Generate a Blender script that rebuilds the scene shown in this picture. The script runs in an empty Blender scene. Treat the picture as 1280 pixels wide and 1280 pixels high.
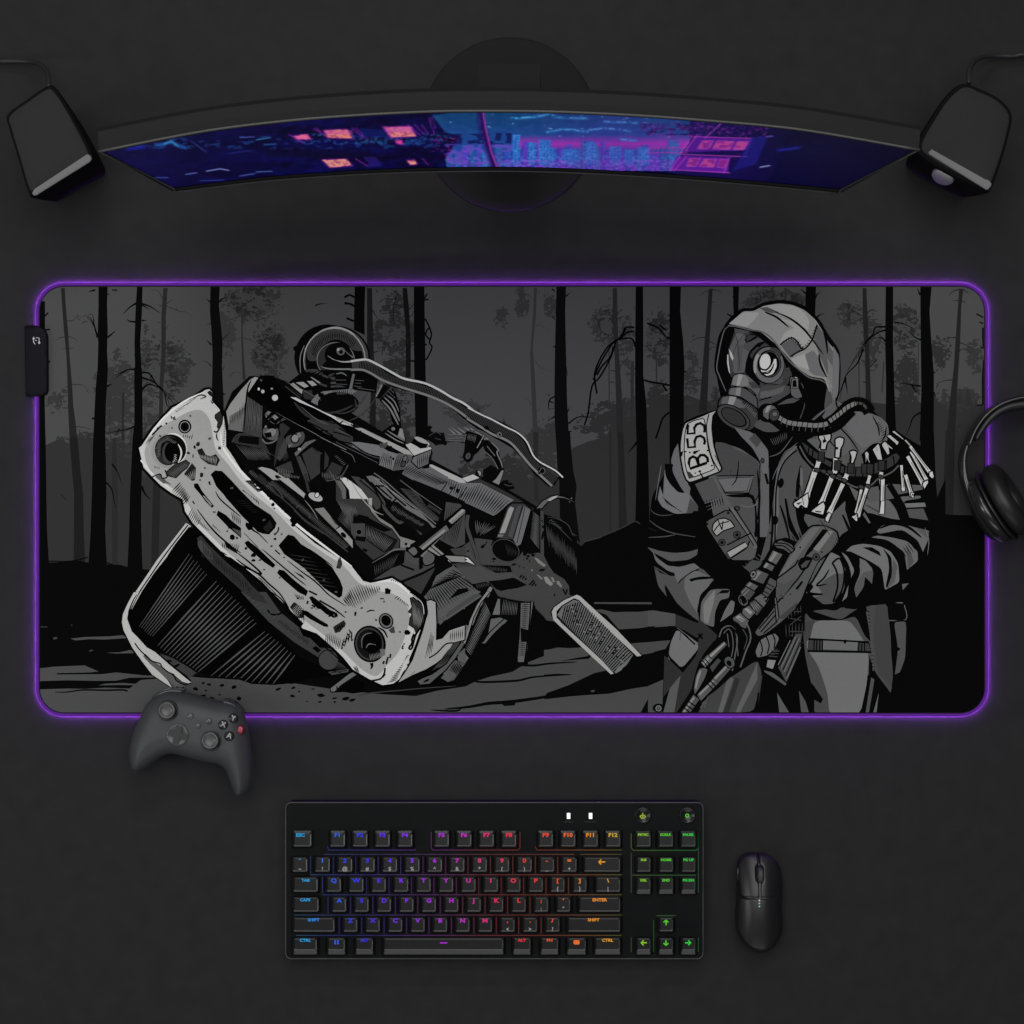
import bpy, bmesh, math, random
import numpy as np
from mathutils import Vector, Matrix
from mathutils.geometry import tessellate_polygon, delaunay_2d_cdt

# ------------------------------------------------------------------ basics
SC = bpy.context.scene
COL = SC.collection
CAM_H = 2.0                      # camera height over the desk, metres
S = 0.976 / 1280.0               # metres on the desk per photo pixel

def W(px, py, z=0.0):
    """point of height z that stands over desk position seen at (px,py)"""
    k = S * (CAM_H - z) / CAM_H
    return Vector(((px - 640) * k, (640 - py) * k, z))

def lin(v):
    c = v / 255.0
    return c / 12.92 if c <= 0.04045 else ((c + 0.055) / 1.055) ** 2.4

def hexlin(h):
    return tuple(lin(int(h[i:i + 2], 16)) for i in (0, 2, 4))

def mat(name, col, rough=0.6, spec=0.3, metal=0.0, noise=0.0, nscale=400.0, bump=0.0, bscale=1500.0,
        emit=None, estr=1.0, coat=0.0):
    m = bpy.data.materials.new(name)
    m.use_nodes = True
    nt = m.node_tree
    b = nt.nodes['Principled BSDF']
    b.inputs['Base Color'].default_value = (*col, 1)
    b.inputs['Roughness'].default_value = rough
    b.inputs['Specular IOR Level'].default_value = spec
    b.inputs['Metallic'].default_value = metal
    b.inputs['Coat Weight'].default_value = coat
    if noise:
        tc = nt.nodes.new('ShaderNodeTexCoord')
        n = nt.nodes.new('ShaderNodeTexNoise')
        n.inputs['Scale'].default_value = nscale
        n.inputs['Detail'].default_value = 5
        nt.links.new(tc.outputs['Object'], n.inputs['Vector'])
        r = nt.nodes.new('ShaderNodeMapRange')
        r.inputs['To Min'].default_value = 1 - noise
        r.inputs['To Max'].default_value = 1 + noise
        nt.links.new(n.outputs['Fac'], r.inputs['Value'])
        mx = nt.nodes.new('ShaderNodeVectorMath'); mx.operation = 'SCALE'
        mx.inputs[0].default_value = col
        nt.links.new(r.outputs[0], mx.inputs['Scale'])
        nt.links.new(mx.outputs[0], b.inputs['Base Color'])
    if bump:
        tc = nt.nodes.new('ShaderNodeTexCoord')
        n = nt.nodes.new('ShaderNodeTexNoise')
        n.inputs['Scale'].default_value = bscale
        n.inputs['Detail'].default_value = 3
        nt.links.new(tc.outputs['Object'], n.inputs['Vector'])
        bp = nt.nodes.new('ShaderNodeBump')
        bp.inputs['Strength'].default_value = bump
        bp.inputs['Distance'].default_value = 0.0004
        nt.links.new(n.outputs['Fac'], bp.inputs['Height'])
        nt.links.new(bp.outputs[0], b.inputs['Normal'])
    if emit:
        b.inputs['Emission Color'].default_value = (*emit, 1)
        b.inputs['Emission Strength'].default_value = estr
    return m

def attr_emit_mat(name, strength, base=0.01, rough=0.3, spec=0.3):
    m = mat(name, (base,) * 3, rough, spec)
    nt = m.node_tree
    a = nt.nodes.new('ShaderNodeAttribute'); a.attribute_name = 'tint'
    b = nt.nodes['Principled BSDF']
    nt.links.new(a.outputs['Color'], b.inputs['Emission Color'])
    b.inputs['Emission Strength'].default_value = strength
    return m

def thing(name, label, cat, loc=(0, 0, 0), group=None, kind=None):
    o = bpy.data.objects.new(name, None)
    o.empty_display_size = 0.02
    COL.objects.link(o); o.location = loc
    return tag(o, label, cat, group, kind)

def tag(o, label, cat, group=None, kind=None):
    o['label'] = label; o['category'] = cat
    if group: o['group'] = group
    if kind: o['kind'] = kind
    return o

def link(name, me, parent=None):
    o = bpy.data.objects.new(name, me)
    COL.objects.link(o)
    if parent is not None:
        o.parent = parent
        off = Vector(parent.location)
        p = parent.parent
        while p is not None:
            off += Vector(p.location); p = p.parent
        o.location = (0, 0, 0)
        me.transform(Matrix.Translation(-off))    # vertices were given in world space
    return o

def mesh(name, vs, fs, m, parent=None, smooth=False):
    me = bpy.data.meshes.new(name)
    me.from_pydata([tuple(v) for v in vs], [], fs)
    for mm in (m if isinstance(m, list) else [m]): me.materials.append(mm)
    if smooth:
        for p in me.polygons: p.use_smooth = True
    me.update()
    return link(name, me, parent)

def bmobj(name, bm, m, parent=None, smooth=False):
    me = bpy.data.meshes.new(name)
    bmesh.ops.recalc_face_normals(bm, faces=bm.faces)
    bm.to_mesh(me); bm.free()
    me.materials.append(m)
    if smooth:
        for p in me.polygons: p.use_smooth = True
    return link(name, me, parent)

def catmull(pts, closed=True, sub=5):
    n = len(pts); out = []
    rng = range(n) if closed else range(n - 1)
    for i in rng:
        if closed:
            p0, p1, p2, p3 = pts[i - 1], pts[i], pts[(i + 1) % n], pts[(i + 2) % n]
        else:
            p1, p2 = pts[i], pts[i + 1]
            p0 = pts[i - 1] if i > 0 else p1
            p3 = pts[i + 2] if i + 2 < n else p2
        for k in range(sub):
            t = k / sub; t2 = t * t; t3 = t2 * t
            out.append(tuple(0.5 * ((2 * b) + (c - a) * t + (2 * a - 5 * b + 4 * c - d) * t2 + (3 * b - a - 3 * c + d) * t3)
                             for a, b, c, d in zip(p0, p1, p2, p3)))
    if not closed: out.append(tuple(pts[-1]))
    return out

def tube(bm, pts, r, seg=10, flat=1.0, cap=True):
    """tube along 3-D points; r number or list"""
    pts = [Vector(p) for p in pts]; rings = []
    for i, p in enumerate(pts):
        d = (pts[min(i + 1, len(pts) - 1)] - pts[max(i - 1, 0)]).normalized()
        up = Vector((0, 0, 1)) if abs(d.z) < 0.95 else Vector((0, 1, 0))
        a = d.cross(up).normalized(); b = a.cross(d).normalized()
        rr = r[i] if isinstance(r, (list, tuple)) else r
        rings.append([bm.verts.new(p + a * rr * math.cos(2 * math.pi * k / seg) + b * rr * flat * math.sin(2 * math.pi * k / seg))
                      for k in range(seg)])
    for q in range(len(rings) - 1):
        for k in range(seg):
            bm.faces.new((rings[q][k], rings[q][(k + 1) % seg], rings[q + 1][(k + 1) % seg], rings[q + 1][k]))
    if cap:
        bm.faces.new(rings[0]); bm.faces.new(rings[-1])

def prism(bm, loop_bottom, loop_top):
    a = [bm.verts.new(p) for p in loop_bottom]; b = [bm.verts.new(p) for p in loop_top]
    n = len(a)
    bm.faces.new(a[::-1]); bm.faces.new(b)
    for i in range(n):
        bm.faces.new((a[i], a[(i + 1) % n], b[(i + 1) % n], b[i]))

def rrect(x0, y0, x1, y1, r, seg=6):
    """counter-clockwise rounded rectangle, plain xy"""
    out = []
    for cx, cy, a0 in ((x1 - r, y1 - r, 0), (x0 + r, y1 - r, 90), (x0 + r, y0 + r, 180), (x1 - r, y0 + r, 270)):
        for k in range(seg + 1):
            a = math.radians(a0 + 90 * k / seg)
            out.append((cx + r * math.cos(a), cy + r * math.sin(a)))
    return out

def lathe(bm, prof, origin, axis, seg=40):
    """prof: list of (radius, height along axis)"""
    axis = Vector(axis).normalized(); o = Vector(origin)
    t = Vector((0, 0, 1)) if abs(axis.z) < 0.9 else Vector((1, 0, 0))
    a = axis.cross(t).normalized(); b = axis.cross(a).normalized()
    rings = []
    for r, h in prof:
        if r < 1e-7: rings.append([bm.verts.new(o + axis * h)])
        else: rings.append([bm.verts.new(o + axis * h + (a * math.cos(2 * math.pi * k / seg) + b * math.sin(2 * math.pi * k / seg)) * r) for k in range(seg)])
    for q in range(len(rings) - 1):
        A, B = rings[q], rings[q + 1]
        for k in range(seg):
            k2 = (k + 1) % seg
            if len(A) == 1 and len(B) == 1: continue
            if len(A) == 1: bm.faces.new((A[0], B[k], B[k2]))
            elif len(B) == 1: bm.faces.new((A[k], A[k2], B[0]))
            else: bm.faces.new((A[k], A[k2], B[k2], B[k]))

def seg_dist(P, A, B):
    AB = B - A
    L2 = (AB ** 2).sum(-1)
    d = P[:, None, :] - A[None]
    t = np.clip((d * AB[None]).sum(-1) / np.maximum(L2, 1e-18), 0, 1)
    q = A[None] + t[..., None] * AB[None]
    return np.sqrt(((P[:, None, :] - q) ** 2).sum(-1)).min(1)

def inside(P, poly):
    x, y = P[:, 0], P[:, 1]; c = np.zeros(len(P), bool)
    n = len(poly)
    for i in range(n):
        x1, y1 = poly[i]; x2, y2 = poly[(i + 1) % n]
        if y1 == y2: continue
        k = ((y1 > y) != (y2 > y)) & (x < (x2 - x1) * (y - y1) / (y2 - y1) + x1)
        c ^= k
    return c

def region_mesh(outline, step, rings=(0.0003, 0.0008, 0.0016, 0.003)):
    """triangulated region with interior points; returns pts Nx2, dist N, tris"""
    dense = []
    for i, a in enumerate(outline):
        b = outline[(i + 1) % len(outline)]; m = max(1, int(math.hypot(b[0] - a[0], b[1] - a[1]) / step))
        dense += [(a[0] + (b[0] - a[0]) * k / m, a[1] + (b[1] - a[1]) * k / m) for k in range(m)]
    O = np.array(dense, float)
    A = O; B = np.roll(O, -1, 0)
    pts = [O]
    t = B - np.roll(O, 1, 0)
    area = (O[:, 0] * B[:, 1] - B[:, 0] * O[:, 1]).sum()
    n = np.stack([-t[:, 1], t[:, 0]], 1); n /= np.maximum(np.linalg.norm(n, axis=1, keepdims=True), 1e-12)
    if area < 0: n = -n
    for d in rings:
        Q = O + n * d
        k = inside(Q, O) & (seg_dist(Q, A, B) > d * 0.93)
        pts.append(Q[k])
    x0, y0 = O.min(0); x1, y1 = O.max(0)
    gx, gy = np.meshgrid(np.arange(x0, x1, step), np.arange(y0, y1, step * 0.87))
    gx[1::2] += step / 2
    G = np.stack([gx.ravel(), gy.ravel()], 1)
    G = G[inside(G, O)]
    G = G[seg_dist(G, A, B) > (rings[-1] if rings else 0) + step * 0.4]
    pts.append(G)
    ALL = np.concatenate(pts)
    no = len(O)
    r = delaunay_2d_cdt([Vector(p) for p in ALL], [(i, (i + 1) % no) for i in range(no)], [], 1, 1e-7)
    V = np.array([tuple(v) for v in r[0]]); F = [tuple(f) for f in r[2]]
    D = seg_dist(V, A, B)
    return V, D, F

def pillow(name, outline, ztop, zbot, m, parent, step=0.0025, rings=(0.0003, 0.0008, 0.0016, 0.003)):
    """closed solid over an outline: ztop(x,y,d), zbot(x,y,d) arrays"""
    V, D, F = region_mesh(outline, step, rings)
    zt = ztop(V[:, 0], V[:, 1], D); zb = zbot(V[:, 0], V[:, 1], D)
    n = len(V)
    vs = [(x, y, z) for (x, y), z in zip(V, zt)] + [(x, y, z) for (x, y), z in zip(V, zb)]
    fs = []
    edge = {}
    for f in F:
        a = sum(V[f[i]][0] * V[f[(i + 1) % len(f)]][1] - V[f[(i + 1) % len(f)]][0] * V[f[i]][1] for i in range(len(f)))
        if a < 0: f = f[::-1]
        fs.append(f); fs.append(tuple(n + i for i in f[::-1]))
        for i in range(len(f)):
            e = (f[i], f[(i + 1) % len(f)])
            if (e[1], e[0]) in edge: del edge[(e[1], e[0])]
            else: edge[e] = 1
    for a, b in edge: fs.append((a, n + a, n + b, b))
    return mesh(name, vs, fs, m, parent, True)

def text_mesh(s, size, bold=0.0, font_shear=0.0):
    cu = bpy.data.curves.new('txt', 'FONT')
    cu.body = s; cu.size = size; cu.align_x = 'CENTER'; cu.align_y = 'CENTER'
    cu.offset = bold; cu.resolution_u = 3; cu.shear = font_shear
    cu.extrude = 0.00003
    o = bpy.data.objects.new('txt', cu); COL.objects.link(o)
    dg = bpy.context.evaluated_depsgraph_get(); dg.update()
    me = bpy.data.meshes.new_from_object(o.evaluated_get(dg))
    bpy.data.objects.remove(o); bpy.data.curves.remove(cu)
    return me
# ------------------------------------------------------------------ printed picture on the mouse pad
PX0, PY0, PX1, PY1, PRAD = 50.0, 358.5, 1230.0, 890.5, 30.0     # printed area in photo pixels
INKW = 1.42
OPS = []                                    # (shade, [triangles in px])
_f = [0.0, 0.0, 1.0, 1.0]
def F(ox, oy, s):
    _f[:] = [ox, oy, s, s]
def pt(s):
    out = []
    for q in s.split():
        a, b = q.split(',')
        out.append((_f[0] + float(a) / _f[2], _f[1] + float(b) / _f[2]))
    return out
def tri_poly(pts):
    t = tessellate_polygon([[Vector((x, y, 0)) for x, y in pts]])
    return [tuple(pts[i] for i in f) for f in t]
def ribbon(pts, w, tp=0, closed=False):
    """strip of quads with mitred joints, w in px; tp tapers: 1 both ends, 2 end, 3 start"""
    n = len(pts); L = []; R = []
    for i, p in enumerate(pts):
        if closed: a, b = pts[i - 1], pts[(i + 1) % n]
        else: a, b = pts[max(i - 1, 0)], pts[min(i + 1, n - 1)]
        dx, dy = b[0] - a[0], b[1] - a[1]; l = math.hypot(dx, dy) or 1
        t = i / max(n - 1, 1); k = 1.0
        if tp == 1: k = 0.25 + 0.75 * math.sin(math.pi * t) ** 0.6 if 0 < t < 1 else 0.25
        elif tp == 2: k = 1 - 0.85 * t
        elif tp == 3: k = 0.15 + 0.85 * t
        h = w * k / 2
        L.append((p[0] - dy / l * h, p[1] + dx / l * h)); R.append((p[0] + dy / l * h, p[1] - dx / l * h))
    out = []
    for i in range(n if closed else n - 1):
        j = (i + 1) % n
        out.append((L[i], R[i], R[j])); out.append((L[i], R[j], L[j]))
    return out
ROUND = [0]
def chaikin(pts, r=0.2):
    out = []
    for i in range(len(pts)):
        a, b, c = pts[i - 1], pts[i], pts[(i + 1) % len(pts)]
        la = math.hypot(a[0] - b[0], a[1] - b[1]) or 1; lc = math.hypot(c[0] - b[0], c[1] - b[1]) or 1
        cosv = ((a[0] - b[0]) * (c[0] - b[0]) + (a[1] - b[1]) * (c[1] - b[1])) / la / lc
        if cosv > 0.35: out.append(b); continue            # keep pointed brush tips
        out.append((b[0] + (a[0] - b[0]) * r, b[1] + (a[1] - b[1]) * r))
        q = (b[0] * .7 + (a[0] + c[0]) * .15 * 1.0, b[1] * .7 + (a[1] + c[1]) * .15)
        m = (b[0] + ((a[0] - b[0]) + (c[0] - b[0])) * r * .28, b[1] + ((a[1] - b[1]) + (c[1] - b[1])) * r * .28)
        out.append(m)
        out.append((b[0] + (c[0] - b[0]) * r, b[1] + (c[1] - b[1]) * r))
    return out
def P(v, s, sm=0, o=None):
    pts = pt(s) if isinstance(s, str) else s
    if sm: pts = catmull(pts, True, 4)
    elif ROUND[0] and len(pts) >= 6: pts = chaikin(pts)
    OPS.append((v, tri_poly(pts)))
    if o: OPS.append((o[0], ribbon(pts, o[1] / _f[2] * INKW, 0, True)))
def L(v, w, s, sm=1, tp=0):
    pts = pt(s) if isinstance(s, str) else s
    if sm and len(pts) > 2: pts = catmull(pts, False, 4)
    OPS.append((v, ribbon(pts, w / _f[2] * (INKW if v <= 12 else 1.0), tp)))
def Ls(v, w, s, sm=1, tp=0):
    """many separate strokes divided by |"""
    t = []
    for q in s.split('|'):
        pts = pt(q)
        if sm and len(pts) > 2: pts = catmull(pts, False, 4)
        t += ribbon(pts, w / _f[2] * (INKW if v <= 12 else 1.0), tp)
    OPS.append((v, t))
def along(pts, t):
    d = [0]
    for a, b in zip(pts, pts[1:]): d.append(d[-1] + math.hypot(b[0] - a[0], b[1] - a[1]))
    x = t * d[-1]
    for i in range(len(pts) - 1):
        if x <= d[i + 1] or i == len(pts) - 2:
            u = (x - d[i]) / ((d[i + 1] - d[i]) or 1)
            return (pts[i][0] + (pts[i + 1][0] - pts[i][0]) * u, pts[i][1] + (pts[i + 1][1] - pts[i][1]) * u)
hr = random.Random(5)
def H(v, w, a, b, n, jit=0.06, tp=1):
    A, B = pt(a), pt(b); t = []
    plen = lambda Q: sum(math.hypot(p[0] - q[0], p[1] - q[1]) for p, q in zip(Q, Q[1:]))
    w = max(w, 0.85 * _f[2])
    n = max(3, min(n, int(0.5 * (plen(A) + plen(B)) / (2.15 * w / _f[2]))))
    for i in range(n):
        u = (i + 0.5) / n
        p, q = along(A, u), along(B, u)
        j0, j1 = hr.uniform(0, jit), 1 - hr.uniform(0, jit)
        p2 = (p[0] + (q[0] - p[0]) * j0, p[1] + (q[1] - p[1]) * j0)
        q2 = (p[0] + (q[0] - p[0]) * j1, p[1] + (q[1] - p[1]) * j1)
        m = ((p2[0] + q2[0]) / 2, (p2[1] + q2[1]) / 2)
        t += ribbon([p2, m, q2], w / _f[2], tp)
    OPS.append((v, t))
def E(v, cx, cy, rx, ry=None, rot=0, o=None, n=28):
    ry = rx if ry is None else ry
    x0, y0 = _f[0] + cx / _f[2], _f[1] + cy / _f[2]; rx /= _f[2]; ry /= _f[2]
    c, s_ = math.cos(math.radians(rot)), math.sin(math.radians(rot))
    pts = [(x0 + rx * math.cos(2 * math.pi * k / n) * c - ry * math.sin(2 * math.pi * k / n) * s_,
            y0 + rx * math.cos(2 * math.pi * k / n) * s_ + ry * math.sin(2 * math.pi * k / n) * c) for k in range(n)]
    if v is not None: OPS.append((v, tri_poly(pts)))
    if o: OPS.append((o[0], ribbon(pts, o[1] / _f[2], 0, True)))
def BL(v, s):
    """irregular small blots x,y,rx,ry;..."""
    t = []
    for q in s.split():
        x, y, a, b = [float(k) for k in q.split(',')]
        x0, y0 = _f[0] + x / _f[2], _f[1] + y / _f[2]
        n = 9; r = [hr.uniform(0.7, 1.15) for _ in range(n)]; rot = hr.uniform(-0.4, 0.2)
        pts = []
        for k in range(n):
            u, w_ = a / _f[2] * r[k] * math.cos(2 * math.pi * k / n), b / _f[2] * r[k] * math.sin(2 * math.pi * k / n)
            pts.append((x0 + u * math.cos(rot) - w_ * math.sin(rot), y0 + u * math.sin(rot) + w_ * math.cos(rot)))
        t += tri_poly(pts)
    OPS.append((v, t))
def vnoise(seed):
    r = np.random.RandomState(seed); g = r.rand(64, 64)
    def f(x, y):
        xi, yi = int(math.floor(x)), int(math.floor(y)); fx, fy = x - xi, y - yi
        fx = fx * fx * (3 - 2 * fx); fy = fy * fy * (3 - 2 * fy)
        a, b, c, d = g[yi % 64, xi % 64], g[yi % 64, (xi + 1) % 64], g[(yi + 1) % 64, xi % 64], g[(yi + 1) % 64, (xi + 1) % 64]
        return (a * (1 - fx) + b * fx) * (1 - fy) + (c * (1 - fx) + d * fx) * fy
    return f
def FO(v, x0, y0, x1, y1, thr=0.5, seed=1, cell=1.25, big=12.0):
    """leaf masses of a pine: noise-shaped sprays inside an ellipse, absolute px"""
    n1, n2, n3 = vnoise(seed), vnoise(seed + 50), vnoise(seed + 90)
    cx, cy, rx, ry = (x0 + x1) / 2, (y0 + y1) / 2, (x1 - x0) / 2, (y1 - y0) / 2
    gx, gy = rx * 0.14, ry * 0.14
    x0 -= gx; x1 += gx; y0 -= gy; y1 += gy
    t = []; y = y0
    while y < y1:
        x = x0; run = None
        while x <= x1:
            e = ((x - cx) / rx) ** 2 + ((y - cy) / ry) ** 2
            val = 0.34 * n1(x / big, y / (big * 0.7)) + 0.36 * n2(x / 4.4, y / 2.8) + 0.30 * n3(x / 1.9, y / 1.6)
            on = val > thr + 0.42 * (e - 0.42) and e < 1.3
            if on and run is None: run = x
            if (not on or x + cell > x1) and run is not None:
                sk = hr.uniform(-0.6, 0.6)
                t.append(((run + sk, y), (x + sk, y), (x - sk, y + cell)))
                t.append(((run + sk, y), (x - sk, y + cell), (run - sk, y + cell)))
                run = None
            x += cell
        y += cell
    if t: OPS.append((v, t))

exec_art = None
# ---- forest behind
F(0, 0, 1)
P(68, "40,340 1240,340 1240,900 40,900")
# dark wood behind, uneven top
P(46, "50,560 75,548 95,560 118,552 140,572 165,560 190,590 230,600 260,600 300,590 360,600 430,590 520,610 575,600 600,612 640,600 660,605 690,590 716,560 735,552 760,545 790,520 812,508 840,500 850,496 860,494 880,502 900,500 1000,520 1060,500 1110,505 1168,503 1200,500 1232,508 1232,760 50,760")
FO(46, 60, 530, 200, 590, .42, 3); FO(46, 560, 560, 720, 640, .40, 4); FO(52, 640, 520, 720, 600, .5, 5)
FO(46, 720, 490, 860, 560, .40, 6); FO(50, 1165, 480, 1230, 515, .45, 7)
FO(54, 112, 430, 178, 560, .48, 11); FO(54, 165, 410, 200, 520, .47, 12); FO(50, 190, 425, 242, 495, .44, 13)
FO(52, 55, 480, 90, 525, .5, 14); FO(54, 150, 500, 215, 600, .5, 15)
FO(51, 275, 350, 355, 405, .42, 16); FO(50, 310, 395, 360, 480, .40, 17); FO(56, 262, 380, 300, 450, .5, 18)
FO(44, 462, 395, 525, 440, .36, 19); FO(46, 465, 430, 520, 520, .46, 20); FO(48, 470, 355, 515, 400, .53, 21); FO(46, 430, 500, 540, 600, .45, 22)
FO(52, 640, 355, 662, 400, .42, 23); FO(52, 615, 380, 640, 415, .5, 24); FO(54, 676, 360, 700, 400, .48, 25)
FO(50, 735, 370, 775, 435, .42, 26); FO(50, 770, 380, 800, 480, .52, 27); FO(50, 775, 490, 800, 530, .5, 28); FO(48, 805, 380, 842, 460, .4, 29)
FO(48, 805, 470, 842, 540, .43, 30); FO(50, 920, 358, 1012, 400, .42, 31); FO(50, 1045, 370, 1080, 412, .42, 32)
FO(50, 1070, 380, 1105, 470, .5, 33); FO(46, 1108, 380, 1152, 440, .4, 34); FO(48, 1115, 430, 1152, 540, .46, 35)
FO(48, 1155, 415, 1190, 465, .45, 36); FO(50, 1205, 420, 1232, 470, .46, 37); FO(54, 848, 415, 880, 520, .55, 38); FO(50, 885, 480, 905, 510, .48, 39)
FO(56, 540, 490, 620, 540, .6, 40)
for k, (a, b, c, d) in enumerate(((165, 420, 232, 500), (275, 355, 352, 400), (315, 400, 358, 470), (465, 400, 520, 440), (742, 378, 776, 430), (1050, 374, 1080, 408), (1112, 388, 1150, 430), (930, 360, 1005, 392), (805, 390, 840, 450))):
    FO(40, a, b, c, d, .52, 200 + k); FO(62, a - 4, b - 4, c + 4, d + 6, .60, 300 + k)
# little far spruces
for (x, y, h_) in ((1168, 512, 22), (1200, 505, 20), (1210, 508, 26), (1220, 512, 14), (742, 540, 26), (752, 548, 22), (690, 600, 20), (100, 560, 24), (112, 562, 20), (630, 545, 24), (598, 520, 14), (895, 502, 20)):
    z = []
    for k in range(6): z += [(x - (k + 1) * h_ * 0.055, y - h_ + k * h_ / 6 + h_ / 7), (x - k * h_ * 0.03, y - h_ + k * h_ / 6 + h_ / 7)]
    zz = [(2 * x - a, b) for a, b in z[::-1]]
    P(46, [(x, y - h_)] + z + [(x - 1, y), (x + 1, y)] + zz)
# far trunks
F(40, 350, 6.4)
P(40, "720,900 740,900 735,1280 715,1280"); L(44, 8, "625,900 620,1100 630,1280"); L(44, 6, "905,1000 900,1280")
P(40, "1050,64 1085,64 1070,300 1070,600 1050,850 1045,1280 1012,1280 1020,850 1035,600 1035,300 1045,150")
Ls(40, 7, "1030,200 1080,210 1180,250 1240,260 1290,310|1045,150 1010,90 940,70|1075,190 1130,150|1030,345 995,335|1070,390 1095,350|1035,215 1010,190|1150,230 1190,260|1035,700 1000,640", 1, 2)
P(36, "232,64 262,64 272,230 290,430 300,600 320,830 330,1000 350,1150 362,1280 300,1280 290,1050 285,850 275,600 255,400 240,200")
Ls(34, 7, "262,455 215,465 188,490|290,450 340,470 372,505|285,325 330,325 365,290 400,300|285,540 240,555|295,548 340,545|300,880 250,890 205,920|285,930 250,925 215,940|320,835 400,840 450,880|340,1170 420,1180 490,1200|285,850 260,870", 1, 2)
Ls(38, 6, "365,290 360,275|365,300 380,320|440,300 470,330 510,400|455,280 480,275 500,330|400,350 420,330 440,340|410,290 440,280")
F(240, 350, 6.4)
P(48, "395,180 410,180 405,400 415,600 430,800 405,800 395,500")
Ls(48, 7, "410,240 480,310 540,350|400,270 330,310 290,330|405,460 500,500 580,610|395,460 340,490|300,770 350,735 440,770|570,600 640,640 700,760", 1, 2)
F(640, 350, 6.4)
P(50, "175,64 200,64 190,300 165,550 185,800 195,1000 210,1280 170,1280 155,900 145,600 170,250")
Ls(50, 7, "190,370 230,360 300,410|185,645 230,700 320,730|150,1000 130,955 105,955|200,1050 225,1020|165,150 100,110 20,200|20,240 60,160 160,100|185,90 240,110", 1, 2)
P(38, "805,64 840,64 845,300 850,500 865,700 880,950 890,1280 840,1280 830,900 820,600 805,350")
P(48, "950,650 975,650 970,1280 945,1280"); P(48, "772,560 782,560 782,1280 774,1280"); P(46, "1150,640 1162,640 1160,1280 1150,1280")
Ls(38, 8, "810,310 790,280 755,275|845,270 880,235|850,310 890,290|865,690 920,630|830,730 790,725|820,820 780,815|850,525 870,525")
F(440, 350, 6.4)
P(30, "120,64 160,64 165,300 175,600 190,900 190,1280 135,1280 150,900 120,500")
P(20, "405,64 440,64 455,220 470,500 470,780 430,780 430,400 410,200")
Ls(20, 9, "455,290 480,285 500,230|410,220 340,195 270,230|165,240 200,300 250,330|340,195 350,110 310,70|175,580 240,560|450,240 490,200 500,180|205,100 190,70|330,210 330,330|370,120 350,70|320,1010 370,965 500,970", 1, 2)
Ls(34, 6, "220,180 260,150 330,160|240,210 290,200|230,270 330,260 400,270|300,250 330,330|260,560 270,480 310,440|240,600 250,500|300,330 380,320|400,560 440,480 470,470")
F(840, 350, 6.4)
P(36, "295,70 325,70 315,250 300,500 290,800 280,1060 215,1060 232,850 252,600 277,300")
Ls(34, 9, "320,75 380,90 400,110|310,90 260,95 220,130|305,175 345,180|270,460 200,465 140,500|300,490 375,530|300,560 330,535 375,550|240,800 130,815 110,870 125,940|130,870 160,900|150,700 120,720|210,830 190,800", 1, 2)
P(44, "900,64 920,64 915,180 900,180"); Ls(44, 8, "900,90 830,130 770,180|910,80 960,100 1010,150")
F(1040, 350, 6.4)
P(34, "245,64 275,64 285,300 300,600 310,900 315,1000 270,960 265,600 245,300")
Ls(34, 9, "240,285 200,270|275,270 320,235|285,300 310,290|300,700 360,635|270,820 250,815")
L(46, 8, "215,560 217,950"); L(46, 9, "415,650 400,900"); L(46, 8, "590,640 600,800"); L(44, 7, "690,500 690,850")
P(32, "1018,70 1050,70 1035,200 1025,500 1000,900 985,1280 915,1280 950,900 975,700 990,450")
Ls(30, 9, "1020,75 960,95 937,130|1045,75 1100,110|1040,170 1070,180|1010,165 965,165|990,460 920,465 850,490|1020,500 1070,520 1110,545|1015,570 1060,550 1120,595|960,800 900,805 830,830|850,830 830,870|1025,1160 1000,1190", 1, 2)
P(14, "1200,380 1215,380 1215,560 1205,540 1200,460"); P(14, "1205,640 1215,640 1215,1000 1200,1000 1198,800")
Ls(12, 8, "1155,270 1210,300|1180,335 1210,350|1160,1000 1210,1000|1185,540 1212,545")
F(640, 540, 7.11)
P(36, "940,0 990,0 1005,400 1022,820 950,860"); P(42, "862,0 885,0 885,880 868,880"); P(40, "190,0 235,0 230,420 240,640 200,600")
# near black trunks
F(40, 350, 6.4)
P(9, "60,170 104,170 104,380 100,900 108,1280 60,1280")
Ls(9, 9, "100,290 130,262|100,400 145,395|100,920 125,905|125,665 145,648|125,712 135,715")
P(9, "532,55 605,55 600,200 606,400 600,560 608,700 600,850 590,1000 585,1280 490,1280 500,1050 510,850 525,700 530,500 525,450 532,200")
P(9, "840,55 884,55 880,250 865,500 875,700 880,850 885,1000 885,1280 805,1280 818,1150 820,900 825,750 820,500 828,250")
Ls(9, 13, "605,460 640,430 668,405|525,460 500,370 490,310|600,850 645,830|480,1110 530,1095|505,80 450,95", 1, 2)
Ls(9, 12, "835,185 780,220 728,275|880,190 950,215 1030,270|825,335 780,330 760,312|880,325 915,322|820,1170 760,1195 600,1225|870,740 940,750 1000,840 1080,920 1150,1010|880,780 960,810 1030,860 1170,980|880,880 920,840 980,845 1060,900 1110,1030|820,715 760,720 670,760", 1, 2)
Ls(9, 8, "880,200 945,240|500,370 470,310 435,290|960,760 950,790 1010,840|1060,900 1080,1000 1130,1040|700,1190 660,1250|640,80 680,80 660,95|600,110 625,118|760,720 700,760 650,800", 1, 2)
F(240, 350, 6.4)
P(15, "148,55 222,55 215,200 230,350 245,500 240,700 250,900 258,1150 170,1150 160,850 165,600 155,400 143,250")
Ls(15, 16, "215,180 240,150 285,140|150,180 115,150|250,910 270,915|155,520 118,480", 1, 2)
Ls(15, 8, "240,480 290,430 300,410|245,720 265,680|155,690 120,655 85,650|160,345 110,360", 1, 2)
F(440, 350, 6.4)
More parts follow.
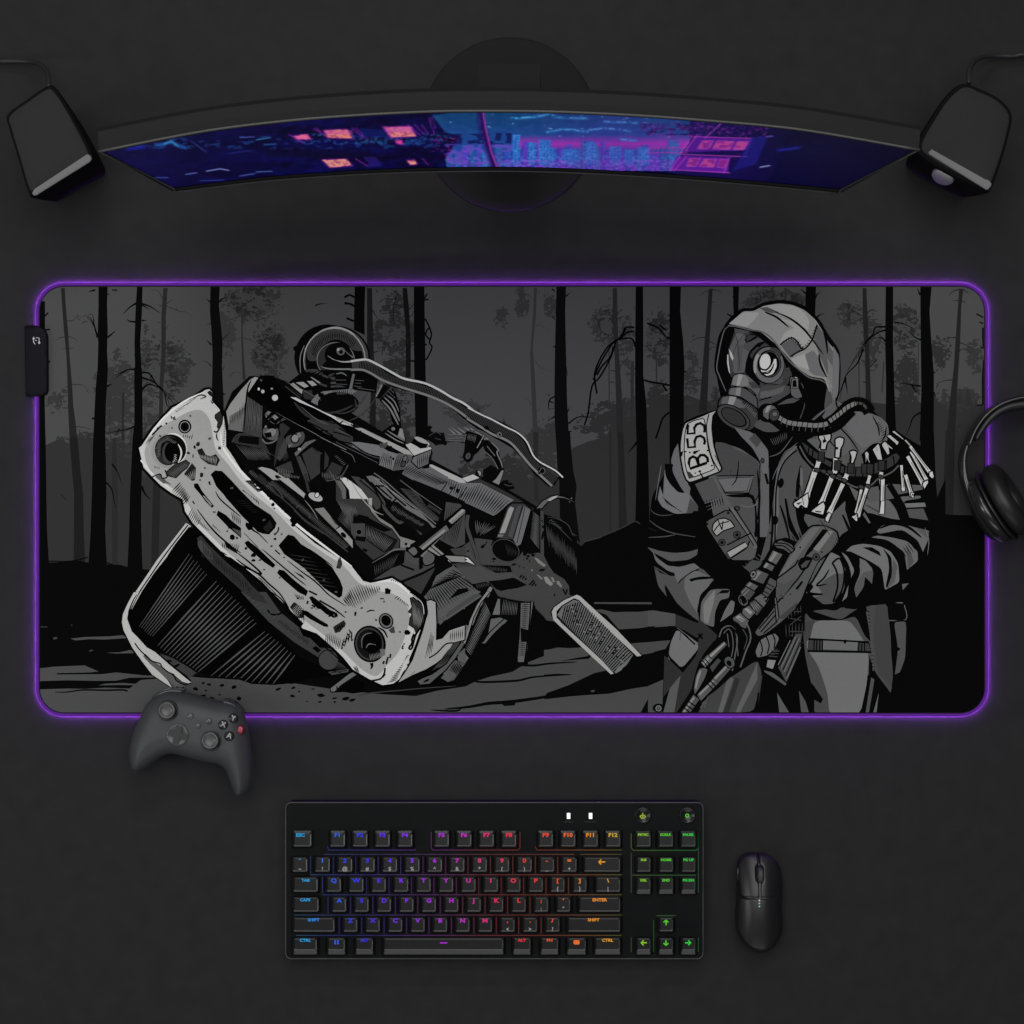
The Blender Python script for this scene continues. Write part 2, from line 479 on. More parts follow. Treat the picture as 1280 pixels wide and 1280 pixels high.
P(10, "22,55 106,55 100,250 102,440 15,400 18,200"); 
P(11, "495,55 578,55 582,300 585,500 590,800 605,900 608,1280 510,1280 500,900 495,500")
Ls(11, 9, "578,150 600,110|578,160 612,155|580,520 600,515|585,310 620,380 635,440 620,500 640,540 610,610 590,640|600,400 590,440 625,480|620,380 600,400|500,650 470,645", 1)
Ls(10, 12, "600,1190 640,1175|620,1240 680,1220|-60,190 -20,190 20,210|-45,305 -20,315 15,330|-60,140 -20,120 20,140", 1)
Ls(12, 9, "-295,205 -250,190 -200,190|-60,180 10,190", 1, 2)
F(640, 350, 6.4)
P(12, "356,55 432,55 425,250 430,500 435,700 440,950 450,1150 455,1280 350,1280 340,1100 340,800 345,500 350,300")
Ls(12, 10, "430,130 470,100|320,70 350,100|345,535 320,535|430,700 445,770|345,930 300,960 295,1030 340,1025|300,970 345,990|300,920 285,915|345,1090 280,1130|440,1060 465,1015|450,1150 520,1100 600,1095 660,1112|325,290 345,320|455,1215 480,1210", 1, 2)
P(10, "990,55 1048,55 1050,400 1050,760 1075,1000 1080,1280 995,1280 985,900 985,500")
P(9, "1268,55 1345,55 1300,400 1300,1280 1265,1280")
Ls(10, 11, "1055,800 1110,815 1200,830 1290,850|1205,840 1240,890|1275,1050 1210,1100 1180,1180 1150,1270|1280,470 1230,460|1230,455 1170,385 1080,345|1230,400 1180,360", 1)
Ls(11, 10, "990,540 960,470 880,470 820,490 750,590 690,700 650,800|980,380 910,380 880,440 820,500|980,410 920,420 860,480|830,490 770,530 700,640 660,760 680,910|810,530 790,610 720,690 680,760|830,500 810,560 780,640 700,780 640,850 610,1060 580,1160|910,380 900,410 870,450", 1)
F(840, 350, 6.4)
P(9, "-20,55 72,55 65,250 90,500 100,700 95,900 95,1290 110,1900 -20,1900")
Ls(9, 10, "95,730 110,735|40,60 20,70")
P(10, "488,55 536,55 530,260 520,320 495,320 490,200"); Ls(10, 8, "490,300 440,270|485,140 495,130|490,290 465,285")
P(10, "1072,55 1152,55 1145,300 1150,320 1100,280 1065,200"); Ls(10, 11, "1145,150 1165,110 1190,100|1070,110 1030,70|1150,310 1180,280 1220,270", 1, 2)
F(1040, 350, 6.4)
P(9, "430,55 490,55 488,500 500,900 515,1280 435,1280 430,1130 432,800 425,500")
P(9, "706,55 797,55 780,250 795,500 815,750 815,1000 812,1290 700,1290 715,900 710,500")
Ls(10, 11, "705,120 680,60|710,480 660,455 600,400|500,340 570,350 660,390|710,850 620,835 520,815|640,840 670,890 715,915|710,1060 650,1100 620,1180 580,1260|815,740 830,735|815,900 830,930|430,375 345,380 330,430 280,480 190,610 100,780|430,400 370,420 290,480 240,560 130,710|425,490 390,460 290,480|250,550 200,670 110,770 60,960|105,780 125,915|110,780 50,930", 1, 2)
F(640, 540, 7.11)
P(12, "388,-10 515,-10 525,150 545,350 575,480 560,620 605,990 425,760 420,450 400,250")
P(9, "1108,-10 1202,-10 1215,400 1222,840 1095,820 1105,400"); L(10, 18, "1110,90 1080,130 1030,185", 1, 2)
F(1140, 540, 3.556)
P(9, "38,-5 97,-5 105,200 118,370 38,370"); P(32, "150,-5 190,-5 184,370 134,370")
F(40, 620, 4.571)
P(9, "43,-340 78,-340 82,-10 86,200 97,390 45,390"); P(30, "214,-336 260,-336 276,-150 292,-10 296,200 304,375 238,375 240,-10 226,-180"); P(40, "460,-330 480,-330 492,0 488,395 458,395 455,0"); L(30, 6, "165,-10 180,10 200,20", 1, 1)
P(9, "350,-336 419,-336 422,-200 424,-60 425,-10 418,200 428,395 322,395 335,200 342,-10 345,-150"); P(9, "575,-336 633,-336 624,-10 620,200 632,410 545,410 555,200 560,-10"); L(9, 7, "420,-80 455,-40 470,30 480,70", 1, 2)
Ls(10, 5, "180,375 240,370 320,350|425,380 480,400|45,380 120,372 200,378")
F(140, 460, 8)
P(9, "222,0 300,0 305,300 300,640 300,900 290,1280 185,1280 200,900 225,600")
L(9, 14, "0,960 50,1030 100,1160", 1, 2)
F(140, 600, 8)
P(9, "190,0 295,0 290,400 305,900 165,900 180,400"); L(9, 20, "295,60 330,140 385,195", 1, 2); P(34, "415,0 485,60 470,600 465,760 390,900 400,400")
# ---- ground
F(0, 0, 1)
P(9, "40,704 70,703 100,701 118,705 150,706 165,710 185,712 300,700 500,690 640,700 720,690 733,676 750,672 770,664 793,651 820,656 900,650 1168,642 1200,644 1240,644 1240,900 40,900")
L(60, 1.4, "730,677 742,674 752,671"); L(50, 1.2, "752,670 775,661 793,652 800,655")
F(40, 620, 4.571)
P(70, "40,985 130,975 200,972 300,968 380,1002 330,1008 145,1012 140,1020 400,1018 480,1008 640,1025 780,1030 780,1036 560,1038 480,1055 360,1056 200,1053 40,1058", 0)
P(70, "40,1105 200,1100 300,1102 420,1095 560,1100 700,1108 900,1090 900,1285 40,1285")
Ls(10, 7, "130,1120 200,1120 290,1108 420,1110 520,1108 560,1118 640,1120 760,1125|380,1080 480,1070 640,1062|400,1090 560,1085 640,1082", 1, 1)
P(70, "380,1082 420,1072 520,1068 600,1074 640,1078 640,1082 500,1080"); P(72, "218,815 300,806 440,802 520,795 545,812 420,820 330,818 250,825")
P(72, "425,895 500,893 560,880 600,890 580,898 480,900"); P(66, "120,810 140,805 146,815 125,820"); P(66, "325,885 340,877 350,881 332,890"); P(62, "50,745 85,746 90,750 50,749"); P(60, "222,736 230,735 230,741 224,740")
F(0, 0, 1)
P(69, "160,862 176,850 200,848 240,846 262,848 300,848 330,852 365,855 400,848 425,842 470,866 530,866 582,858 602,848 640,840 660,828 700,812 735,806 742,802 800,795 840,770 840,820 838,890 838,900 150,900")
# light streaks right of the wreck
F(680, 700, 6.4)
P(72, "370,350 370,338 862,338 862,354")
P(70, "400,400 460,395 560,418 640,415 760,415 870,402 960,415 1024,432 1024,528 860,530 760,545 600,555 500,440")
P(70, "670,670 800,660 900,655 1000,645 960,700 860,745 780,765")
P(9, "0,660 120,640 240,645 300,700 380,760 360,790 240,800 120,810 0,830 0,700 150,700")
P(70, "0,720 110,700 200,705 300,700 380,745 350,768 250,785 130,808 0,828")
P(9, "570,560 760,545 1024,530 1024,640 800,660 660,670")
P(9, "20,1065 200,1000 400,905 560,870 700,770 860,745 960,700 1010,660 960,980 880,1005 800,1015 700,1030 520,1070 350,1080 200,1092 0,1115")
P(69, "370,1050 385,1040 410,1042 395,1058")
Ls(9, 12, "0,925 110,915 220,915", 1, 2)
F(560, 740, 8)
Ls(9, 16, "400,748 560,725 700,728 860,735 1020,715 1290,700|120,830 260,890 400,900 700,885 860,850 1240,825", 1, 1)
Ls(9, 24, "-30,1170 200,1150 400,1115 600,1100 800,1075 1000,1040 1290,950", 1, 1)
P(9, "540,1120 680,1090 665,1135 560,1140"); P(9, "120,820 280,885 200,930 0,960 -20,900")
Ls(9, 14, "-170,1180 60,1190 130,1170", 1, 1)
BL(9, "620,685,26,10")
# ---- overturned wreck
# big dark mass under everything
F(0, 0, 1)
P(8, "262,555 290,490 312,470 345,472 400,492 470,535 540,575 620,618 700,660 735,690 752,730 740,760 700,745 660,770 660,830 600,850 520,870 480,868 420,862 340,850 250,845 200,800 170,760 200,700 245,655", 0)
# --- wheel drum
F(240, 350, 6.4)
E(8, 1080, 620, 262, 265); BL(8, "835,545,26,26"); P(8, "835,540 900,430 1000,385 1000,900 880,820 830,650")
E(None, 1150, 630, 270, 258, 0, (8, 14)); E(60, 1135, 640, 240, 250); E(150, 1140, 640, 250, 262, 0, None)
E(66, 1140, 645, 243, 256); E(8, 1140, 650, 232, 246)
P(58, "925,560 960,500 1040,430 1140,400 1240,420 1320,480 1360,560 1290,560 1240,510 1160,475 1080,500 1020,560 1000,640 930,640", 1)
H(8, 7, "930,560 960,500 1040,430 1140,400 1240,420 1320,480", "1000,640 1010,580 1070,510 1150,475 1230,505 1280,560", 34, .2)
E(46, 1150, 640, 150, 140, 0, (120, 6)); E(8, 1170, 600, 110, 100)
E(90, 1190, 570, 38, 36, 0, (8, 8)); E(150, 1170, 556, 12, 12); E(8, 1192, 575, 16)
L(150, 9, "900,560 950,480 1030,410 1120,380 1200,385 1290,430 1350,520", 1, 1); L(120, 7, "870,760 865,620 900,520", 1, 1)
L(160, 14, "1085,605 1140,640 1210,655 1290,650", 1, 3)
P(8, "1040,690 1060,660 1110,630 1200,660 1300,660 1300,720 1100,715")
L(120, 18, "1030,690 1100,710 1290,715", 1, 3); L(120, 8, "1215,555 1250,590 1290,620", 1, 3)
# axle parts under wheel
P(8, "720,860 900,720 1000,720 1290,720 1290,1050 1160,1080 1000,1020 900,960")
Ls(60, 16, "910,730 960,720 1010,725|1040,760 1090,780|1100,780 1150,770 1220,750|1020,830 1080,850")
H(64, 12, "920,735 1030,765", "1000,715 1060,745", 5)
P(150, "785,835 810,822 885,880 878,912"); P(150, "830,820 890,815 935,850 900,862"); P(150, "920,808 965,808 1000,840 960,850"); P(140, "945,775 960,778 1030,822 1015,828")
P(60, "740,850 770,850 880,930 860,945"); Ls(8, 8, "760,850 870,935|780,845 885,925")
P(56, "1090,760 1160,735 1250,770 1240,800 1120,800"); Ls(8, 8, "1110,770 1220,770|1130,755 1170,790|1200,745 1240,790")
P(72, "1110,815 1250,810 1250,826 1110,832"); P(66, "1110,845 1240,842 1240,856 1110,860"); P(48, "880,890 960,880 970,960 900,950")
P(112, "950,975 990,920 1050,890 1120,885 1140,910 1010,1005"); BL(8, "1030,920,28,22")
P(105, "1100,885 1290,870 1290,915 1150,920"); H(8, 7, "1110,875 1285,868", "1140,925 1285,920", 14, .05)
E(8, 1170, 990, 165, 95)
L(46, 18, "1020,1060 1130,1060 1220,1035 1290,1000", 1, 1)
# radiator flap left
P(140, "265,1052 300,985 380,880 460,790 495,772 535,780 470,860 440,930 430,1010 410,1215 290,1195", 0, (8, 12))
P(104, "300,1090 430,1010 410,1215 290,1195"); P(150, "460,810 500,775 530,782 450,900")
H(30, 6, "300,1100 430,960", "310,1170 420,1100", 9, .3)
P(56, "440,930 560,1010 560,1270 400,1215"); H(8, 7, "445,935 560,1010", "420,1200 550,1225", 16, .12)
L(8, 9, "475,800 440,900 415,1210", 1, 1)
F(280, 460, 8)
H(90, 4, "230,270 390,380", "210,620 370,650", 15, .15)
P(46, "75,740 150,660 380,690 470,880 370,800 140,760"); P(8, "140,720 165,675 350,690 350,770 150,745")
H(88, 5, "110,760 380,790", "250,930 480,920", 14, .12); L(66, 8, "80,740 150,660 370,680")
# bevel plate (black) with bolt holes
P(6, "235,270 365,75 500,75 510,130 560,190 680,280 900,400 1100,500 1290,600 1290,830 1000,690 700,550 520,450")
E(190, 510, 298, 30, 30); E(170, 388, 235, 17, 19); E(190, 348, 210, 12, 15); E(130, 478, 207, 13, 11); E(80, 372, 123, 12, 12)
P(180, "660,290 720,295 850,365 1000,440 1150,500 1290,560 1290,585 1180,560 1080,495 900,400 760,345")
L(120, 8, "520,445 700,545 900,650 1000,710 1290,850", 1, 3)
P(52, "830,530 880,500 960,520 1080,530 1180,600 1290,690 1290,800 1100,690 1000,650", 0)
Ls(8, 9, "880,500 1000,520 1110,560|850,545 960,600 1090,680|1090,640 1180,660 1260,690|1150,600 1290,680|1110,720 1290,760"); BL(8, "980,625,18,12 1025,632,20,12 1075,670,14,10")
H(74, 4, "900,520 1160,620", "1020,560 1280,700", 6)
L(44, 28, "700,340 760,410 840,480 920,510", 1, 1)
# pipes and sockets
P(110, "410,460 440,430 470,440 420,500"); P(120, "480,490 510,465 545,495 510,520"); Ls(80, 7, "460,530 520,560 600,500|440,520 500,470|540,540 620,510")
P(84, "390,650 400,600 450,610 470,640 540,600 555,650 500,720 420,700", 1); E(120, 465, 650, 60, 40, -30); P(8, "400,650 470,640 480,690 420,700")
L(100, 14, "380,710 420,750 480,745 530,710 555,670"); E(110, 418, 588, 14, 18, 0, (8, 5))
P(60, "520,900 560,800 600,700 640,740 620,840 560,930"); P(44, "500,1000 510,860 560,560 590,550 660,600 600,680 560,800")
P(70, "620,720 640,680 760,640 800,650 800,720 740,780 660,790", 1); E(130, 710, 705, 40, 44, 0, (8, 14)); E(110, 750, 672, 22, 26); P(110, "640,770 690,760 650,800")
P(90, "810,740 900,710 930,720 850,770 760,850 720,890 700,850 760,800", 0, (8, 5)); E(140, 755, 812, 17, 15)
P(50, "780,860 880,790 980,850 975,1040 870,1120 820,980"); P(44, "1010,830 1050,900 1040,980 1000,1020"); P(48, "1080,940 1190,990 1160,1060 1010,1130 1000,1070")
H(8, 6, "870,790 960,800", "940,850 1010,850", 8); H(84, 4, "1100,880 1190,980", "1130,870 1230,960", 7)
H(70, 4, "530,800 600,720", "600,940 650,900", 7)
P(58, "720,890 760,880 830,1020 880,1230 840,1270 800,1100"); P(52, "505,1000 670,930 700,1050 560,1030")
H(90, 4, "590,1050 760,1080", "600,1090 750,1110", 14)
L(8, 22, "980,860 975,1000 990,1160 1000,1220 960,1260", 1); L(8, 10, "1290,980 1230,960 1180,1060 1100,1120 1010,1130"); L(70, 12, "1240,970 1190,1060 1120,1110 1020,1130")
# ribbed rail
P(150, "340,1000 380,990 470,1010 600,1090 820,1250 815,1290 700,1290 560,1180 420,1060", 0)
E(8, 543, 1095, 38, 17, 30); H(82, 5, "270,1010 760,1400", "240,1050 730,1450", 46, .1)
P(40, "330,1110 360,1060 440,1130 420,1190"); 
# --- beam (light gray middle)
F(420, 460, 8)
P(110, "150,740 230,740 420,770 520,830 620,860 620,1010 560,1020 430,970 440,900 300,850 170,790", 0)
P(150, "0,490 60,510 200,600 260,600 530,730 780,850 780,870 740,890 520,770 260,640 150,580 0,510")
Ls(8, 9, "150,560 190,600|70,530 20,570|250,625 240,650"); L(8, 10, "520,780 740,890", 1, 1); BL(8, "546,795,22,20 572,908,14,16 548,892,8,10")
Ls(8, 10, "150,750 300,850 440,890|120,790 280,870 430,930|100,820 260,890 420,960")
Ls(95, 4, "0,740 200,840 420,950|130,770 300,860 430,905")
P(76, "430,760 520,740 500,800 440,800"); H(8, 6, "430,740 520,780", "430,790 500,800", 9); H(8, 8, "470,840 560,870", "420,960 560,1020", 9, .05)
P(86, "620,850 760,870 760,1000 560,1030"); H(8, 9, "600,870 750,880", "560,1030 700,1010", 11); E(90, 690, 905, 20, 32, 25, (8, 8)); E(60, 672, 960, 24, 30, 25, (8, 9))
P(96, "700,960 760,940 830,1010 930,970 1100,1050 1290,1160 1290,1290 1050,1270 820,1150 660,1060", 0)
H(8, 10, "740,950 1180,1140", "640,1050 1000,1170", 38, .1); 
P(160, "930,965 960,965 1290,1120 1290,1160 1100,1080 940,985"); Ls(8, 7, "1110,1150 1040,1250|1220,1160 1110,1290|1290,1100 1290,1120")
E(8, 1153, 1200, 15, 20); E(8, 1217, 1228, 15, 22)
# bracket box
P(180, "780,690 830,690 930,750 935,770 850,800 750,760 690,770 780,860 950,800 940,790"); P(170, "690,770 745,745 850,800 945,785 960,815 780,880", 0, (8, 6))
P(8, "755,745 785,700 925,760 900,800 840,805"); E(150, 852, 722, 72, 22, 24)
P(100, "775,885 955,815 930,960 825,1005 750,935", 0, (8, 10)); H(8, 9, "800,880 950,830", "810,1010 930,960", 11); P(8, "955,815 965,850 930,1000 850,1010 920,960")
# rods right of wheel
P(120, "395,285 450,165 475,170 420,295"); P(8, "475,160 540,190 440,310 400,300"); 
P(8, "430,320 480,280 560,200 600,260 640,400 650,580 700,720 660,700 560,540 540,450 480,350"); 
Ls(120, 17, "480,290 560,370 610,470 635,530|460,320 540,410 590,500 625,570", 1, 1); Ls(110, 12, "500,265 580,330 630,440|520,230 590,300|540,210 580,250", 1, 1)
P(8, "430,660 560,560 640,590 700,740 680,780"); Ls(120, 12, "510,625 600,680 690,730|490,650 600,720 680,755", 1, 1); E(110, 572, 608, 20, 18); P(130, "640,600 665,610 690,720 620,680")
Ls(56, 12, "0,450 90,450 180,410 260,330 320,240|130,530 250,470 340,380 400,290|190,310 200,380 180,450", 1, 1)
P(8, "-20,20 250,20 420,110 400,250 200,220 0,160"); Ls(100, 14, "0,60 60,50 110,80|0,120 100,120|0,160 110,165|190,120 280,130|190,150 250,155|180,180 260,190|210,200 390,225", 1, 1); P(100, "165,60 190,60 160,210 130,210"); H(90, 5, "0,240 110,230", "10,270 110,265", 10); P(110, "120,225 210,225 190,245 115,245")
# spare details at far end of spring
P(8, "920,600 960,640 1080,650 1100,760 1000,770 920,720"); BL(8, "935,600,20,28 1000,745,30,30 1090,755,22,25"); Ls(70, 6, "930,680 1000,640 1050,670|990,700 1050,720"); L(8, 7, "1110,740 1200,730 1290,750")
# --- leaf spring strip
F(440, 350, 6.4)
P(8, "-10,630 130,625 200,660 300,730 430,790 600,830 740,890 900,980 1000,1060 1150,1120 1290,1190 1290,1280 1230,1275 1100,1230 1000,1190 880,1100 780,1010 620,935 450,890 300,850 220,800 130,740 -10,720")
L(56, 62, "0,675 120,680 200,725 300,790 450,840 600,885 740,950 880,1040 1000,1120 1150,1180 1280,1240", 1)
H(8, 6, "60,645 200,690 300,750 450,805 600,850 740,915 880,1000 1000,1075 1280,1200", "50,715 190,755 300,810 440,870 590,920 730,985 870,1070 1000,1160 1250,1280", 120, .05, 0)
L(190, 17, "-10,650 60,640 130,640 250,700 330,745 420,790 580,825 700,880 800,940 900,990 1000,1065 1100,1105 1280,1190", 1)
L(120, 18, "-10,718 80,718 150,745 240,800 330,835 450,875 610,925 750,985 860,1055 960,1130 1060,1195 1150,1230 1290,1285", 1)
E(8, 1070, 1185, 28, 18, 20); E(120, 1175, 1240, 22, 22, 0, (8, 4)); E(8, 1180, 1240, 12)
F(560, 500, 8)
P(8, "225,80 340,140 560,230 700,310 790,400 860,540 940,630 1060,680 1165,770 1140,800 1100,790 1050,880 1000,860 860,740 760,600 640,480 520,410 330,300 215,215")
P(52, "220,110 340,165 560,260 680,340 760,420 830,560 920,650 1050,710 1110,760 1040,850 880,720 780,590 660,460 540,370 420,300 280,220 160,130")
H(8, 7, "200,110 400,195 560,270 690,345 780,450 840,570 930,650 1100,770", "170,190 300,260 480,350 620,430 720,530 820,660 920,740 1030,850", 64, .05, 0)
L(190, 15, "200,78 340,150 440,195 580,270 700,330 790,420 850,550 920,620 1000,665 1080,710 1150,775", 1)
L(115, 22, "190,185 330,270 440,340 560,390 640,440 720,530 820,650 900,730 1030,850 1045,865", 1)
P(8, "345,265 400,260 415,300 380,300"); E(110, 515, 345, 26, 26, 0, (8, 5)); E(8, 517, 345, 13); P(8, "905,680 940,670 975,700 960,750 900,740"); L(110, 5, "910,720 940,680 970,700 950,740 920,730")
# shackle / hanger under spring
P(8, "150,330 200,310 330,350 380,420 300,520 250,560 160,520 170,430"); Ls(120, 17, "0,280 70,340|30,270 130,345|90,270 170,330|155,270 210,300|215,275 255,305", 1, 3)
Ls(90, 10, "0,350 80,345 170,355|0,385 160,375|0,405 140,410|180,340 160,420"); H(96, 6, "200,330 290,350", "190,400 270,430", 10); Ls(130, 9, "360,355 290,480|380,380 345,430 370,440 400,395 380,380"); L(130, 9, "270,315 340,355")
P(8, "330,400 400,400 500,500 560,700 530,720 470,620 380,540"); Ls(96, 9, "360,510 440,580 500,690|390,460 470,560"); L(120, 12, "430,420 500,490 490,530 530,620 545,680", 1, 1)
E(8, 200, 560, 52, 60); E(60, 200, 560, 20, 30, 20, (90, 4)); P(8, "350,700 430,650 520,700 530,820 440,830 350,780")
P(120, "540,700 555,710 510,850 440,820 480,790"); P(8, "500,850 560,800 650,850 665,885 600,900"); BL(8, "590,810,14,14 635,850,14,26"); L(70, 6, "560,840 610,860 650,850")
P(160, "0,740 180,820 175,850 0,780"); P(170, "140,780 250,740 320,780 190,825", 0, (8, 5)); E(130, 308, 735, 28, 32, 0, (8, 8)); P(8, "270,740 290,700 330,790 300,770")
P(44, "190,830 340,790 520,870 700,990 660,1010 620,1010 480,900 330,840"); L(8, 20, "330,780 500,860 700,970 880,1080", 1)
P(104, "0,800 100,830 330,830 480,910 660,1000 600,1040 500,1130 460,1160 200,1040 0,960", 0); H(8, 11, "0,860 120,1030", "0,790 200,860", 9); H(8, 12, "200,880 330,835 560,950 620,1010", "120,1020 200,1050 340,1110 470,1150", 24, .02); E(8, 30, 880, 17); E(8, 96, 908, 18, 22); Ls(8, 6, "85,840 0,960|190,870 100,1000")
P(8, "0,960 130,1020 450,1160 560,1100 640,1040 500,1290 0,1290")
# right lever hook
P(92, "880,1085 940,1010 1020,965 1090,950 1160,965 1260,1010 1255,1022 1160,985 1080,980 1010,1010 940,1085", 0, (8, 8)); P(160, "990,1005 1040,968 1095,955 1090,972 1020,1010 ")
E(110, 1235, 982, 7); E(110, 1215, 1020, 5)
# --- drum and parts, lower middle right
F(560, 620, 8)
P(64, "60,560 130,520 260,420 440,440 560,620 700,620 760,540 900,560 960,600 1010,700 1060,770 1160,830 1210,900 1215,970 1290,1000 1290,1290 960,1240 860,1100 700,1080 500,1000 420,870 250,860 90,730", 0)
P(70, "60,560 130,520 200,520 280,680 200,680"); P(70, "60,720 290,700 600,760 740,830 560,870 380,860 240,880")
P(8, "960,180 1090,220 1210,300 1240,390 1290,420 1290,1000 1215,990 1210,900 1160,830 1060,770 1010,700 960,600")
H(62, 4, "970,240 1290,560", "1000,500 1290,800", 34, .3); Ls(64, 7, "990,210 1100,230 1200,290 1240,370 1290,400|1000,260 1100,310 1240,450", 1, 1); H(70, 9, "1000,240 1120,320", "1040,230 1150,330", 6)
P(8, "170,200 250,170 520,280 480,420 260,420 300,640 330,690 620,700 640,760 480,770 330,690 280,640 200,400")
L(62, 34, "200,190 190,300 230,430 290,600 300,680", 1); H(92, 5, "260,220 500,300", "280,380 330,400", 12, .2)
H(66, 5, "340,690 600,720", "380,750 580,770", 16, .2)
P(8, "400,850 520,840 660,815 790,890 700,920 600,935 530,950 480,930 430,880")
P(8, "600,110 640,70 760,60 840,120 720,530 690,620 600,655 540,600 430,490")
P(54, "590,110 640,70 760,70 830,130 720,500 640,440 480,420", 0, (8, 10)); P(140, "605,130 625,105 660,120 570,370 515,375"); P(104, "760,100 825,140 730,480 690,500 650,430"); P(70, "690,110 740,90 640,420 600,400"); Ls(8, 5, "745,100 655,430|770,110 690,470")
P(110, "500,385 560,385 540,410 495,405"); E(8, 575, 545, 140, 108, 20); E(None, 575, 545, 140, 108, 20, (70, 6)); H(40, 4, "560,460 700,540", "600,600 690,600", 12)
P(8, "720,500 850,130 910,130 930,560 820,580 760,560"); P(8, "830,150 925,130 925,560 850,550 740,510"); H(90, 8, "850,150 820,420", "920,210 915,540", 19, .02)
P(64, "925,150 955,150 960,600 925,580"); BL(8, "948,310,10,18 945,400,12,50 940,250,8,12")
BL(8, "770,570,26,30 850,590,22,16 800,600,14,14 755,640,6,5 790,628,12,10 815,650,8,7 660,685,24,10 715,700,9,7 755,718,7,5 460,630,20,12 455,655,9,6 345,505,26,16 385,465,9,9 370,485,10,8 515,662,5,5 200,550,14,9 1065,990,8,14 940,740,34,14")
P(120, "860,615 890,620 980,690 960,710 900,670"); P(120, "885,785 910,790 950,830 930,835"); P(130, "955,810 990,805 1050,880 1030,900 980,870"); P(120, "1025,810 1050,815 1070,860 1050,865"); P(120, "1085,850 1110,850 1140,900 1130,915 1090,880"); E(130, 840, 742, 8)
Ls(8, 11, "740,790 715,820|765,800 740,830|785,820 770,840|860,840 810,890|870,860 835,900|880,880 870,900|1150,930 1180,990|1190,930 1185,970", 0)
P(8, "250,880 380,855 410,870 430,900 290,940"); H(66, 6, "270,880 400,860", "290,930 420,900", 8)
P(180, "-10,595 50,595 200,610 275,690 190,665 60,665 0,680", 0, (8, 10)); E(8, 178, 638, 13, 8); E(8, 28, 607, 8, 7)
L(56, 14, "0,690 60,685 270,700"); P(66, "80,730 240,890 270,960 200,1000 120,830")
# striped gearbox panel
P(84, "-150,860 30,735 290,940 270,980 340,1000 0,1230 -130,1290 -170,1100", 0); H(8, 12, "-160,880 30,740 290,940", "-160,1290 -20,1230 330,990", 16, .03)
# lower struts
P(8, "340,1000 440,900 500,1010 560,1020 720,1050 850,1060 880,1130 940,1190 1000,1290 -20,1290 0,1230")
P(120, "215,1290 240,1200 300,1080 380,960 420,905 445,920 410,1000 320,1110 270,1230 250,1290")
F(420, 600, 8)
P(84, "1000,960 1170,850 1290,960 1290,1290 1000,1290 880,1170 950,1080")
H(8, 13, "850,1130 1170,880", "1150,1000 1290,960", 18, .03)
F(560, 740, 8)
P(84, "-200,40 60,-120 290,-20 330,0 0,220 -140,290 -170,200")
H(8, 12, "-230,0 40,-220", "-150,230 310,-40", 20, .03); P(8, "0,80 100,-30 190,-40 210,-10 60,50"); P(72, "-10,255 330,25 260,20 -10,205")
P(8, "370,60 480,20 420,310 200,620 160,560 260,300"); H(98, 9, "370,90 170,570", "430,230 230,640", 30, .03)
P(125, "385,-10 425,0 330,110 260,250 215,400 190,480 150,580 130,560 180,420 215,280 290,120", 0, (8, 8))
P(100, "440,230 495,65 545,65 520,230", 0, (8, 6)); P(8, "520,60 730,100 720,240 520,240"); H(96, 6, "550,70 700,100", "530,230 690,235", 11, .02); Ls(8, 12, "500,62 560,65 640,90 750,100|440,235 700,240")
P(92, "730,110 820,110 800,500 770,700 695,700 720,400"); H(8, 9, "735,115 700,640", "815,115 780,640", 32, .02); P(8, "725,360 800,380 790,500 730,500")
P(112, "830,90 855,105 830,300 800,560 775,715 765,700 800,450 820,250", 0, (8, 10)); P(8, "695,600 700,700 660,700")
P(8, "855,110 880,190 950,240 1050,370 1140,490 1150,540 1010,575 880,572 800,600 830,400"); P(8, "430,300 600,300 720,280 700,600 480,630 320,690 190,720 330,520")
P(92, "430,270 520,255 605,290 540,330 440,430 370,515 340,510 400,430", 0); Ls(8, 8, "560,270 420,400 350,500|600,285 560,330")
P(100, "0,385 180,330 215,340 150,500 0,520"); H(8, 9, "20,380 200,330", "30,510 150,490", 9)
P(90, "90,640 150,580 210,660 170,720 100,690", 0, (8, 6)); E(8, 142, 640, 20); P(80, "0,760 70,680 170,720 60,880 0,900"); H(8, 8, "70,690 170,740", "0,790 70,840", 6, 0.02); P(90, "-60,700 60,560 130,560 60,700 -40,860")
Ls(8, 9, "0,700 130,530|0,650 90,560|-40,780 60,640")
# car pedal plate
F(680, 700, 6.4)
P(8, "50,420 70,380 150,320 250,275 290,280 400,390 600,590 790,765 750,780 700,760 600,890 540,925 400,790 200,600 80,490", 0)
P(160, "62,415 80,380 160,322 262,278 290,290 420,410 580,555 780,765 745,772 560,600 400,450 280,320 240,305 140,365 100,410 100,460 200,560 330,680 460,800 558,908 535,915 400,790 190,590 75,480", 0)
P(104, "105,440 150,370 240,318 280,330 400,450 560,600 712,760 660,840 580,905 555,895 440,770 300,640 180,520", 0)
H(8, 9, "160,370 290,330 460,490 712,760", "130,500 200,560 400,730 560,900", 44, .02, 0)
for k in range(60):
    u, v_ = hr.random(), hr.uniform(.12, .9)
    a = (200 + u * 400 + v_ * 150 - 60, 350 + u * 420 - v_ * 0 + 0)
    x, y = 150 + 440 * u + (1 - v_) * 110, 440 + 420 * u - (1 - v_) * 110
    BL(8 if k % 3 else 120, "%.0f,%.0f,9,7" % (x, y))
P(110, "580,870 600,850 650,830 620,880 570,910")
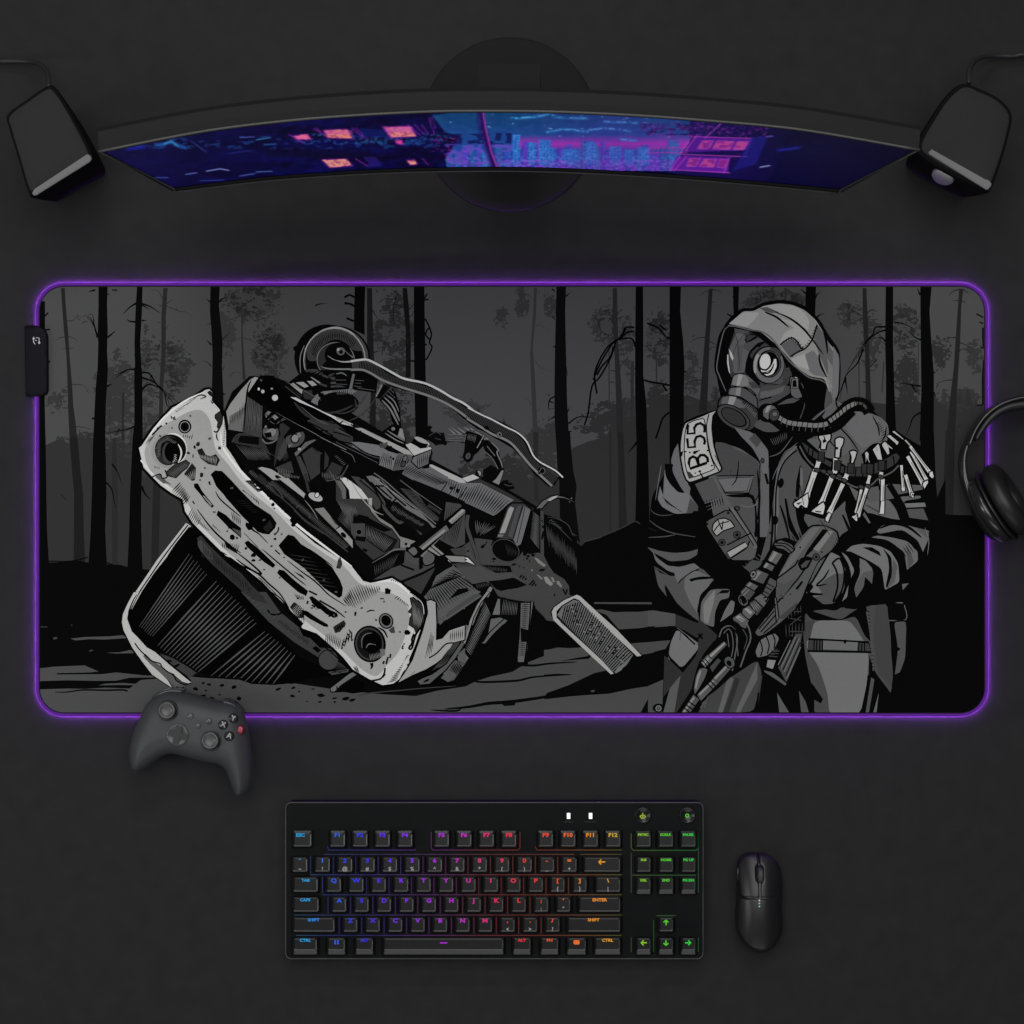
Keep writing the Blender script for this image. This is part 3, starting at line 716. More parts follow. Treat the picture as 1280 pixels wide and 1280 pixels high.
# --- rear tub below the grille: black shell with ruled lines
F(140, 600, 8)
P(6, "745,430 880,540 960,640 1100,800 1290,1000 1290,1290 140,1290 200,1180 420,900 600,640")
F(140, 740, 8)
P(6, "250,0 1400,0 1400,900 1290,860 1000,850 840,800 440,600 360,560 170,400 150,250")
F(280, 740, 8)
P(6, "-60,-60 60,-100 450,300 740,640 1000,760 1290,800 1200,830 1000,850 860,870 700,910 500,930 280,920 100,860 -100,850")
F(0, 0, 1)
H(76, 1.7, "236,689 244,697 253,707 262,717", "172,784 178,788 184,792 190,798", 11, .03)
H(78, 2.3, "269,724 283,737 301,754 312,767 323,780", "195,806 204,814 218,826 232,836 247,843", 15, .02)
H(78, 2.3, "331,786 345,799 358,810 371,820", "258,845 272,848 300,852 345,856", 10, .03)
F(280, 740, 8)
 
P(58, "170,0 420,0 560,200 770,370 960,560 1060,560 1140,640 1060,760 1000,750 940,650 700,500 450,300", 0); E(66, 1045, 680, 100, 100, 0, (8, 8)); P(6, "880,560 920,540 970,580 940,610")
P(6, "760,380 830,400 880,450 850,460 790,440"); L(6, 12, "430,170 470,220 540,225 590,200"); H(8, 6, "540,250 880,480", "520,310 820,540", 24, .3)
H(60, 5, "1060,640 1150,700", "1100,780 1250,780", 12); P(70, "1040,800 1250,770 1240,800 1080,830"); Ls(8, 5, "1060,810 1230,785|1090,790 1180,810")
P(100, "1060,960 1240,820 1330,770 1330,830 1180,930 1110,1000 1070,1000", 0, (8, 10)); BL(8, "1130,960,8,18 1160,950,8,18")
P(6, "1110,1005 1290,870 1400,900 1400,1000 1290,1015 1200,1000")
BL(8, "-20,930,10,8 100,950,28,18 150,1060,22,20 545,970,36,12 692,960,24,14 750,995,14,9 688,1040,26,16 935,932,16,12 1005,920,16,10 888,970,16,8 970,1033,42,20 830,1095,14,6 958,1100,20,10 1105,1063,28,10 1108,1100,14,12 1220,1065,44,20 1280,1080,40,16")
F(140, 740, 8)
BL(8, "970,925,26,12 1100,935,30,16 1220,950,26,16 910,910,18,10 835,970,26,20 940,985,16,8 900,1040,50,16 1075,1028,16,8 1000,1058,26,10 1270,1065,22,22")
P(60, "460,600 560,630 760,740 850,800 780,860 560,700"); BL(8, "570,690,40,12 640,740,50,14"); 
# dark inner band between grille and tub
F(140, 600, 8)
P(44, "850,580 890,555 960,640 1040,720 1120,800 1200,870 1290,930 1400,1060 1500,1150 1560,1240 1420,1200 1290,1110 1180,1010 1080,920 1000,850 900,760 850,660", 0); P(62, "850,620 890,600 1000,720 1020,800 960,790 880,700"); H(8, 6, "900,600 1400,1040", "920,780 1380,1160", 30, .3); L(6, 10, "850,600 860,680 960,810 1100,940 1290,1110", 1)
F(280, 740, 8)
H(70, 4, "200,60 520,330", "260,20 600,270", 8, .2)
# bright fender rim
F(140, 600, 8)
P(170, "740,430 790,460 660,620 540,780 420,930 300,1110 200,1290 140,1290 200,1170 330,980 450,800 600,610", 0)
Ls(8, 9, "760,450 620,630 500,790 390,950 270,1130 190,1290|775,470 640,640 560,760", 1)
F(140, 740, 8)
P(172, "215,0 275,0 215,120 165,215 155,265 200,390 260,450 350,550 440,600 560,710 780,890 800,905 770,920 700,900 640,850 600,820 540,790 480,740 400,690 330,620 330,660 400,730 470,790 560,880 605,955 580,950 400,830 300,700 200,560 110,380 95,300 105,220 150,120", 0, (8, 6))
P(84, "330,620 400,690 480,730 540,780 600,830 640,870 720,930 700,960 640,960 560,880 450,780 380,720 310,640"); L(6, 9, "228,510 270,570 330,630 400,690 480,715 500,750 560,800 620,830 640,880 720,925 790,910")
L(6, 9, "225,200 165,215 205,100 250,20", 1, 1); L(8, 10, "110,380 200,570 300,710 400,830", 1, 1); L(8, 14, "640,950 680,965 720,958"); L(8, 10, "440,600 560,700 790,890"); L(8, 12, "450,600 600,650 760,740 860,805 1000,850 1290,870", 1)
# middle engine mess between beam and grille
F(420, 600, 8)
P(8, "0,0 780,0 1080,120 1290,215 1290,280 1000,960 660,1030 560,980 340,1000 100,830 0,700")
P(50, "0,200 130,190 300,190 380,330 560,490 640,580 630,680 480,740 370,800 200,640 150,430", 0)
P(50, "0,0 60,60 100,190 0,200"); P(96, "0,0 50,10 100,90 100,190 65,190 50,90"); P(180, "40,-18 90,-26 160,20 250,90 340,210 300,190 140,185 130,100", 0)
P(58, "150,-40 230,-30 290,20 380,100 470,220 440,280 400,300 340,200 250,90"); 
P(120, "300,190 340,210 380,300 430,370 560,450 640,560 800,610 760,640 700,680 640,680 640,600 560,490 440,420 350,320", 0, (8, 6))
L(64, 32, "260,0 400,110 470,200 490,290 620,420 680,410 760,440 860,540", 1); L(8, 9, "290,0 420,120 500,220 520,290 640,390 700,390 800,440 920,560", 1); L(8, 9, "235,0 380,120 450,210 460,300 610,440", 1)
P(104, "300,-35 360,-45 460,0 560,110 650,190 760,280 840,310 920,400 1000,470 960,480 840,400 720,310 620,220 540,210 480,170 380,60"); Ls(8, 12, "350,20 480,170 550,210|400,50 560,190|370,60 480,60|440,0 560,140 700,260|600,190 540,250 520,290")
P(12, "520,290 580,230 700,290 920,420 1000,520 900,560 640,400"); H(86, 5, "570,240 900,440", "540,300 840,470", 24, .25)
P(60, "640,80 800,110 860,200 900,260 1030,380 1020,410 960,400 840,300"); H(8, 6, "640,90 1020,390", "780,100 1030,400", 20, .1); L(90, 12, "380,-70 480,0 640,140 820,290 1000,440", 1); L(86, 8, "640,0 800,120 900,190 1060,300", 1); H(70, 5, "930,230 1050,310", "910,270 1040,350", 10)
P(66, "1100,220 1240,240 1290,290 1290,640 1190,680 1040,600 1080,400"); H(8, 8, "1110,230 1290,300", "1060,600 1200,660", 9, .1)
P(8, "150,430 210,370 330,380 520,480 560,500 480,520 290,440"); P(24, "290,440 620,600 560,700 480,730 300,600"); H(100, 5, "300,450 590,600", "300,590 480,720", 17, .05)
P(66, "150,440 290,430 290,600 200,610 150,530"); E(8, 230, 520, 36, 36); E(None, 230, 520, 30, 30, 0, (96, 7)); P(8, "200,560 300,570 290,620 190,600"); P(8, "270,680 320,700 300,725 265,700")
H(78, 4, "0,380 110,240", "150,520 200,310", 14, .1); P(8, "180,330 330,370 300,440 170,400")
P(8, "340,850 500,760 690,690 680,830 640,850 560,890 340,1000 270,900"); L(104, 20, "360,830 480,760 580,700 700,690", 1, 3); H(62, 4, "370,860 640,720", "390,960 560,880", 12, .1)
P(66, "690,700 780,790 860,780 980,760 980,860 840,930 640,1010 500,1000 370,1000 560,880 650,850 680,830", 0)
P(84, "860,720 940,700 990,760 970,830 880,850", 1, (8, 10)); P(70, "700,720 760,720 830,780 820,860 700,800"); L(8, 14, "650,850 780,900"); L(8, 8, "660,1020 800,960 950,900 1000,860")
P(8, "830,780 870,770 870,880 830,900"); L(8, 10, "0,0 1,1", 0)
P(60, "1140,690 1290,670 1290,740 1180,740"); P(130, "1080,750 1290,760 1290,830 1150,820", 0, (8, 9)); P(50, "660,1030 860,950 1000,870 900,1050 850,1140 760,1080", 0); P(8, "1010,830 1060,760 1150,830 1170,860 950,970")
P(110, "820,740 1290,280 1290,330 860,770"); 
P(150, "330,180 360,180 360,260 330,240"); P(130, "910,690 960,640 1080,740 1030,760"); Ls(8, 8, "940,660 1050,750|900,690 1000,760")
# upper left inside rail continuing (rod from socket)
F(280, 600, 8)
P(8, "420,0 840,0 1290,640 1290,800 1100,700 600,260")
L(50, 12, "440,20 520,130 600,200 690,280 800,390 1000,530 1240,720", 1); H(78, 5, "500,0 1260,650", "440,30 1200,700", 70, .1)
L(64, 9, "460,40 500,60 560,130 590,180"); L(64, 8, "720,280 760,260 860,350 850,380"); L(56, 7, "700,300 820,420 1000,540"); 
P(150, "540,-20 640,-20 815,140 800,180", 0); P(120, "900,290 1000,270 1150,460 1110,500", 0, (8, 8)); P(140, "1115,500 1165,465 1290,600 1290,690", 0, (8, 6)); E(8, 1195, 550, 34, 20, 45); H(8, 6, "1060,370 1110,440", "1090,380 1150,460", 7)
E(8, 900, 200, 105, 72, 25); E(165, 915, 170, 78, 42, 22, (8, 8)); E(190, 930, 150, 22, 28, 25, (8, 8)); L(8, 30, "940,120 990,60 1000,0", 1); L(46, 26, "850,120 830,40 815,-60", 1)
H(76, 5, "1180,380 1230,250", "1290,500 1290,400", 10)
# fine shock absorber
F(420, 600, 8)
P(8, "690,690 780,640 1110,400 1290,250 1290,340 1150,480 820,780 780,780")
P(96, "830,670 1100,450 1120,480 1130,500 860,690", 0); P(130, "850,680 1080,490 1095,510 870,700"); P(140, "1125,410 1260,290 1290,300 1290,330 1160,440"); H(8, 5, "1140,410 1290,290", "1170,450 1290,340", 16, .3)
P(90, "720,700 780,665 820,720 780,760 740,730", 1, (8, 8)); E(130, 725, 655, 16); E(8, 700, 640, 14); L(8, 9, "700,700 760,660 1100,400 1270,260", 0)
# extra pen work over the engine
F(280, 400, 4.2667)
Ls(104, 3, "330,330 420,372 520,430|700,560 860,640|410,460 480,520 560,560|560,800 590,850 640,930|700,850 780,930|200,690 300,740|830,880 900,960|620,690 680,720 700,760", 1, 1)
Ls(9, 5, "220,500 280,560 300,620|560,640 640,720|740,830 800,900 860,1000|480,640 540,600|300,600 260,700|860,850 960,930|640,780 660,860", 1, 1)
H(92, 3, "600,960 700,990", "640,1040 720,1050", 10, .1); H(92, 3, "520,810 640,830", "520,840 630,860", 12, .1); H(9, 4, "820,760 940,800", "800,800 920,850", 9, .1); H(100, 3, "280,780 360,800", "290,830 350,850", 8, .1)
L(150, 5, "680,860 720,930 790,1010 850,1040", 1, 1); L(140, 4, "800,840 880,900 960,960 1030,1010", 1, 1); L(130, 4, "430,960 470,1010 500,1060", 1, 1)
# --- WHITE GRILLE PANEL
F(0, 0, 1)
P(190, "172,560 176,556 190,535 215,508 240,497 256,486 262,485 267,490 266,500 275,510 281,520 284,540 284,558 290,566 305,590 322,610 340,625 368,655 395,678 440,706 455,725 463,727 475,725 490,721 502,728 518,742 530,757 533,765 524,800 510,835 500,850 492,856 478,858 462,851 440,838 428,823 417,812 395,793 375,786 378,780 360,762 335,735 310,715 300,707 280,695 263,678 250,665 240,655 230,640 227,625 214,618 200,608 190,598 178,585", 0, (6, 2.2))
P(150, "182,575 183,556 200,535 222,522 238,514 252,513 262,525 266,545 270,562 285,580 300,600 320,620 345,640 370,665 400,688 430,708 448,728 470,738 490,742 505,752 512,768 508,790 498,815 485,830 470,845 450,835 430,815 400,790 380,775 350,750 320,720 290,695 262,668 245,650 235,630 215,610 195,598", 1)
L(212, 2.6, "186,545 205,522 230,502 255,490", 1, 1); L(212, 3.4, "276,540 279,560 300,588 330,618 370,655 410,686 440,708", 1, 1); L(196, 2, "176,575 190,592 212,610"); L(212, 3, "470,728 490,726 505,735 515,745", 1, 1)
F(140, 460, 8)
E(140, 560, 830, 170, 175); E(205, 610, 810, 140, 160); E(12, 585, 815, 158, 152); E(40, 560, 825, 130, 150); E(6, 590, 820, 110, 125); E(60, 560, 850, 60, 105); E(6, 600, 840, 75, 100)
H(90, 5, "440,900 450,740 560,680 660,740", "490,880 500,760 560,730 620,760", 22, .1); L(205, 16, "660,760 690,820 690,880 660,950", 1, 1); H(160, 9, "600,960 650,930 650,860", "610,930 620,900 620,860", 6)
E(6, 728, 586, 66, 70); E(150, 728, 588, 50, 54); E(20, 728, 588, 44, 48); E(6, 726, 586, 30, 34)
H(6, 9, "705,650 820,660", "700,710 800,720", 9, .3); Ls(6, 8, "590,480 600,510|610,490 620,520|625,485 632,520"); Ls(6, 12, "535,560 550,548|450,610 500,575|400,670 470,600")
H(6, 8, "620,430 820,300", "660,450 850,300", 12, .3); L(20, 14, "820,300 880,270 940,285 880,310", 1, 1); P(30, "950,240 980,225 1020,260 1000,290 970,270"); P(60, "980,320 1020,350 1000,360"); 
P(40, "1030,470 1080,430 1110,480 1100,560 1070,620 1050,590 1060,540 1030,500", 0, (6, 6)); L(6, 12, "1015,630 1050,640 1080,590", 1, 1); H(6, 8, "1120,520 1100,790", "1140,520 1130,790", 16, .3)
L(6, 9, "1050,650 1045,690 1065,730", 1, 1); BL(30, "1075,800,18,18 860,760,22,26 825,790,10,18 895,1070,18,24 975,1150,9,24 765,850,18,14 810,880,8,20")
P(30, "850,820 900,800 940,870 990,880 1040,860 1080,920 1050,980 960,960 880,900", 0); H(150, 5, "860,860 1060,880", "880,900 1040,980", 14, .1)
P(48, "540,1040 620,970 740,920 780,950 750,1000 700,1040 640,1100 560,1080", 0, (6, 6)); H(90, 4, "560,1040 740,930", "620,1100 760,990", 12, .1); P(30, "720,1060 800,950 840,1000 830,1120 800,1130"); H(140, 4, "730,1070 830,1000", "790,1120 830,1110", 7)
P(84, "430,1090 480,1060 500,1100 600,1170 540,1150 520,1160"); L(6, 9, "400,1090 480,1060 500,1100 550,1090 530,1020", 1); H(6, 9, "420,970 480,990", "420,1010 480,1015", 6); H(6, 8, "390,670 450,640", "310,790 370,760", 8, .2)
H(6, 10, "680,1130 790,1290", "590,1230 690,1400", 12, .05)
F(140, 600, 8)
P(6, "820,35 860,35 900,110 1020,260 1000,280 940,220 880,140 820,70"); P(130, "905,155 925,160 1000,245 990,262"); L(6, 10, "1035,115 1080,190 1180,280 1290,370", 1, 1); L(6, 9, "965,20 985,50"); L(6, 9, "805,210 825,240")
H(6, 9, "680,20 780,170", "600,100 740,260", 14, .05); H(6, 9, "800,270 900,380", "740,390 850,470", 15, .05); H(6, 8, "860,380 980,500", "860,440 960,510", 12, .2)
L(6, 12, "850,290 960,440 1060,550 1200,670 1290,730", 1, 1); H(6, 8, "1000,430 1090,520", "1010,470 1090,530", 9, .2); BL(6, "1200,570,24,26 1155,512,9,8 1250,580,12,14")
P(6, "1045,350 1060,305 1140,350 1200,410 1290,480 1290,580 1160,470"); P(70, "1200,480 1290,510 1280,560 1215,500"); H(6, 9, "1180,300 1290,370", "1210,420 1290,470", 9, .1)
H(6, 9, "1090,620 1280,640", "1100,680 1250,750", 16, .1); L(6, 12, "960,600 1040,690 1150,750", 1, 1); P(6, "1140,770 1200,790 1290,860 1290,890 1160,820")
P(6, "985,1040 1000,0 1000,0") if False else None
F(140, 460, 8)
P(6, "985,1065 1030,1025 1100,1030 1180,1110 1290,1230 1420,1360 1500,1420 1560,1500 1600,1580 1560,1640 1520,1660 1460,1640 1300,1480 1140,1300", 0)
F(280, 600, 8)
P(6, "-130,-60 -90,-95 0,-60 60,-10 170,110 300,240 470,350 525,430 510,480 450,545 410,540 300,440 150,310 0,150 -80,60", 0)
H(28, 6, "100,200 280,330", "240,200 350,330", 6); P(26, "390,480 460,400 490,470 430,530")
P(6, "545,655 640,545 700,560 770,640 900,720 1080,870 1160,1000 1190,1080 1180,1160 1150,1180 1000,1080 800,880 600,740", 0)
H(46, 5, "600,720 900,1050", "860,760 1180,1100", 8, .15)
H(6, 9, "170,90 360,260", "200,110 340,200", 14, .2); P(100, "-0,0 220,90 330,100 400,110 360,140 240,30 200,0") if False else None
P(70, "210,10 280,0 330,80 400,105 340,120 260,50"); Ls(6, 10, "230,10 290,10|260,30 330,30|300,60 380,60|320,90 400,100"); BL(6, "490,245,18,20 500,285,10,8 510,590,16,12 475,662,12,10 600,775,10,7 220,685,16,14 295,750,28,22 295,805,24,14 85,575,28,28 505,540,9,9 30,512,9,8")
Ls(6, 9, "430,150 450,170|460,165 460,200|485,175 475,200|575,290 600,300|600,300 610,325|630,310 620,330|545,470 540,510 505,550|510,700 560,745")
BL(6, "705,405,42,40 745,400,26,24 690,450,20,18"); H(6, 10, "770,460 940,590", "800,440 960,600", 14, .3); P(6, "690,400 760,405 700,460") 
L(6, 22, "215,440 260,450 290,500 350,540 440,635", 1, 2); P(6, "215,460 240,435 290,460 285,500 240,500")
H(6, 7, "190,520 330,660", "230,560 350,690", 16, .2)
P(6, "205,625 240,605 350,690 515,850 490,880 400,820 230,670", 0); P(6, "530,930 550,895 600,905 700,1000 840,1110 820,1160 740,1120 600,1000", 0)
P(6, "0,600 60,640 150,740 100,720 20,670"); L(6, 10, "380,690 520,810 700,960 820,1055", 1, 1); H(6, 8, "680,905 760,930", "790,980 830,1010", 7, .1)
L(6, 14, "130,725 250,820 370,930 330,930 200,850 120,790", 1, 1); P(6, "20,765 70,775 150,840 160,880 110,870 30,810"); L(6, 12, "70,780 180,860 330,930 450,1040 560,1140 650,1280", 1, 1); H(6, 8, "330,960 540,1160", "380,1000 560,1180", 16, .3)
L(6, 10, "635,805 780,920 880,990 960,1060 1050,1150 1220,1260", 1, 1); L(6, 9, "850,690 950,760 1090,865", 1, 1); P(40, "1120,880 1160,770 1185,840 1160,890"); H(6, 7, "1130,860 1170,790", "1170,890 1185,840", 7)
P(6, "850,1170 900,1210 1000,1290 940,1290 880,1230"); H(6, 8, "690,1130 800,1160", "740,1200 800,1200", 7, .1); Ls(6, 12, "840,1210 830,1240|880,1250 910,1270|955,1205 1100,1290|850,1110 930,1150")
BL(6, "1208,1180,6,6"); H(6, 9, "1185,1210 1260,1080", "1240,1260 1290,1150", 6, .1)
F(280, 740, 8)
L(6, 12, "440,-20 560,60 640,160 720,290 780,370 900,470 1060,590 1280,800", 1, 1); L(6, 14, "565,100 600,150 655,220", 1, 1)
P(30, "660,150 700,100 760,140 800,200 790,260 740,260 690,200"); H(156, 4, "670,170 740,110", "740,260 800,200", 8); H(6, 9, "740,130 800,160", "700,230 810,330", 5, .1)
P(6, "780,180 830,190 960,280 1040,325 1040,350 1000,345 860,270 790,220"); P(6, "855,50 880,40 960,100 1060,180 1130,210 1140,245 1100,260 1020,220 930,140", 0); L(6, 10, "955,85 1100,170 1215,260", 1, 1); E(80, 1110, 235, 20, 12, 30)
P(40, "1090,350 1200,280 1220,320 1160,400 1110,410"); H(6, 9, "1100,330 1210,280", "1120,420 1210,360", 8, .1); H(6, 8, "1010,420 1060,400 1180,470", "1010,530 1080,560 1150,580", 14, .05); L(6, 12, "870,130 930,175", 1, 1)
H(6, 16, "1200,440 1290,380", "1150,600 1290,480", 7, .2)
F(420, 600, 8)
H(6, 11, "60,1190 130,1100 200,1040 320,1040 440,1060", "120,1260 190,1280 230,1270 320,1200 450,1110", 18, .1)
H(6, 8, "200,940 300,1000", "240,910 320,980", 10, .2); H(6, 9, "530,1010 620,1030", "560,990 640,1010", 8, .2); H(6, 10, "570,1180 740,1290", "620,1150 720,1240", 9, .2)
P(6, "490,1085 515,1080 550,1100 540,1140 490,1140"); L(6, 8, "440,1188 480,1186"); H(6, 9, "670,1060 900,1280", "680,1040 900,1220", 3, .05); H(6, 10, "20,770 50,780", "10,860 50,890", 6, .2); P(50, "10,850 40,760 60,820 40,890")
F(420, 740, 8)
E(6, 338, 520, 160, 185, -10); E(60, 335, 520, 140, 165, -10); E(20, 335, 520, 125, 150, -10); E(6, 360, 500, 100, 110); L(100, 10, "260,560 260,470 300,420 360,410", 1, 1); L(120, 9, "300,560 330,520 400,530", 1, 1); E(6, 360, 570, 55, 48)
H(120, 5, "330,620 440,600", "340,690 460,660", 12, .1); P(100, "440,570 490,570 490,630 450,650"); L(6, 26, "355,710 360,750 340,770", 1, 2); H(6, 9, "160,740 210,730", "200,790 240,830", 6)
E(6, 500, 290, 72, 82, -25); E(100, 500, 288, 60, 70, -25); E(6, 500, 285, 46, 55, -25); P(60, "525,380 580,340 590,410 550,410")
L(6, 12, "420,355 480,390 515,460", 1, 1); L(6, 10, "305,205 340,185 390,185", 1, 1); BL(6, "195,215,12,24 712,408,30,28 720,730,12,12 1,235,16,22"); Ls(6, 12, "480,690 470,720|520,650 500,720|545,620 540,660|490,760 480,820 440,870 340,890|490,820 470,850|655,560 675,565|660,540 675,545")
P(40, "740,60 770,50 860,120 890,200 880,300 800,420 780,360 730,330 740,260 760,220 720,200 760,150", 0, (6, 7)); H(130, 5, "760,80 880,220", "770,340 840,360", 10, .1)
L(6, 14, "780,420 760,470 760,510 730,560 760,560 800,420 880,310 900,200 880,100 740,0", 1); Ls(180, 7, "760,20 860,110 880,220|740,10 820,70")
L(6, 16, "850,380 800,540 730,690", 1, 1); L(6, 14, "690,780 660,840 630,910", 1, 1); H(6, 10, "740,620 500,920", "700,640 620,880", 28, .1); H(6, 16, "130,340 40,600", "170,420 60,560", 7, .2); H(6, 8, "10,310 100,330", "0,400 90,350", 7)
F(0, 0, 1)
BL(70, "196,560,2,1.4 205,600,2,1.5 238,520,1.6,1.2 262,548,2,2 250,600,1.6,1.2 290,610,2.4,1.4 330,650,2,1.4 352,668,1.6,1.2 378,700,2.2,1.4 420,740,2,1.2 452,760,2,1.4 480,752,1.6,1.4 440,800,2,1.6 500,790,1.8,1.2 405,725,1.5,1.2 300,668,2,1.2 325,700,2,1.4 350,722,1.8,1.2 390,760,2,1.3 268,640,1.8,1.3")
BL(6, "200,545,1.5,1 215,535,1.2,1 244,560,1.4,1 256,585,1.5,1 310,628,1.5,1 362,672,1.4,1 400,704,1.5,1 432,765,1.4,1 470,775,1.5,1 488,770,1.2,1 505,805,1.4,1 412,770,1.6,1 372,748,1.5,1 330,712,1.4,1 286,660,1.5,1")
F(420, 740, 8)
# white claw part right of grille
P(150, "900,90 950,75 1000,100 1010,300 1005,480 1060,460 1130,380 1290,330 1290,480 1180,510 1100,640 1000,720 900,780 780,830 620,910 700,780 760,680 860,400 915,200", 0, (6, 10))
L(6, 10, "930,660 1010,610 1100,520 1180,510", 1); H(6, 9, "950,390 980,440", "880,680 960,620", 5, .05); H(6, 9, "1140,390 1280,350", "1130,500 1270,480", 9, .1); L(6, 9, "735,850 790,790", 1, 1)
P(84, "1020,260 1080,290 1040,330"); P(60, "1180,510 1240,500 1100,740 1000,760 960,790"); H(6, 8, "1120,570 1220,560", "1000,740 1080,720", 6)
P(84, "810,890 860,860 960,820 1100,720 1250,500 1290,520 1200,660 1100,780 940,920 840,930", 0, (6, 9)); BL(6, "905,888,34,12"); P(84, "1220,620 1290,560 1290,700 1250,690"); P(84, "1050,860 1120,780 1210,820 1120,900"); H(6, 9, "1140,740 1230,690", "1200,840 1290,800", 7, .05)
Ls(6, 8, "880,150 915,200 900,260|960,930 1200,905|980,900 1080,880", 1)
L(60, 10, "215,1035 340,1010 620,985 900,960 1200,940", 1, 1)
# ---- masked man
ROUND[0] = 1
F(0, 0, 1)
# body silhouette
P(9, "812,645 815,620 826,600 840,575 850,550 855,527 870,520 895,512 905,520 940,540 990,530 1040,520 1050,515 1058,505 1075,500 1090,512 1110,530 1130,545 1155,560 1170,590 1168,640 1162,665 1160,700 1145,735 1135,760 1133,800 1132,860 1125,892 830,892 826,850 850,800 832,780 818,750 810,710", 0)
P(9, "830,892 800,892 828,840 852,800 900,800 900,892")
# torso coat
P(84, "895,552 925,560 950,578 952,600 948,640 945,700 910,700 890,640 885,590 893,570", 0)
F(800, 510, 8)
P(72, "750,340 830,345 900,370 980,430 1090,470 1180,540 1200,640 1200,900 1140,960 1020,960 920,900 780,680 760,500", 0)
P(98, "100,1290 100,1290 101,1291") if False else None
P(100, "380,355 395,480 440,660 480,760 505,800 495,860 540,930 580,980 580,1045 350,1060 220,990 175,910 200,780 230,880 245,620 255,620 270,720 320,780 380,840 450,855 400,780 330,650 310,520 340,420", 0)
P(112, "250,640 300,770 380,850 470,850 500,900 460,1050 350,1060 220,980 180,910 205,800 240,900", 0)
P(72, "500,900 580,980 580,1045 465,1055"); L(72, 9, "110,1015 140,1050 220,1075 330,1065", 1, 1)
L(9, 60, "290,560 290,680 350,780 430,840", 1, 2)
# pocket
P(90, "760,680 1140,675 1090,850 850,850", 0, (9, 10)); P(100, "775,705 1110,690 1070,830 850,840", 0, (9, 5)); L(9, 9, "985,520 980,620 960,720 915,780", 1, 1); L(9, 9, "910,610 905,670", 1, 1); P(9, "850,870 1150,850 1190,1290 1140,1290 1130,900 900,890")
P(76, "880,900 1110,890 1150,1010 1150,1250 1100,1250 960,1040", 0)
# strap below neck and coat placket
P(100, "940,200 1110,240 1180,320 1270,420 1270,490 1210,500 1150,420 1040,300", 0); P(70, "1060,320 1120,280 1180,340 1120,380")
P(90, "1200,600 1240,560 1290,600 1290,1290 1200,1290"); L(9, 18, "1235,520 1250,640 1280,760", 1); L(90, 14, "1215,570 1215,700 1200,900 1150,970 1080,990 1000,970", 1)
E(60, 1230, 520, 18, 22, 0, (9, 8)); E(60, 970, 1005, 26, 22, 0, (9, 9)); L(9, 6, "1195,570 1200,700 1180,880 1120,950", 1)
# shoulder plate with number
P(164, "450,145 560,100 625,75 700,40 765,25 730,80 720,200 740,380 790,540 820,600 800,640 500,750 460,720 430,640 400,480 400,350 420,220", 0, (9, 12))
P(170, "470,160 540,125 640,100 660,200 680,400 720,520 755,610 490,710 450,560 440,400 450,250", 0, (9, 7)); L(9, 8, "690,60 665,180 680,340 720,500 790,630", 1)
P(50, "460,630 500,640 545,690 490,710"); BL(9, "600,632,18,12 455,437,11,10 497,445,11,11 675,425,9,9 718,575,16,8 552,650,8,10 590,425,8,10 415,460,16,34")
L(9, 11, "600,640 625,690 655,735", 1, 1)
L(9, 19, "480,165 475,258 548,252 542,200 565,165 605,152 640,175 648,215 642,245", 0)
L(9, 19, "472,303 482,395 552,388 545,335 565,290 605,278 640,300 650,335 640,365", 0)
BL(9, "548,445,18,18 570,435,14,11")
L(9, 20, "670,548 502,606 488,548 498,505 530,485 562,500 585,565", 0); L(9, 20, "585,565 578,505 605,470 645,472 675,500 678,545", 0)
# gauge box strap
P(76, "550,760 740,690 830,870 650,960", 0); H(100, 11, "640,940 680,1040", "830,880 860,940", 4, 0); L(96, 11, "740,700 790,800 890,970", 0); P(9, "500,800 560,780 660,1000 640,1130 600,1100 590,950")
P(74, "640,1140 900,1000 1110,1290 1070,1400 880,1520 700,1250", 0, (9, 10)); L(100, 34, "910,1000 1070,1250 1160,1400", 0); Ls(9, 8, "890,1000 1060,1250 1140,1380|940,990 1100,1240 1185,1380", 0)
BL(9, "670,1160,14,12 882,1050,16,12")
P(150, "720,1220 730,1160 780,1110 850,1100 910,1130 950,1190 830,1230 765,1285", 0, (9, 9)); Ls(9, 8, "740,1230 800,1160 890,1135|780,1120 820,1220|830,1130 820,1220", 1)
F(800, 640, 8)
E(60, 970, 228, 36, 36, 0, (9, 7)); E(9, 970, 228, 16); E(60, 820, 305, 34, 34, 0, (9, 7)); E(9, 820, 305, 16); L(9, 10, "870,330 1110,210", 0)
P(150, "870,400 1050,300 1080,345 905,460", 0, (9, 9)); P(60, "850,410 870,400 905,465 880,470"); H(80, 8, "1000,540 1190,410", "1080,600 1240,450", 6); P(70, "1030,560 1120,480 1250,500 1080,640")
# left sleeve
L(70, 11, "90,80 200,160 350,215 600,255", 1, 1); L(76, 10, "80,255 250,245 360,225", 1, 1); L(60, 8, "85,160 165,190", 1, 1)
P(84, "75,352 200,390 340,410 480,400 580,370 570,430 480,480 300,495 200,440 120,400", 0); P(104, "120,375 160,450 280,540 420,545 540,510 600,560 520,590 450,640 400,680 370,720 340,700 350,610 280,590 160,500", 0)
P(78, "140,540 270,620 300,640 350,640 380,720 450,650 570,600 600,560 640,580 700,600 770,650 680,740 600,870 580,1020 600,1100 400,960 250,720 280,860 180,740", 0)
P(98, "450,650 560,580 680,640 740,640 690,740 600,850 575,1020 500,900 440,760", 0); P(9, "285,510 480,480 570,460 560,490 400,550 310,540"); P(9, "490,670 600,645 740,645 740,665 560,680 510,700"); P(9, "690,740 600,830 568,1000 590,1020 620,880 680,790")
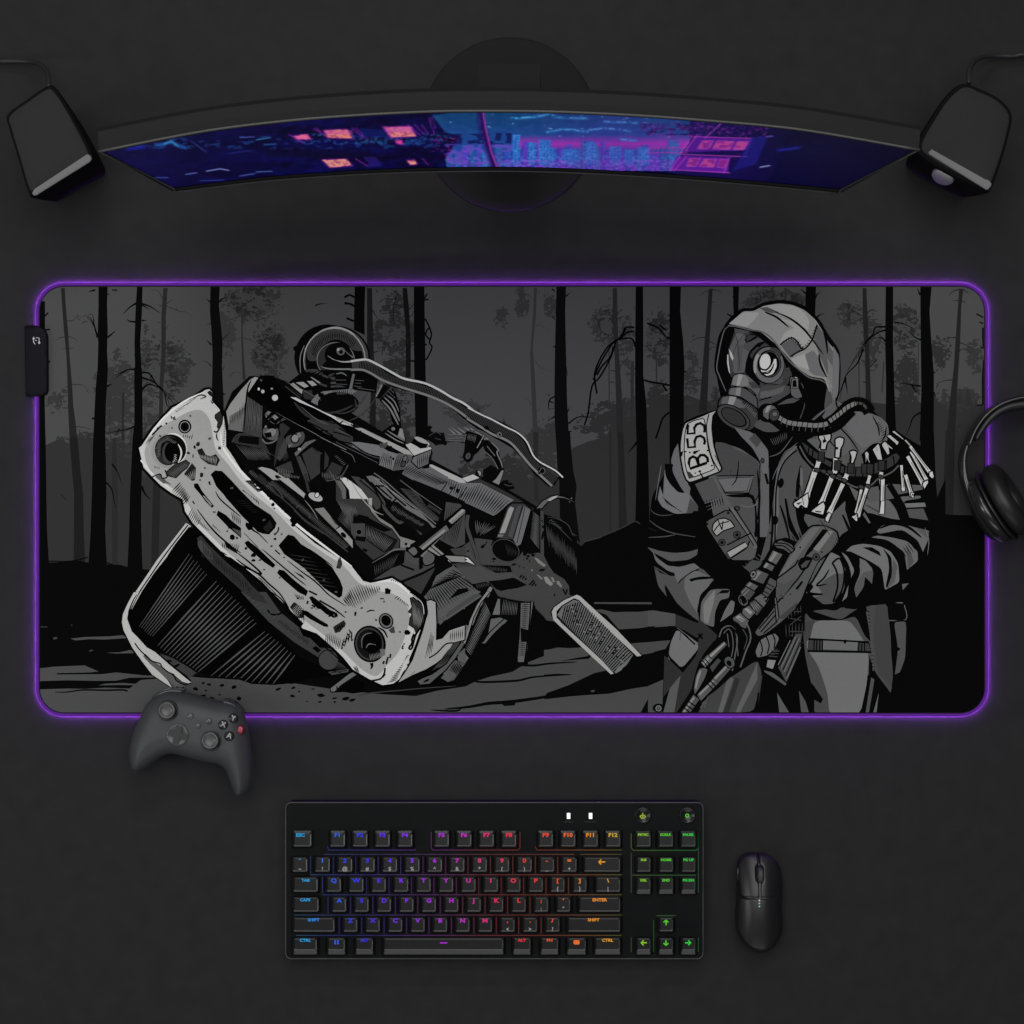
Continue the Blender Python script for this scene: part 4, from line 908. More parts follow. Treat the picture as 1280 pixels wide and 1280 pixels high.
P(92, "600,1100 610,900 700,780 770,770 900,770 890,860 800,880 750,1000 740,1150 700,1140", 0); P(150, "640,1110 630,920 760,770 740,870 700,1060 680,1140") if False else P(118, "640,1100 630,920 750,775 745,870 700,1040 680,1120")
P(9, "750,840 820,780 900,780 880,810 790,815"); P(9, "740,1140 760,1000 820,930 900,870 850,980 800,1090 760,1150"); P(100, "800,1100 850,980 910,880 950,900 930,1010 860,1060", 0)
P(9, "150,560 270,630 300,640 200,610 140,540"); P(9, "240,720 300,840 420,960 600,1110 560,1130 380,1000 270,860"); L(60, 6, "800,1240 830,1160 920,1050", 1)
P(9, "590,370 640,300 760,300 880,520 960,500 1100,600 1090,660 960,750 780,720 600,540 580,440", 0)
P(9, "500,-10 690,-10 640,100 720,260 700,420 590,420")
# lower left cloth
P(46, "350,1020 520,1090 600,1120 780,1230 800,1290 620,1290 440,1180 350,1150")
F(810, 740, 3.657)
P(80, "0,85 60,90 125,100 125,155 0,155"); P(70, "0,235 100,225 80,260 0,280"); P(70, "0,430 70,400 65,550 0,550")
P(108, "130,165 230,230 235,260 155,355 90,290 100,230", 0, (9, 5)); L(9, 6, "150,180 145,220", 1, 1); Ls(9, 5, "140,170 215,240"); L(96, 3, "135,165 230,235", 1)
P(48, "75,290 130,340 160,370 110,430 70,480"); P(46, "230,120 320,200 240,300 290,330 200,550 70,550 150,380 230,280", 0); P(82, "150,380 140,430 120,550 70,550 100,440"); Ls(9, 6, "230,190 250,215|250,190 225,215")
E(9, 48, 530, 27, 20); E(70, 48, 532, 12, 12, 0, (120, 3))
P(66, "380,390 500,310 520,370 500,480 480,550 230,550 300,430", 0); P(90, "370,370 390,400 340,550 320,550"); P(92, "500,320 500,400 420,550 400,550"); P(44, "400,390 420,400 370,550 345,550"); L(60, 6, "520,380 510,450 495,550", 1)
P(84, "590,460 620,510 645,550 600,550"); P(80, "690,450 720,500 735,550 700,550"); L(9, 6, "505,460 495,550")
# right leg & pouch
P(72, "710,90 1000,60 1100,60 1105,200 1120,380 1110,460 1010,360 900,560 760,560 760,480 720,300 710,200", 0); P(108, "760,130 920,130 960,180 990,230 1010,300 1000,420 970,560 830,560 820,460 780,340 720,250", 0)
P(66, "710,140 760,130 740,220 715,225"); P(9, "700,70 880,130 950,80 1000,60 1020,230 990,200 950,110 880,130 750,130")
P(60, "735,215 1010,230 1020,275 730,270", 0, (9, 7)); P(100, "800,222 960,230 955,268 800,262"); Ls(9, 4, "760,220 758,270|772,220 770,270|786,222 784,270|798,224 796,270|965,230 963,272|978,232 976,274|990,232 990,274"); Ls(9, 6, "895,220 903,235|905,218 898,235")
P(9, "730,400 760,430 800,490 790,510 740,480"); P(96, "735,410 760,490 790,560 760,560 750,470") if False else None
P(9, "1010,290 1040,370 1110,460 1115,560 980,560 1010,430"); P(80, "1020,390 1035,400 1010,550 995,550"); P(90, "1055,460 1045,550 1030,550"); L(80, 6, "1000,90 1020,220 1030,360", 1); H(9, 5, "1000,80 1035,350", "1015,80 1020,350", 16, 0)
P(66, "1040,60 1090,50 1110,200 1115,440 1050,370 1030,200"); P(9, "1090,20 1190,20 1180,130 1100,130"); L(90, 5, "1095,45 1165,50|".strip('|'), 1); Ls(90, 4, "1100,130 1180,125 1172,60"); P(76, "1120,135 1185,130 1180,300 1155,370 1125,380 1140,260", 0, (9, 5)); BL(9, "1140,262,12,9"); H(70, 3, "1065,380 1110,460", "1080,375 1115,440", 10)
# right torso / coat front
F(960, 530, 5.818)
P(80, "70,300 120,200 200,150 240,240 330,340 330,460 300,560 230,640 260,700 300,760 180,900 -60,1000 20,700", 0)
P(98, "40,700 45,480 70,330 140,220 205,155 210,170 140,240 90,340 75,500 80,640 60,820 20,870", 0); Ls(9, 8, "50,850 55,640 60,480 85,350 130,260 210,190", 1)
E(9, 93, 430, 22, 36, 12); E(9, 52, 700, 22, 34, 5); L(9, 8, "10,800 30,780", 1)
P(9, "232,300 245,310 235,420 225,540 200,530 205,420"); P(9, "118,540 135,540 160,680 240,870 200,830 150,760"); P(9, "190,540 240,560 260,680 300,760 250,820 210,700")
P(100, "235,310 250,330 255,440 240,520 232,450"); P(86, "270,650 420,700 560,560 640,870 300,760 260,690") 
P(90, "180,60 330,10 470,-40 640,-95 740,-80 820,-50 870,0 880,60 860,140 760,140 640,260 430,250 340,190 240,180", 0); P(100, "540,-60 640,-90 740,-75 850,0 870,70 700,180 600,100", 0); P(84, "540,20 600,80 660,160 690,260 700,330 610,330 480,250 620,200 590,90", 0)
P(92, "590,450 700,520 740,560 880,550 930,620 960,700 770,700 700,620 640,560", 0); P(9, "570,480 640,640 660,860 620,830 560,620"); P(9, "535,660 550,660 640,840 650,870 600,820"); P(84, "700,470 870,440 920,540 740,570", 0)
P(9, "720,640 900,690 1000,700 1160,760 1170,720 960,680 1170,700 1000,560 1200,600 1290,400 1290,1290 640,900 700,700")
P(86, "870,430 1130,440 1130,480 940,520", 0, (9, 8)); P(110, "985,575 1140,568 1150,605 1000,612", 0, (9, 5)); P(80, "1000,620 1130,615 1165,700 1020,680", 0); P(90, "940,530 1110,520 1110,540 980,560 1030,670 1000,670", 0); P(96, "700,640 760,740 745,740 690,660")
L(9, 30, "880,440 980,600 1010,690", 0)
Ls(9, 8, "470,-40 520,20 600,110 660,200|760,-60 800,20 810,90|860,20 850,90 820,130|380,30 420,90 500,180", 1, 1); H(9, 6, "820,-30 880,80", "780,0 830,110", 8, .2); H(9, 6, "250,60 330,50", "260,110 360,120", 7, .2)
# bandolier strap
P(9, "205,140 240,80 330,160 440,260 560,310 690,310 800,270 900,220 950,150 1010,230 940,310 860,370 740,450 640,470 540,400 440,390 320,330 230,200", 0)
P(52, "245,130 330,190 440,270 560,315 700,315 850,260 930,210 960,240 930,290 840,340 720,380 600,380 500,340 380,270 290,220", 0)
Ls(9, 7, "300,165 290,220|330,185 320,240|470,280 455,330|560,310 550,365|530,290 520,350|640,320 635,380|690,318 690,380|770,290 770,370|860,260 860,335|910,230 920,300")
L(84, 10, "230,160 280,250 340,310 420,360 520,400 640,460 740,450 800,400 900,350 950,300", 1)
# bones
def bone(pts_, w_, head=1.7, c=180):
    q = pt(pts_); a, b = q[0], q[-1]
    OPS.append((9, ribbon([(a[0], a[1]), (b[0], b[1])], (w_ + 16) / _f[2])))
    dx, dy = b[0] - a[0], b[1] - a[1]; l = math.hypot(dx, dy); nx, ny = -dy / l, dx / l
    g = lambda t, k: (a[0] + dx * t + nx * k * w_ / 2 / _f[2], a[1] + dy * t + ny * k * w_ / 2 / _f[2])
    OPS.append((c, tri_poly([g(0, .95), g(.3, .8), g(.7, .85), g(.93, 1.2), g(1.0, .7), g(.97, 0), g(1.0, -.7), g(.93, -1.2), g(.7, -.85), g(.3, -.8), g(0, -.95)])))
    if l * _f[2] > 90: OPS.append((70, ribbon([g(.2, -.25), g(.85, -.3)], 5 / _f[2])))
for s_, w_ in (("370,270 345,345", 36), ("340,350 270,560", 42), ("490,250 485,360", 32), ("470,370 380,600", 36), ("575,365 560,400", 36), ("545,435 440,660", 32), ("680,470 640,650", 20), ("740,375 725,435", 24), ("720,465 650,680", 26), ("825,350 822,370", 30), ("815,400 820,480", 14), ("835,400 830,640", 28), ("970,300 985,490", 20), ("1000,370 1050,530", 26), ("1015,235 1140,460", 26), ("1040,200 1160,420", 22), ("1010,130 1190,370", 22), ("405,150 395,190", 44), ("515,160 508,250", 34), ("615,230 610,285", 26)): bone(s_, w_)
P(178, "375,60 400,55 425,72 460,70 458,110 430,140 420,190 380,185 385,130 365,100", 0, (9, 8)); P(178, "485,110 520,92 555,105 548,150 530,180 522,250 485,245 490,170", 0, (9, 8)); P(178, "590,200 620,188 650,200 640,240 620,290 600,285 605,240", 0, (9, 8)); P(178, "700,210 720,192 738,215 735,250 748,285 735,290 720,250 710,290 705,240", 0, (9, 8))
P(178, "757,185 800,140 815,160 835,260 795,262", 0, (9, 8)); P(178, "820,150 850,120 915,180 905,190 880,170 888,215 870,232", 0, (9, 8)); P(178, "862,90 890,75 955,130 940,158 920,140", 0, (9, 8)); P(178, "900,60 920,45 990,105 985,120", 0, (9, 8)); P(150, "988,120 1005,110 1040,150 1030,165", 0, (9, 6))
BL(30, "410,125,18,14 500,175,12,12"); L(9, 7, "405,85 415,120 400,140", 1, 1); L(9, 6, "785,165 795,200|".strip('|'), 1, 1); L(9, 6, "860,135 880,165", 1, 1)
P(182, "180,575 225,545 290,500 300,560 290,610 270,615 240,590 220,620 190,600", 0, (9, 8)); P(60, "205,575 250,565 220,590"); P(182, "310,635 350,600 405,560 420,600 405,665 340,650", 0, (9, 8)); P(60, "340,630 390,635 380,645 345,640"); P(182, "415,680 440,640 465,655 440,715 415,705", 0, (9, 8)); P(182, "605,675 630,660 650,650 655,700 640,712", 0, (9, 8)); L(9, 9, "630,690 650,655", 1, 1); P(182, "810,640 820,560 850,560 848,655 808,658", 0, (9, 6)); P(182, "1130,420 1160,405 1170,425 1140,475 1120,440", 0, (9, 8)); P(182, "1170,350 1200,340 1210,385 1195,400 1170,380", 0, (9, 8)); P(182, "1035,500 1065,500 1060,540 1040,530", 0, (9, 6)); E(60, 1053, 515, 7)
for x_, y_ in ((355, 335), (472, 380), (555, 412), (678, 458), (728, 452), (822, 385), (405, 345), (450, 350), (520, 380)): E(56, x_, y_, 22, 15, 25, (9, 6))
for x_, y_, r_ in ((390, 235, 20), (508, 300, 15), (605, 320, 10), (705, 325, 10), (745, 325, 10), (828, 300, 10)): P(44, "%d,%d %d,%d %d,%d %d,%d" % (x_ - 24, y_ - 36, x_ + 24, y_ - 32, x_ + 18, y_ + 40, x_ - 28, y_ + 36), 0, (9, 6))
# right sleeve, glove
F(940, 640, 5.333)
P(9, "600,130 860,50 1190,80 1190,380 1030,600 620,640 350,520")
P(100, "825,130 860,90 940,62 1010,75 1120,110 1182,140 1178,190 1140,270 1100,190 1000,120 850,150", 0, (9, 6)); L(9, 14, "850,110 940,78 1040,100 1130,170", 1, 1); P(84, "1080,100 1180,125 1175,180 1140,150")
P(104, "730,190 830,150 940,165 1040,190 1110,260 1112,330 1030,390 1010,270 900,190 760,170", 0, (9, 8)); P(80, "1030,215 1080,330 1040,385"); P(9, "760,165 900,185 970,230 1030,370 990,360 920,250 830,195 760,190")
P(108, "620,260 660,220 740,205 850,220 930,260 980,340 990,470 900,520 880,520 860,380 780,330 660,270", 0, (9, 8)); P(9, "735,235 800,235 850,265 860,295 820,275"); P(9, "870,240 930,300 935,420 910,510 890,500 915,380 905,300"); P(84, "940,310 970,360 950,470 900,510 930,430")
P(104, "700,300 760,320 810,380 800,480 750,430 740,490 700,570 675,510 720,400", 0, (9, 6)); P(84, "740,400 810,390 800,480 755,425 745,500 695,570 680,510"); P(9, "655,270 720,300 715,420 670,500 690,600 800,560 1000,500 1000,560 700,650 600,640 690,400")
P(108, "590,265 640,290 690,390 650,470 640,570 590,610 660,430 640,350", 0, (9, 7))
P(106, "400,470 500,270 530,262 590,290 630,380 620,520 560,610 480,615 380,570 370,540 470,550 380,540 360,510", 0, (9, 9)); P(80, "500,440 560,410 620,410 600,540 540,612 470,615 390,575 470,552 440,495")
L(9, 9, "535,340 585,310 615,400 600,520 550,600", 1); L(9, 9, "535,340 565,400 570,500 540,600", 1); L(9, 9, "515,380 480,440 430,490 500,480", 1, 1); L(9, 9, "380,552 470,548", 1)
P(90, "1000,480 1045,475 1005,520"); P(9, "340,500 400,480 410,500 380,540 480,620 540,620 640,600 560,660 440,640 350,570")
# rifle
P(84, "300,210 390,95 440,88 560,120 578,210 520,260 400,470 340,520 180,700 40,800 60,600 200,430", 0, (9, 9))
P(98, "300,210 400,90 460,95 340,240 220,350 140,440 150,380 260,290", 0, (9, 6)); P(9, "370,230 480,100 510,110 400,260 320,300"); P(110, "410,260 500,120 535,118 430,265", 0, (9, 4)); Ls(9, 7, "570,190 510,250|575,210 540,250"); P(9, "385,270 440,270 440,310 400,360 360,320"); H(100, 7, "395,300 420,280", "400,350 440,310", 3, 0)
E(9, 321, 238, 6); E(9, 338, 187, 6); E(60, 463, 265, 9, 9, 0, (9, 4)); E(60, 428, 295, 16, 16, 0, (9, 6)); L(9, 10, "300,360 240,440 180,520", 1); L(9, 9, "340,450 300,500|".strip('|')); P(60, "170,570 330,450 320,480 280,540 190,690"); BL(9, "215,548,8,6 190,580,7,5 268,545,7,5")
L(60, 9, "160,480 100,560 60,610"); P(76, "60,740 150,570 160,700 60,790", 0, (9, 7)); Ls(9, 6, "150,640 50,730|155,670 50,760|160,690 60,780|290,600 180,690"); P(88, "160,570 180,560 190,700 175,710", 0, (9, 4))
# scope
P(9, "180,180 240,190 300,250 270,310 150,420 60,540 0,640 -60,600 60,440 110,300"); P(84, "160,190 200,180 290,240 270,290 150,230", 0, (9, 8)); Ls(9, 8, "155,225 240,250 270,295|170,205 260,245 285,270")
P(90, "145,240 225,290 180,330 115,310", 0, (9, 5)); P(120, "150,250 180,260 145,320 120,310"); P(90, "100,320 160,350 130,390 75,370", 0, (9, 6)); P(88, "60,380 120,420 60,500 0,470", 0, (9, 6)); P(120, "60,400 85,415 30,480 5,470"); P(84, "0,500 60,540 10,600 -40,580", 0, (9, 6)); P(84, "-10,600 70,640 20,690 -20,660", 0, (9, 6)); E(70, 88, 590, 16, 22, 30, (9, 5))
F(800, 640, 8)
P(90, "1210,560 1290,490 1290,640 1190,700 1140,690", 0, (9, 7)); E(110, 1130, 625, 26, 34, 20, (9, 6)); E(9, 1130, 625, 9, 14, 20); P(100, "1080,740 1140,720 1190,770 1130,830 1070,790", 0, (9, 7)); P(90, "980,830 1060,790 1110,860 1090,940 1020,960", 0, (9, 9)); H(130, 7, "1000,850 1060,810", "1020,950 1090,880", 4); P(60, "1140,900 1190,820 1290,780 1290,860 1180,940"); P(96, "1060,960 1120,900 1240,950 1180,1020", 0, (9, 9)); H(140, 6, "1090,960 1140,920", "1150,1000 1220,970", 4)
P(108, "1000,1040 1060,1000 1130,1060 1100,1140 1040,1100", 0, (9, 8)); P(9, "870,1140 940,1040 1040,1080 1140,1160 1130,1290 860,1290"); L(90, 16, "940,1060 1020,1090 1100,1160 1130,1290", 1, 1); P(110, "900,1150 960,1130 1080,1230 1060,1290 980,1290", 0, (9, 6)); L(88, 18, "790,1240 850,1190 910,1190 970,1240 990,1290", 1, 1); L(9, 8, "800,1210 870,1170 930,1180", 1); L(60, 12, "1180,1160 1240,1100 1290,1030", 0); L(60, 12, "1180,1200 1290,1090", 0)
F(810, 740, 3.657)
# barrel group
P(9, "315,210 370,130 440,100 500,140 500,240 450,320 380,370 290,450 200,555 130,555 200,470 230,320")
P(84, "240,330 330,225 355,235 300,310 280,380 215,470 205,450", 0, (9, 5)); P(110, "265,310 335,235 345,240 285,315 250,400 230,440", 0); P(100, "240,310 280,280 310,300 275,330", 0, (9, 4)); P(96, "300,380 370,305 385,330 310,410", 0, (9, 5)); P(84, "230,460 300,390 320,410 240,490", 0, (9, 5)); P(120, "240,455 300,395 305,400 250,462"); P(90, "150,530 205,475 230,490 180,550 140,550", 0, (9, 5)); Ls(9, 5, "175,510 195,540|160,525 180,548|270,420 290,445"); L(84, 6, "270,490 240,530"); P(80, "285,350 345,300 340,320 290,365")
L(84, 5, "330,215 350,180 400,200 410,290 385,360", 1, 1); L(90, 5, "345,200 380,190 420,230 435,310 420,340", 1, 1); L(80, 5, "430,130 470,160 480,230 455,300", 1, 1); P(106, "380,150 420,120 440,150 400,190", 0, (9, 4)); P(96, "440,95 490,60 525,85 480,110", 0, (9, 4)); 
# hand on foregrip, magazine
P(104, "505,215 520,185 560,165 600,170 605,210 560,270 500,290 480,280 530,240", 0, (9, 5)); Ls(9, 5, "525,190 535,240|555,170 570,220|580,165 590,215"); P(9, "560,270 640,180 710,180 690,300 640,440 600,420 525,370 545,300")
P(120, "545,305 590,310 575,355 538,345", 0, (9, 4)); P(60, "590,380 690,190 710,190 690,290 640,420", 0); Ls(100, 4, "610,350 680,195|625,370 700,200|600,330 660,195|640,390 705,230", 0); P(70, "525,355 570,370 630,420 620,432 540,378", 0, (9, 4)); Ls(60, 3, "560,285 600,290|555,270 600,275|570,262 605,262", 0)
P(9, "640,60 720,20 715,180 640,180"); Ls(70, 3, "650,180 715,182|650,120 700,130|650,150 700,110|655,90 700,90", 0); P(84, "700,0 730,0 710,20")
# rifle again, in detail
F(800, 640, 3.5556)
P(9, "345,545 380,495 430,440 435,370 500,300 540,230 580,160 600,125 650,112 700,135 760,58 825,58 880,85 890,135 850,180 790,225 745,330 730,400 640,490 620,560 560,600 500,650 430,710 330,800 250,850 190,895 160,895 230,790 240,740 260,670 330,620", 0)
P(84, "700,128 762,64 822,62 872,88 882,130 848,172 792,215 742,322 716,392 640,478 560,540 528,552 510,536 560,470 604,402 606,300", 0)
P(100, "612,292 700,150 764,68 802,66 704,196 650,262 616,300", 0); P(9, "744,168 812,76 836,80 768,170 722,212"); P(116, "770,164 838,82 860,86 794,176"); H(9, 4, "852,160 876,110", "862,172 882,130", 4)
L(9, 5, "604,300 690,236 704,212", 0); L(9, 5, "612,402 700,300 742,240", 0); P(9, "700,232 712,206 742,196 770,204 748,250 716,262"); P(70, "712,236 736,214 760,214 740,246 718,252", 0, (9, 4)); E(64, 783, 200, 15, 15, 0, (9, 4)); E(9, 783, 200, 6); E(9, 712, 158, 4); E(9, 808, 178, 4)
P(9, "690,340 718,306 726,312 700,346"); P(78, "600,306 640,320 700,290 640,372 612,392"); BL(9, "628,372,4,3 636,384,4,3 668,366,4,3 620,388,4,3"); P(92, "596,384 606,380 618,470 606,492", 0, (9, 4)); Ls(9, 4, "528,520 596,440|536,534 604,456|520,500 590,420|548,540 606,490|560,470 604,410")
P(64, "618,470 650,440 700,400 690,430 640,478"); H(60, 4, "650,460 720,410", "655,480 722,440", 5)
# scope
P(84, "592,142 624,122 676,142 690,168 664,186 640,168 604,160", 0, (9, 4)); Ls(9, 4, "598,150 640,152 676,182|606,138 650,142 688,170"); P(92, "590,168 636,188 606,236 566,214", 0, (9, 4)); P(132, "598,176 612,182 584,222 572,216"); P(84, "560,220 600,240 586,266 546,244", 0, (9, 4)); P(124, "562,226 572,230 558,250 548,244")
P(76, "520,252 574,276 548,322 490,300", 0, (9, 4)); P(118, "524,262 540,268 512,304 500,298"); E(110, 503, 277, 13, 17, 25, (9, 4)); E(9, 503, 277, 5, 7, 25); P(84, "486,306 528,328 508,352 464,330", 0, (9, 4)); P(120, "488,314 498,318 478,338 470,332"); P(70, "446,352 470,328 514,356 486,392 448,386", 0, (9, 4)); Ls(124, 3, "452,360 474,338|460,370 486,344"); E(9, 458, 392, 18, 26, -30); E(None, 458, 392, 17, 24, -30, (96, 3)); L(80, 4, "446,386 458,412 474,404")
# mount and rings
P(78, "576,290 608,306 606,330 560,392 536,376", 0, (9, 4)); Ls(9, 3, "566,318 596,334|556,332 586,348|546,350 574,366|538,364 562,384"); P(92, "506,382 538,362 576,386 548,428 508,414", 0, (9, 4)); Ls(9, 4, "548,384 562,378 568,388 556,396|556,396 568,400"); P(66, "486,402 510,388 548,424 520,462 484,440", 0, (9, 4)); H(130, 3, "490,408 512,394", "516,456 540,424", 4); P(96, "456,430 484,414 516,446 486,478 450,460", 0, (9, 4)); P(140, "464,432 476,426 500,446 490,456"); P(84, "410,470 446,446 486,482 470,520 420,500", 0, (9, 4)); P(140, "424,468 440,458 466,480 456,490")
L(9, 12, "350,560 360,520 400,490 440,510 450,570 430,640 414,700", 1); L(88, 6, "352,556 366,520 396,506 424,528 432,580 420,650 410,706", 1); L(80, 5, "372,540 392,520 408,540 414,600 404,650", 1); L(92, 6, "440,470 476,500 492,560 470,620 446,690", 1); L(64, 4, "456,520 476,560 462,610", 1); L(9, 5, "364,530 404,512 440,560 434,640 420,712", 1); Ls(84, 4, "388,540 396,600|428,560 436,640")
# barrel, gas tube, sight
P(76, "300,634 372,572 390,590 318,664", 0, (9, 4)); P(136, "306,640 374,580 378,586 312,650"); P(90, "268,668 300,632 326,658 290,694", 0, (9, 4)); P(140, "278,672 302,646 308,652 284,680"); Ls(9, 3, "288,652 312,680|278,660 300,688"); P(84, "236,790 246,730 262,694 286,690 304,700 290,740 262,790 244,812", 0, (9, 4)); P(128, "244,780 254,730 266,704 274,706 260,748 250,788"); P(66, "310,690 346,650 360,660 322,712")
P(78, "320,740 400,656 418,684 344,768", 0, (9, 4)); P(132, "328,738 400,666 404,672 334,748"); E(76, 398, 668, 22, 28, -35, (9, 4)); E(9, 396, 672, 10, 14, -35); P(84, "252,812 326,736 350,762 272,842", 0, (9, 4)); P(134, "260,808 326,746 330,752 266,816"); Ls(9, 4, "300,762 326,790|312,750 338,778"); P(76, "180,892 236,810 266,834 226,892", 0, (9, 4)); P(130, "190,888 238,820 244,826 200,890"); Ls(9, 4, "214,840 244,862|204,856 234,878|196,870 222,892"); L(88, 5, "276,852 300,826 286,870", 0)
# fingers and magazine
P(104, "510,620 530,570 566,548 600,536 622,560 600,610 566,640 520,650", 0, (9, 4)); Ls(9, 4, "534,572 544,610 536,640|560,550 574,590 566,630|588,540 600,570 596,606|614,540 620,570"); P(9, "596,640 640,560 720,540 722,640 660,770 600,740 545,700"); P(72, "612,690 690,540 722,540 712,620 652,760", 0, (9, 4)); Ls(112, 4, "628,690 694,552|642,710 708,560|614,680 668,570|652,740 714,600"); Ls(9, 3, "635,702 700,558|648,728 712,580|620,688 680,560"); P(126, "566,654 606,658 592,700 560,690", 0, (9, 4)); Ls(64, 4, "572,640 612,644|580,628 616,630|584,616 620,618"); P(84, "546,700 590,710 656,762 646,776 600,744 552,714", 0, (9, 4)); H(60, 4, "640,500 730,490", "644,560 726,550", 6)
# jacket pen work
F(800, 350, 3.2)
Ls(9, 6, "470,760 478,870 470,960|520,1090 530,1000 528,900|560,900 580,960 600,1040|640,820 655,900|300,700 330,760|720,960 760,1020|905,900 960,930", 1, 1)
H(9, 4, "85,860 160,930", "110,900 170,925", 8, .2); H(9, 4, "250,880 330,860", "260,930 340,900", 8, .1); H(9, 4, "1010,1090 1080,1040", "1040,1150 1110,1080", 8, .2); H(9, 4, "600,1020 640,1000", "620,1050 650,1040", 5, .2)
L(112, 3, "85,740 75,800 62,880", 1, 1); L(112, 3, "1140,990 1155,1040 1150,1100", 1, 1); L(104, 3, "530,800 545,760 590,690 630,650", 1, 1); L(104, 3, "810,530 880,560 930,600", 1, 1)
# ---- head
F(840, 350, 6.4)
P(9, "425,380 445,340 480,305 560,240 650,233 740,188 860,170 960,183 1065,222 1150,300 1200,370 1250,450 1300,520 1340,580 1350,700 1340,900 1310,1010 1230,1130 1100,1290 640,1290 600,1200 400,1000 345,700 365,540 390,430", 0)
P(144, "450,350 490,320 570,250 650,248 740,205 860,187 960,198 1060,240 1150,320 1200,400 1250,500 1320,580 1330,720 1325,880 1290,1000 1250,880 1220,790 1100,770 1000,700 940,630 860,540 720,420 620,388 500,360", 0)
P(164, "460,348 570,255 700,262 650,330 600,375 520,360"); P(164, "720,210 860,190 1000,215 1060,260 1100,330 1090,400 1040,370 960,320 840,270 720,235"); P(160, "860,310 960,330 1060,400 1120,480 1050,540 1000,490 940,460 860,510 900,420 980,380")
P(96, "1160,350 1220,440 1280,560 1320,600 1330,760 1250,780 1180,600 1130,470", 0); P(110, "1060,600 1130,560 1190,640 1240,780 1130,760 1090,720"); P(164, "950,630 1060,590 1100,720 1010,690"); P(96, "870,520 960,470 1010,510 1045,555 940,615"); P(84, "700,225 760,215 860,260 800,265 740,250"); P(120, "1240,620 1290,700 1310,850 1270,840 1240,780 1250,700")
Ls(9, 12, "740,255 840,300 935,380|820,255 940,305 1040,380 1110,460 1210,595|1200,370 1230,470 1245,590|1175,590 1190,680 1240,780", 1, 1); Ls(9, 9, "1160,360 1135,440 1120,480 1070,545 1000,580 945,615|865,520 900,490 955,462 1000,490 1030,540 1060,555", 1)
H(9, 6, "1170,380 1130,460 1100,510 1000,570 950,600", "1145,370 1110,450 1080,500 990,590 960,625", 14, 0, 0); H(9, 6, "880,490 950,450 1010,480 1060,540", "890,510 950,475 990,510 1030,560", 9, 0, 0)
Ls(90, 12, "450,365 520,372 620,398 710,412 790,460 870,560 940,650 1020,720 1100,780 1190,800 1230,830", 1); Ls(90, 9, "450,370 420,400 395,480 375,580 358,700 380,770 430,890", 1)
P(74, "1220,840 1260,900 1290,1000 1230,1080 1210,960", 0); L(110, 10, "1235,800 1280,880 1270,980 1200,1060 1120,1130", 1, 1)
# right hood drape
P(110, "1290,500 1320,560 1340,640 1330,900 1300,980 1280,900", 0)
L(9, 17, "425,375 480,305 560,242 650,235 740,190 860,172 960,185 1065,224 1150,302 1200,368", 1); L(9, 12, "1200,368 1250,450 1300,520 1330,570", 1); L(9, 10, "425,375 385,440 362,540 345,700 380,800 428,905", 1)
F(880, 370, 10.667)
# visor mask body
P(58, "420,430 600,470 760,540 860,600 960,680 1060,880 1150,960 1180,1080 1100,1200 760,1280 500,1280 350,1060 310,880 330,700 380,560", 0)
P(92, "430,490 540,500 560,620 520,700 620,720 560,860 540,1020 400,1030 340,900 340,700 400,560", 0); P(104, "420,510 520,510 470,600"); P(84, "440,660 520,640 500,1000 440,1000"); P(80, "400,430 600,470 590,500 420,490"); L(60, 12, "415,500 450,640 470,900 460,1010", 1, 1); L(60, 10, "540,500 440,640 380,800", 1, 1)
P(12, "560,540 620,500 720,540 570,640"); L(9, 13, "545,570 570,635 700,545", 0); P(60, "600,515 690,530 580,610 565,560"); P(76, "530,640 740,560 820,600 700,660 640,760 520,700", 0)
P(9, "590,480 760,520 880,600 1000,700 1100,860 1170,1000 1100,1000 1050,760 860,660 720,540", 0)
P(9, "545,1020 560,880 600,740 720,620 840,600 760,660 700,760 660,900 680,1060 760,1180 700,1200 620,1080"); P(56, "610,800 640,740 720,670 760,700 700,760 660,860", 0)
P(180, "330,700 370,760 395,830 380,860 350,800"); P(190, "310,780 325,780 330,900 350,1040 330,1010 308,900"); P(72, "335,810 380,870 400,1010 360,1020"); 
E(9, 850, 920, 222, 252); E(104, 860, 920, 205, 238); E(150, 700, 900, 35, 130, 8); E(60, 950, 760, 90, 60, 40); E(104, 870, 920, 170, 205); E(9, 870, 905, 162, 185); E(66, 880, 905, 142, 170); E(9, 875, 905, 130, 160)
E(208, 815, 875, 72, 106, 8); P(205, "755,985 850,990 900,930 930,840 965,840 970,940 920,1040 840,1065 800,1040 870,1000 900,970 840,1010 770,1015", 0); L(9, 16, "750,970 830,985 890,920 920,850", 1); L(9, 16, "760,1025 850,1030 900,980 935,900", 1, 1); L(110, 6, "955,760 990,820", 1)
L(120, 14, "770,1095 720,1040 700,960 715,850 760,770", 1, 1)
P(78, "760,1190 900,1180 1000,1190 1100,1100 1150,980 1060,1050 960,1150 800,1170", 0); P(66, "1090,960 1140,950 1150,1060 1060,1130 1040,1080"); Ls(9, 9, "1080,1000 1135,990|1010,1100 1090,1115|780,1180 880,1170 1000,1185", 1, 1)
# strap buckle
P(150, "1180,1100 1210,1070 1260,1085 1250,1200 1210,1240 1150,1230", 0, (9, 8)); P(9, "1180,1120 1210,1110 1225,1210 1180,1220"); P(190, "1215,1080 1235,1085 1225,1150 1210,1140")
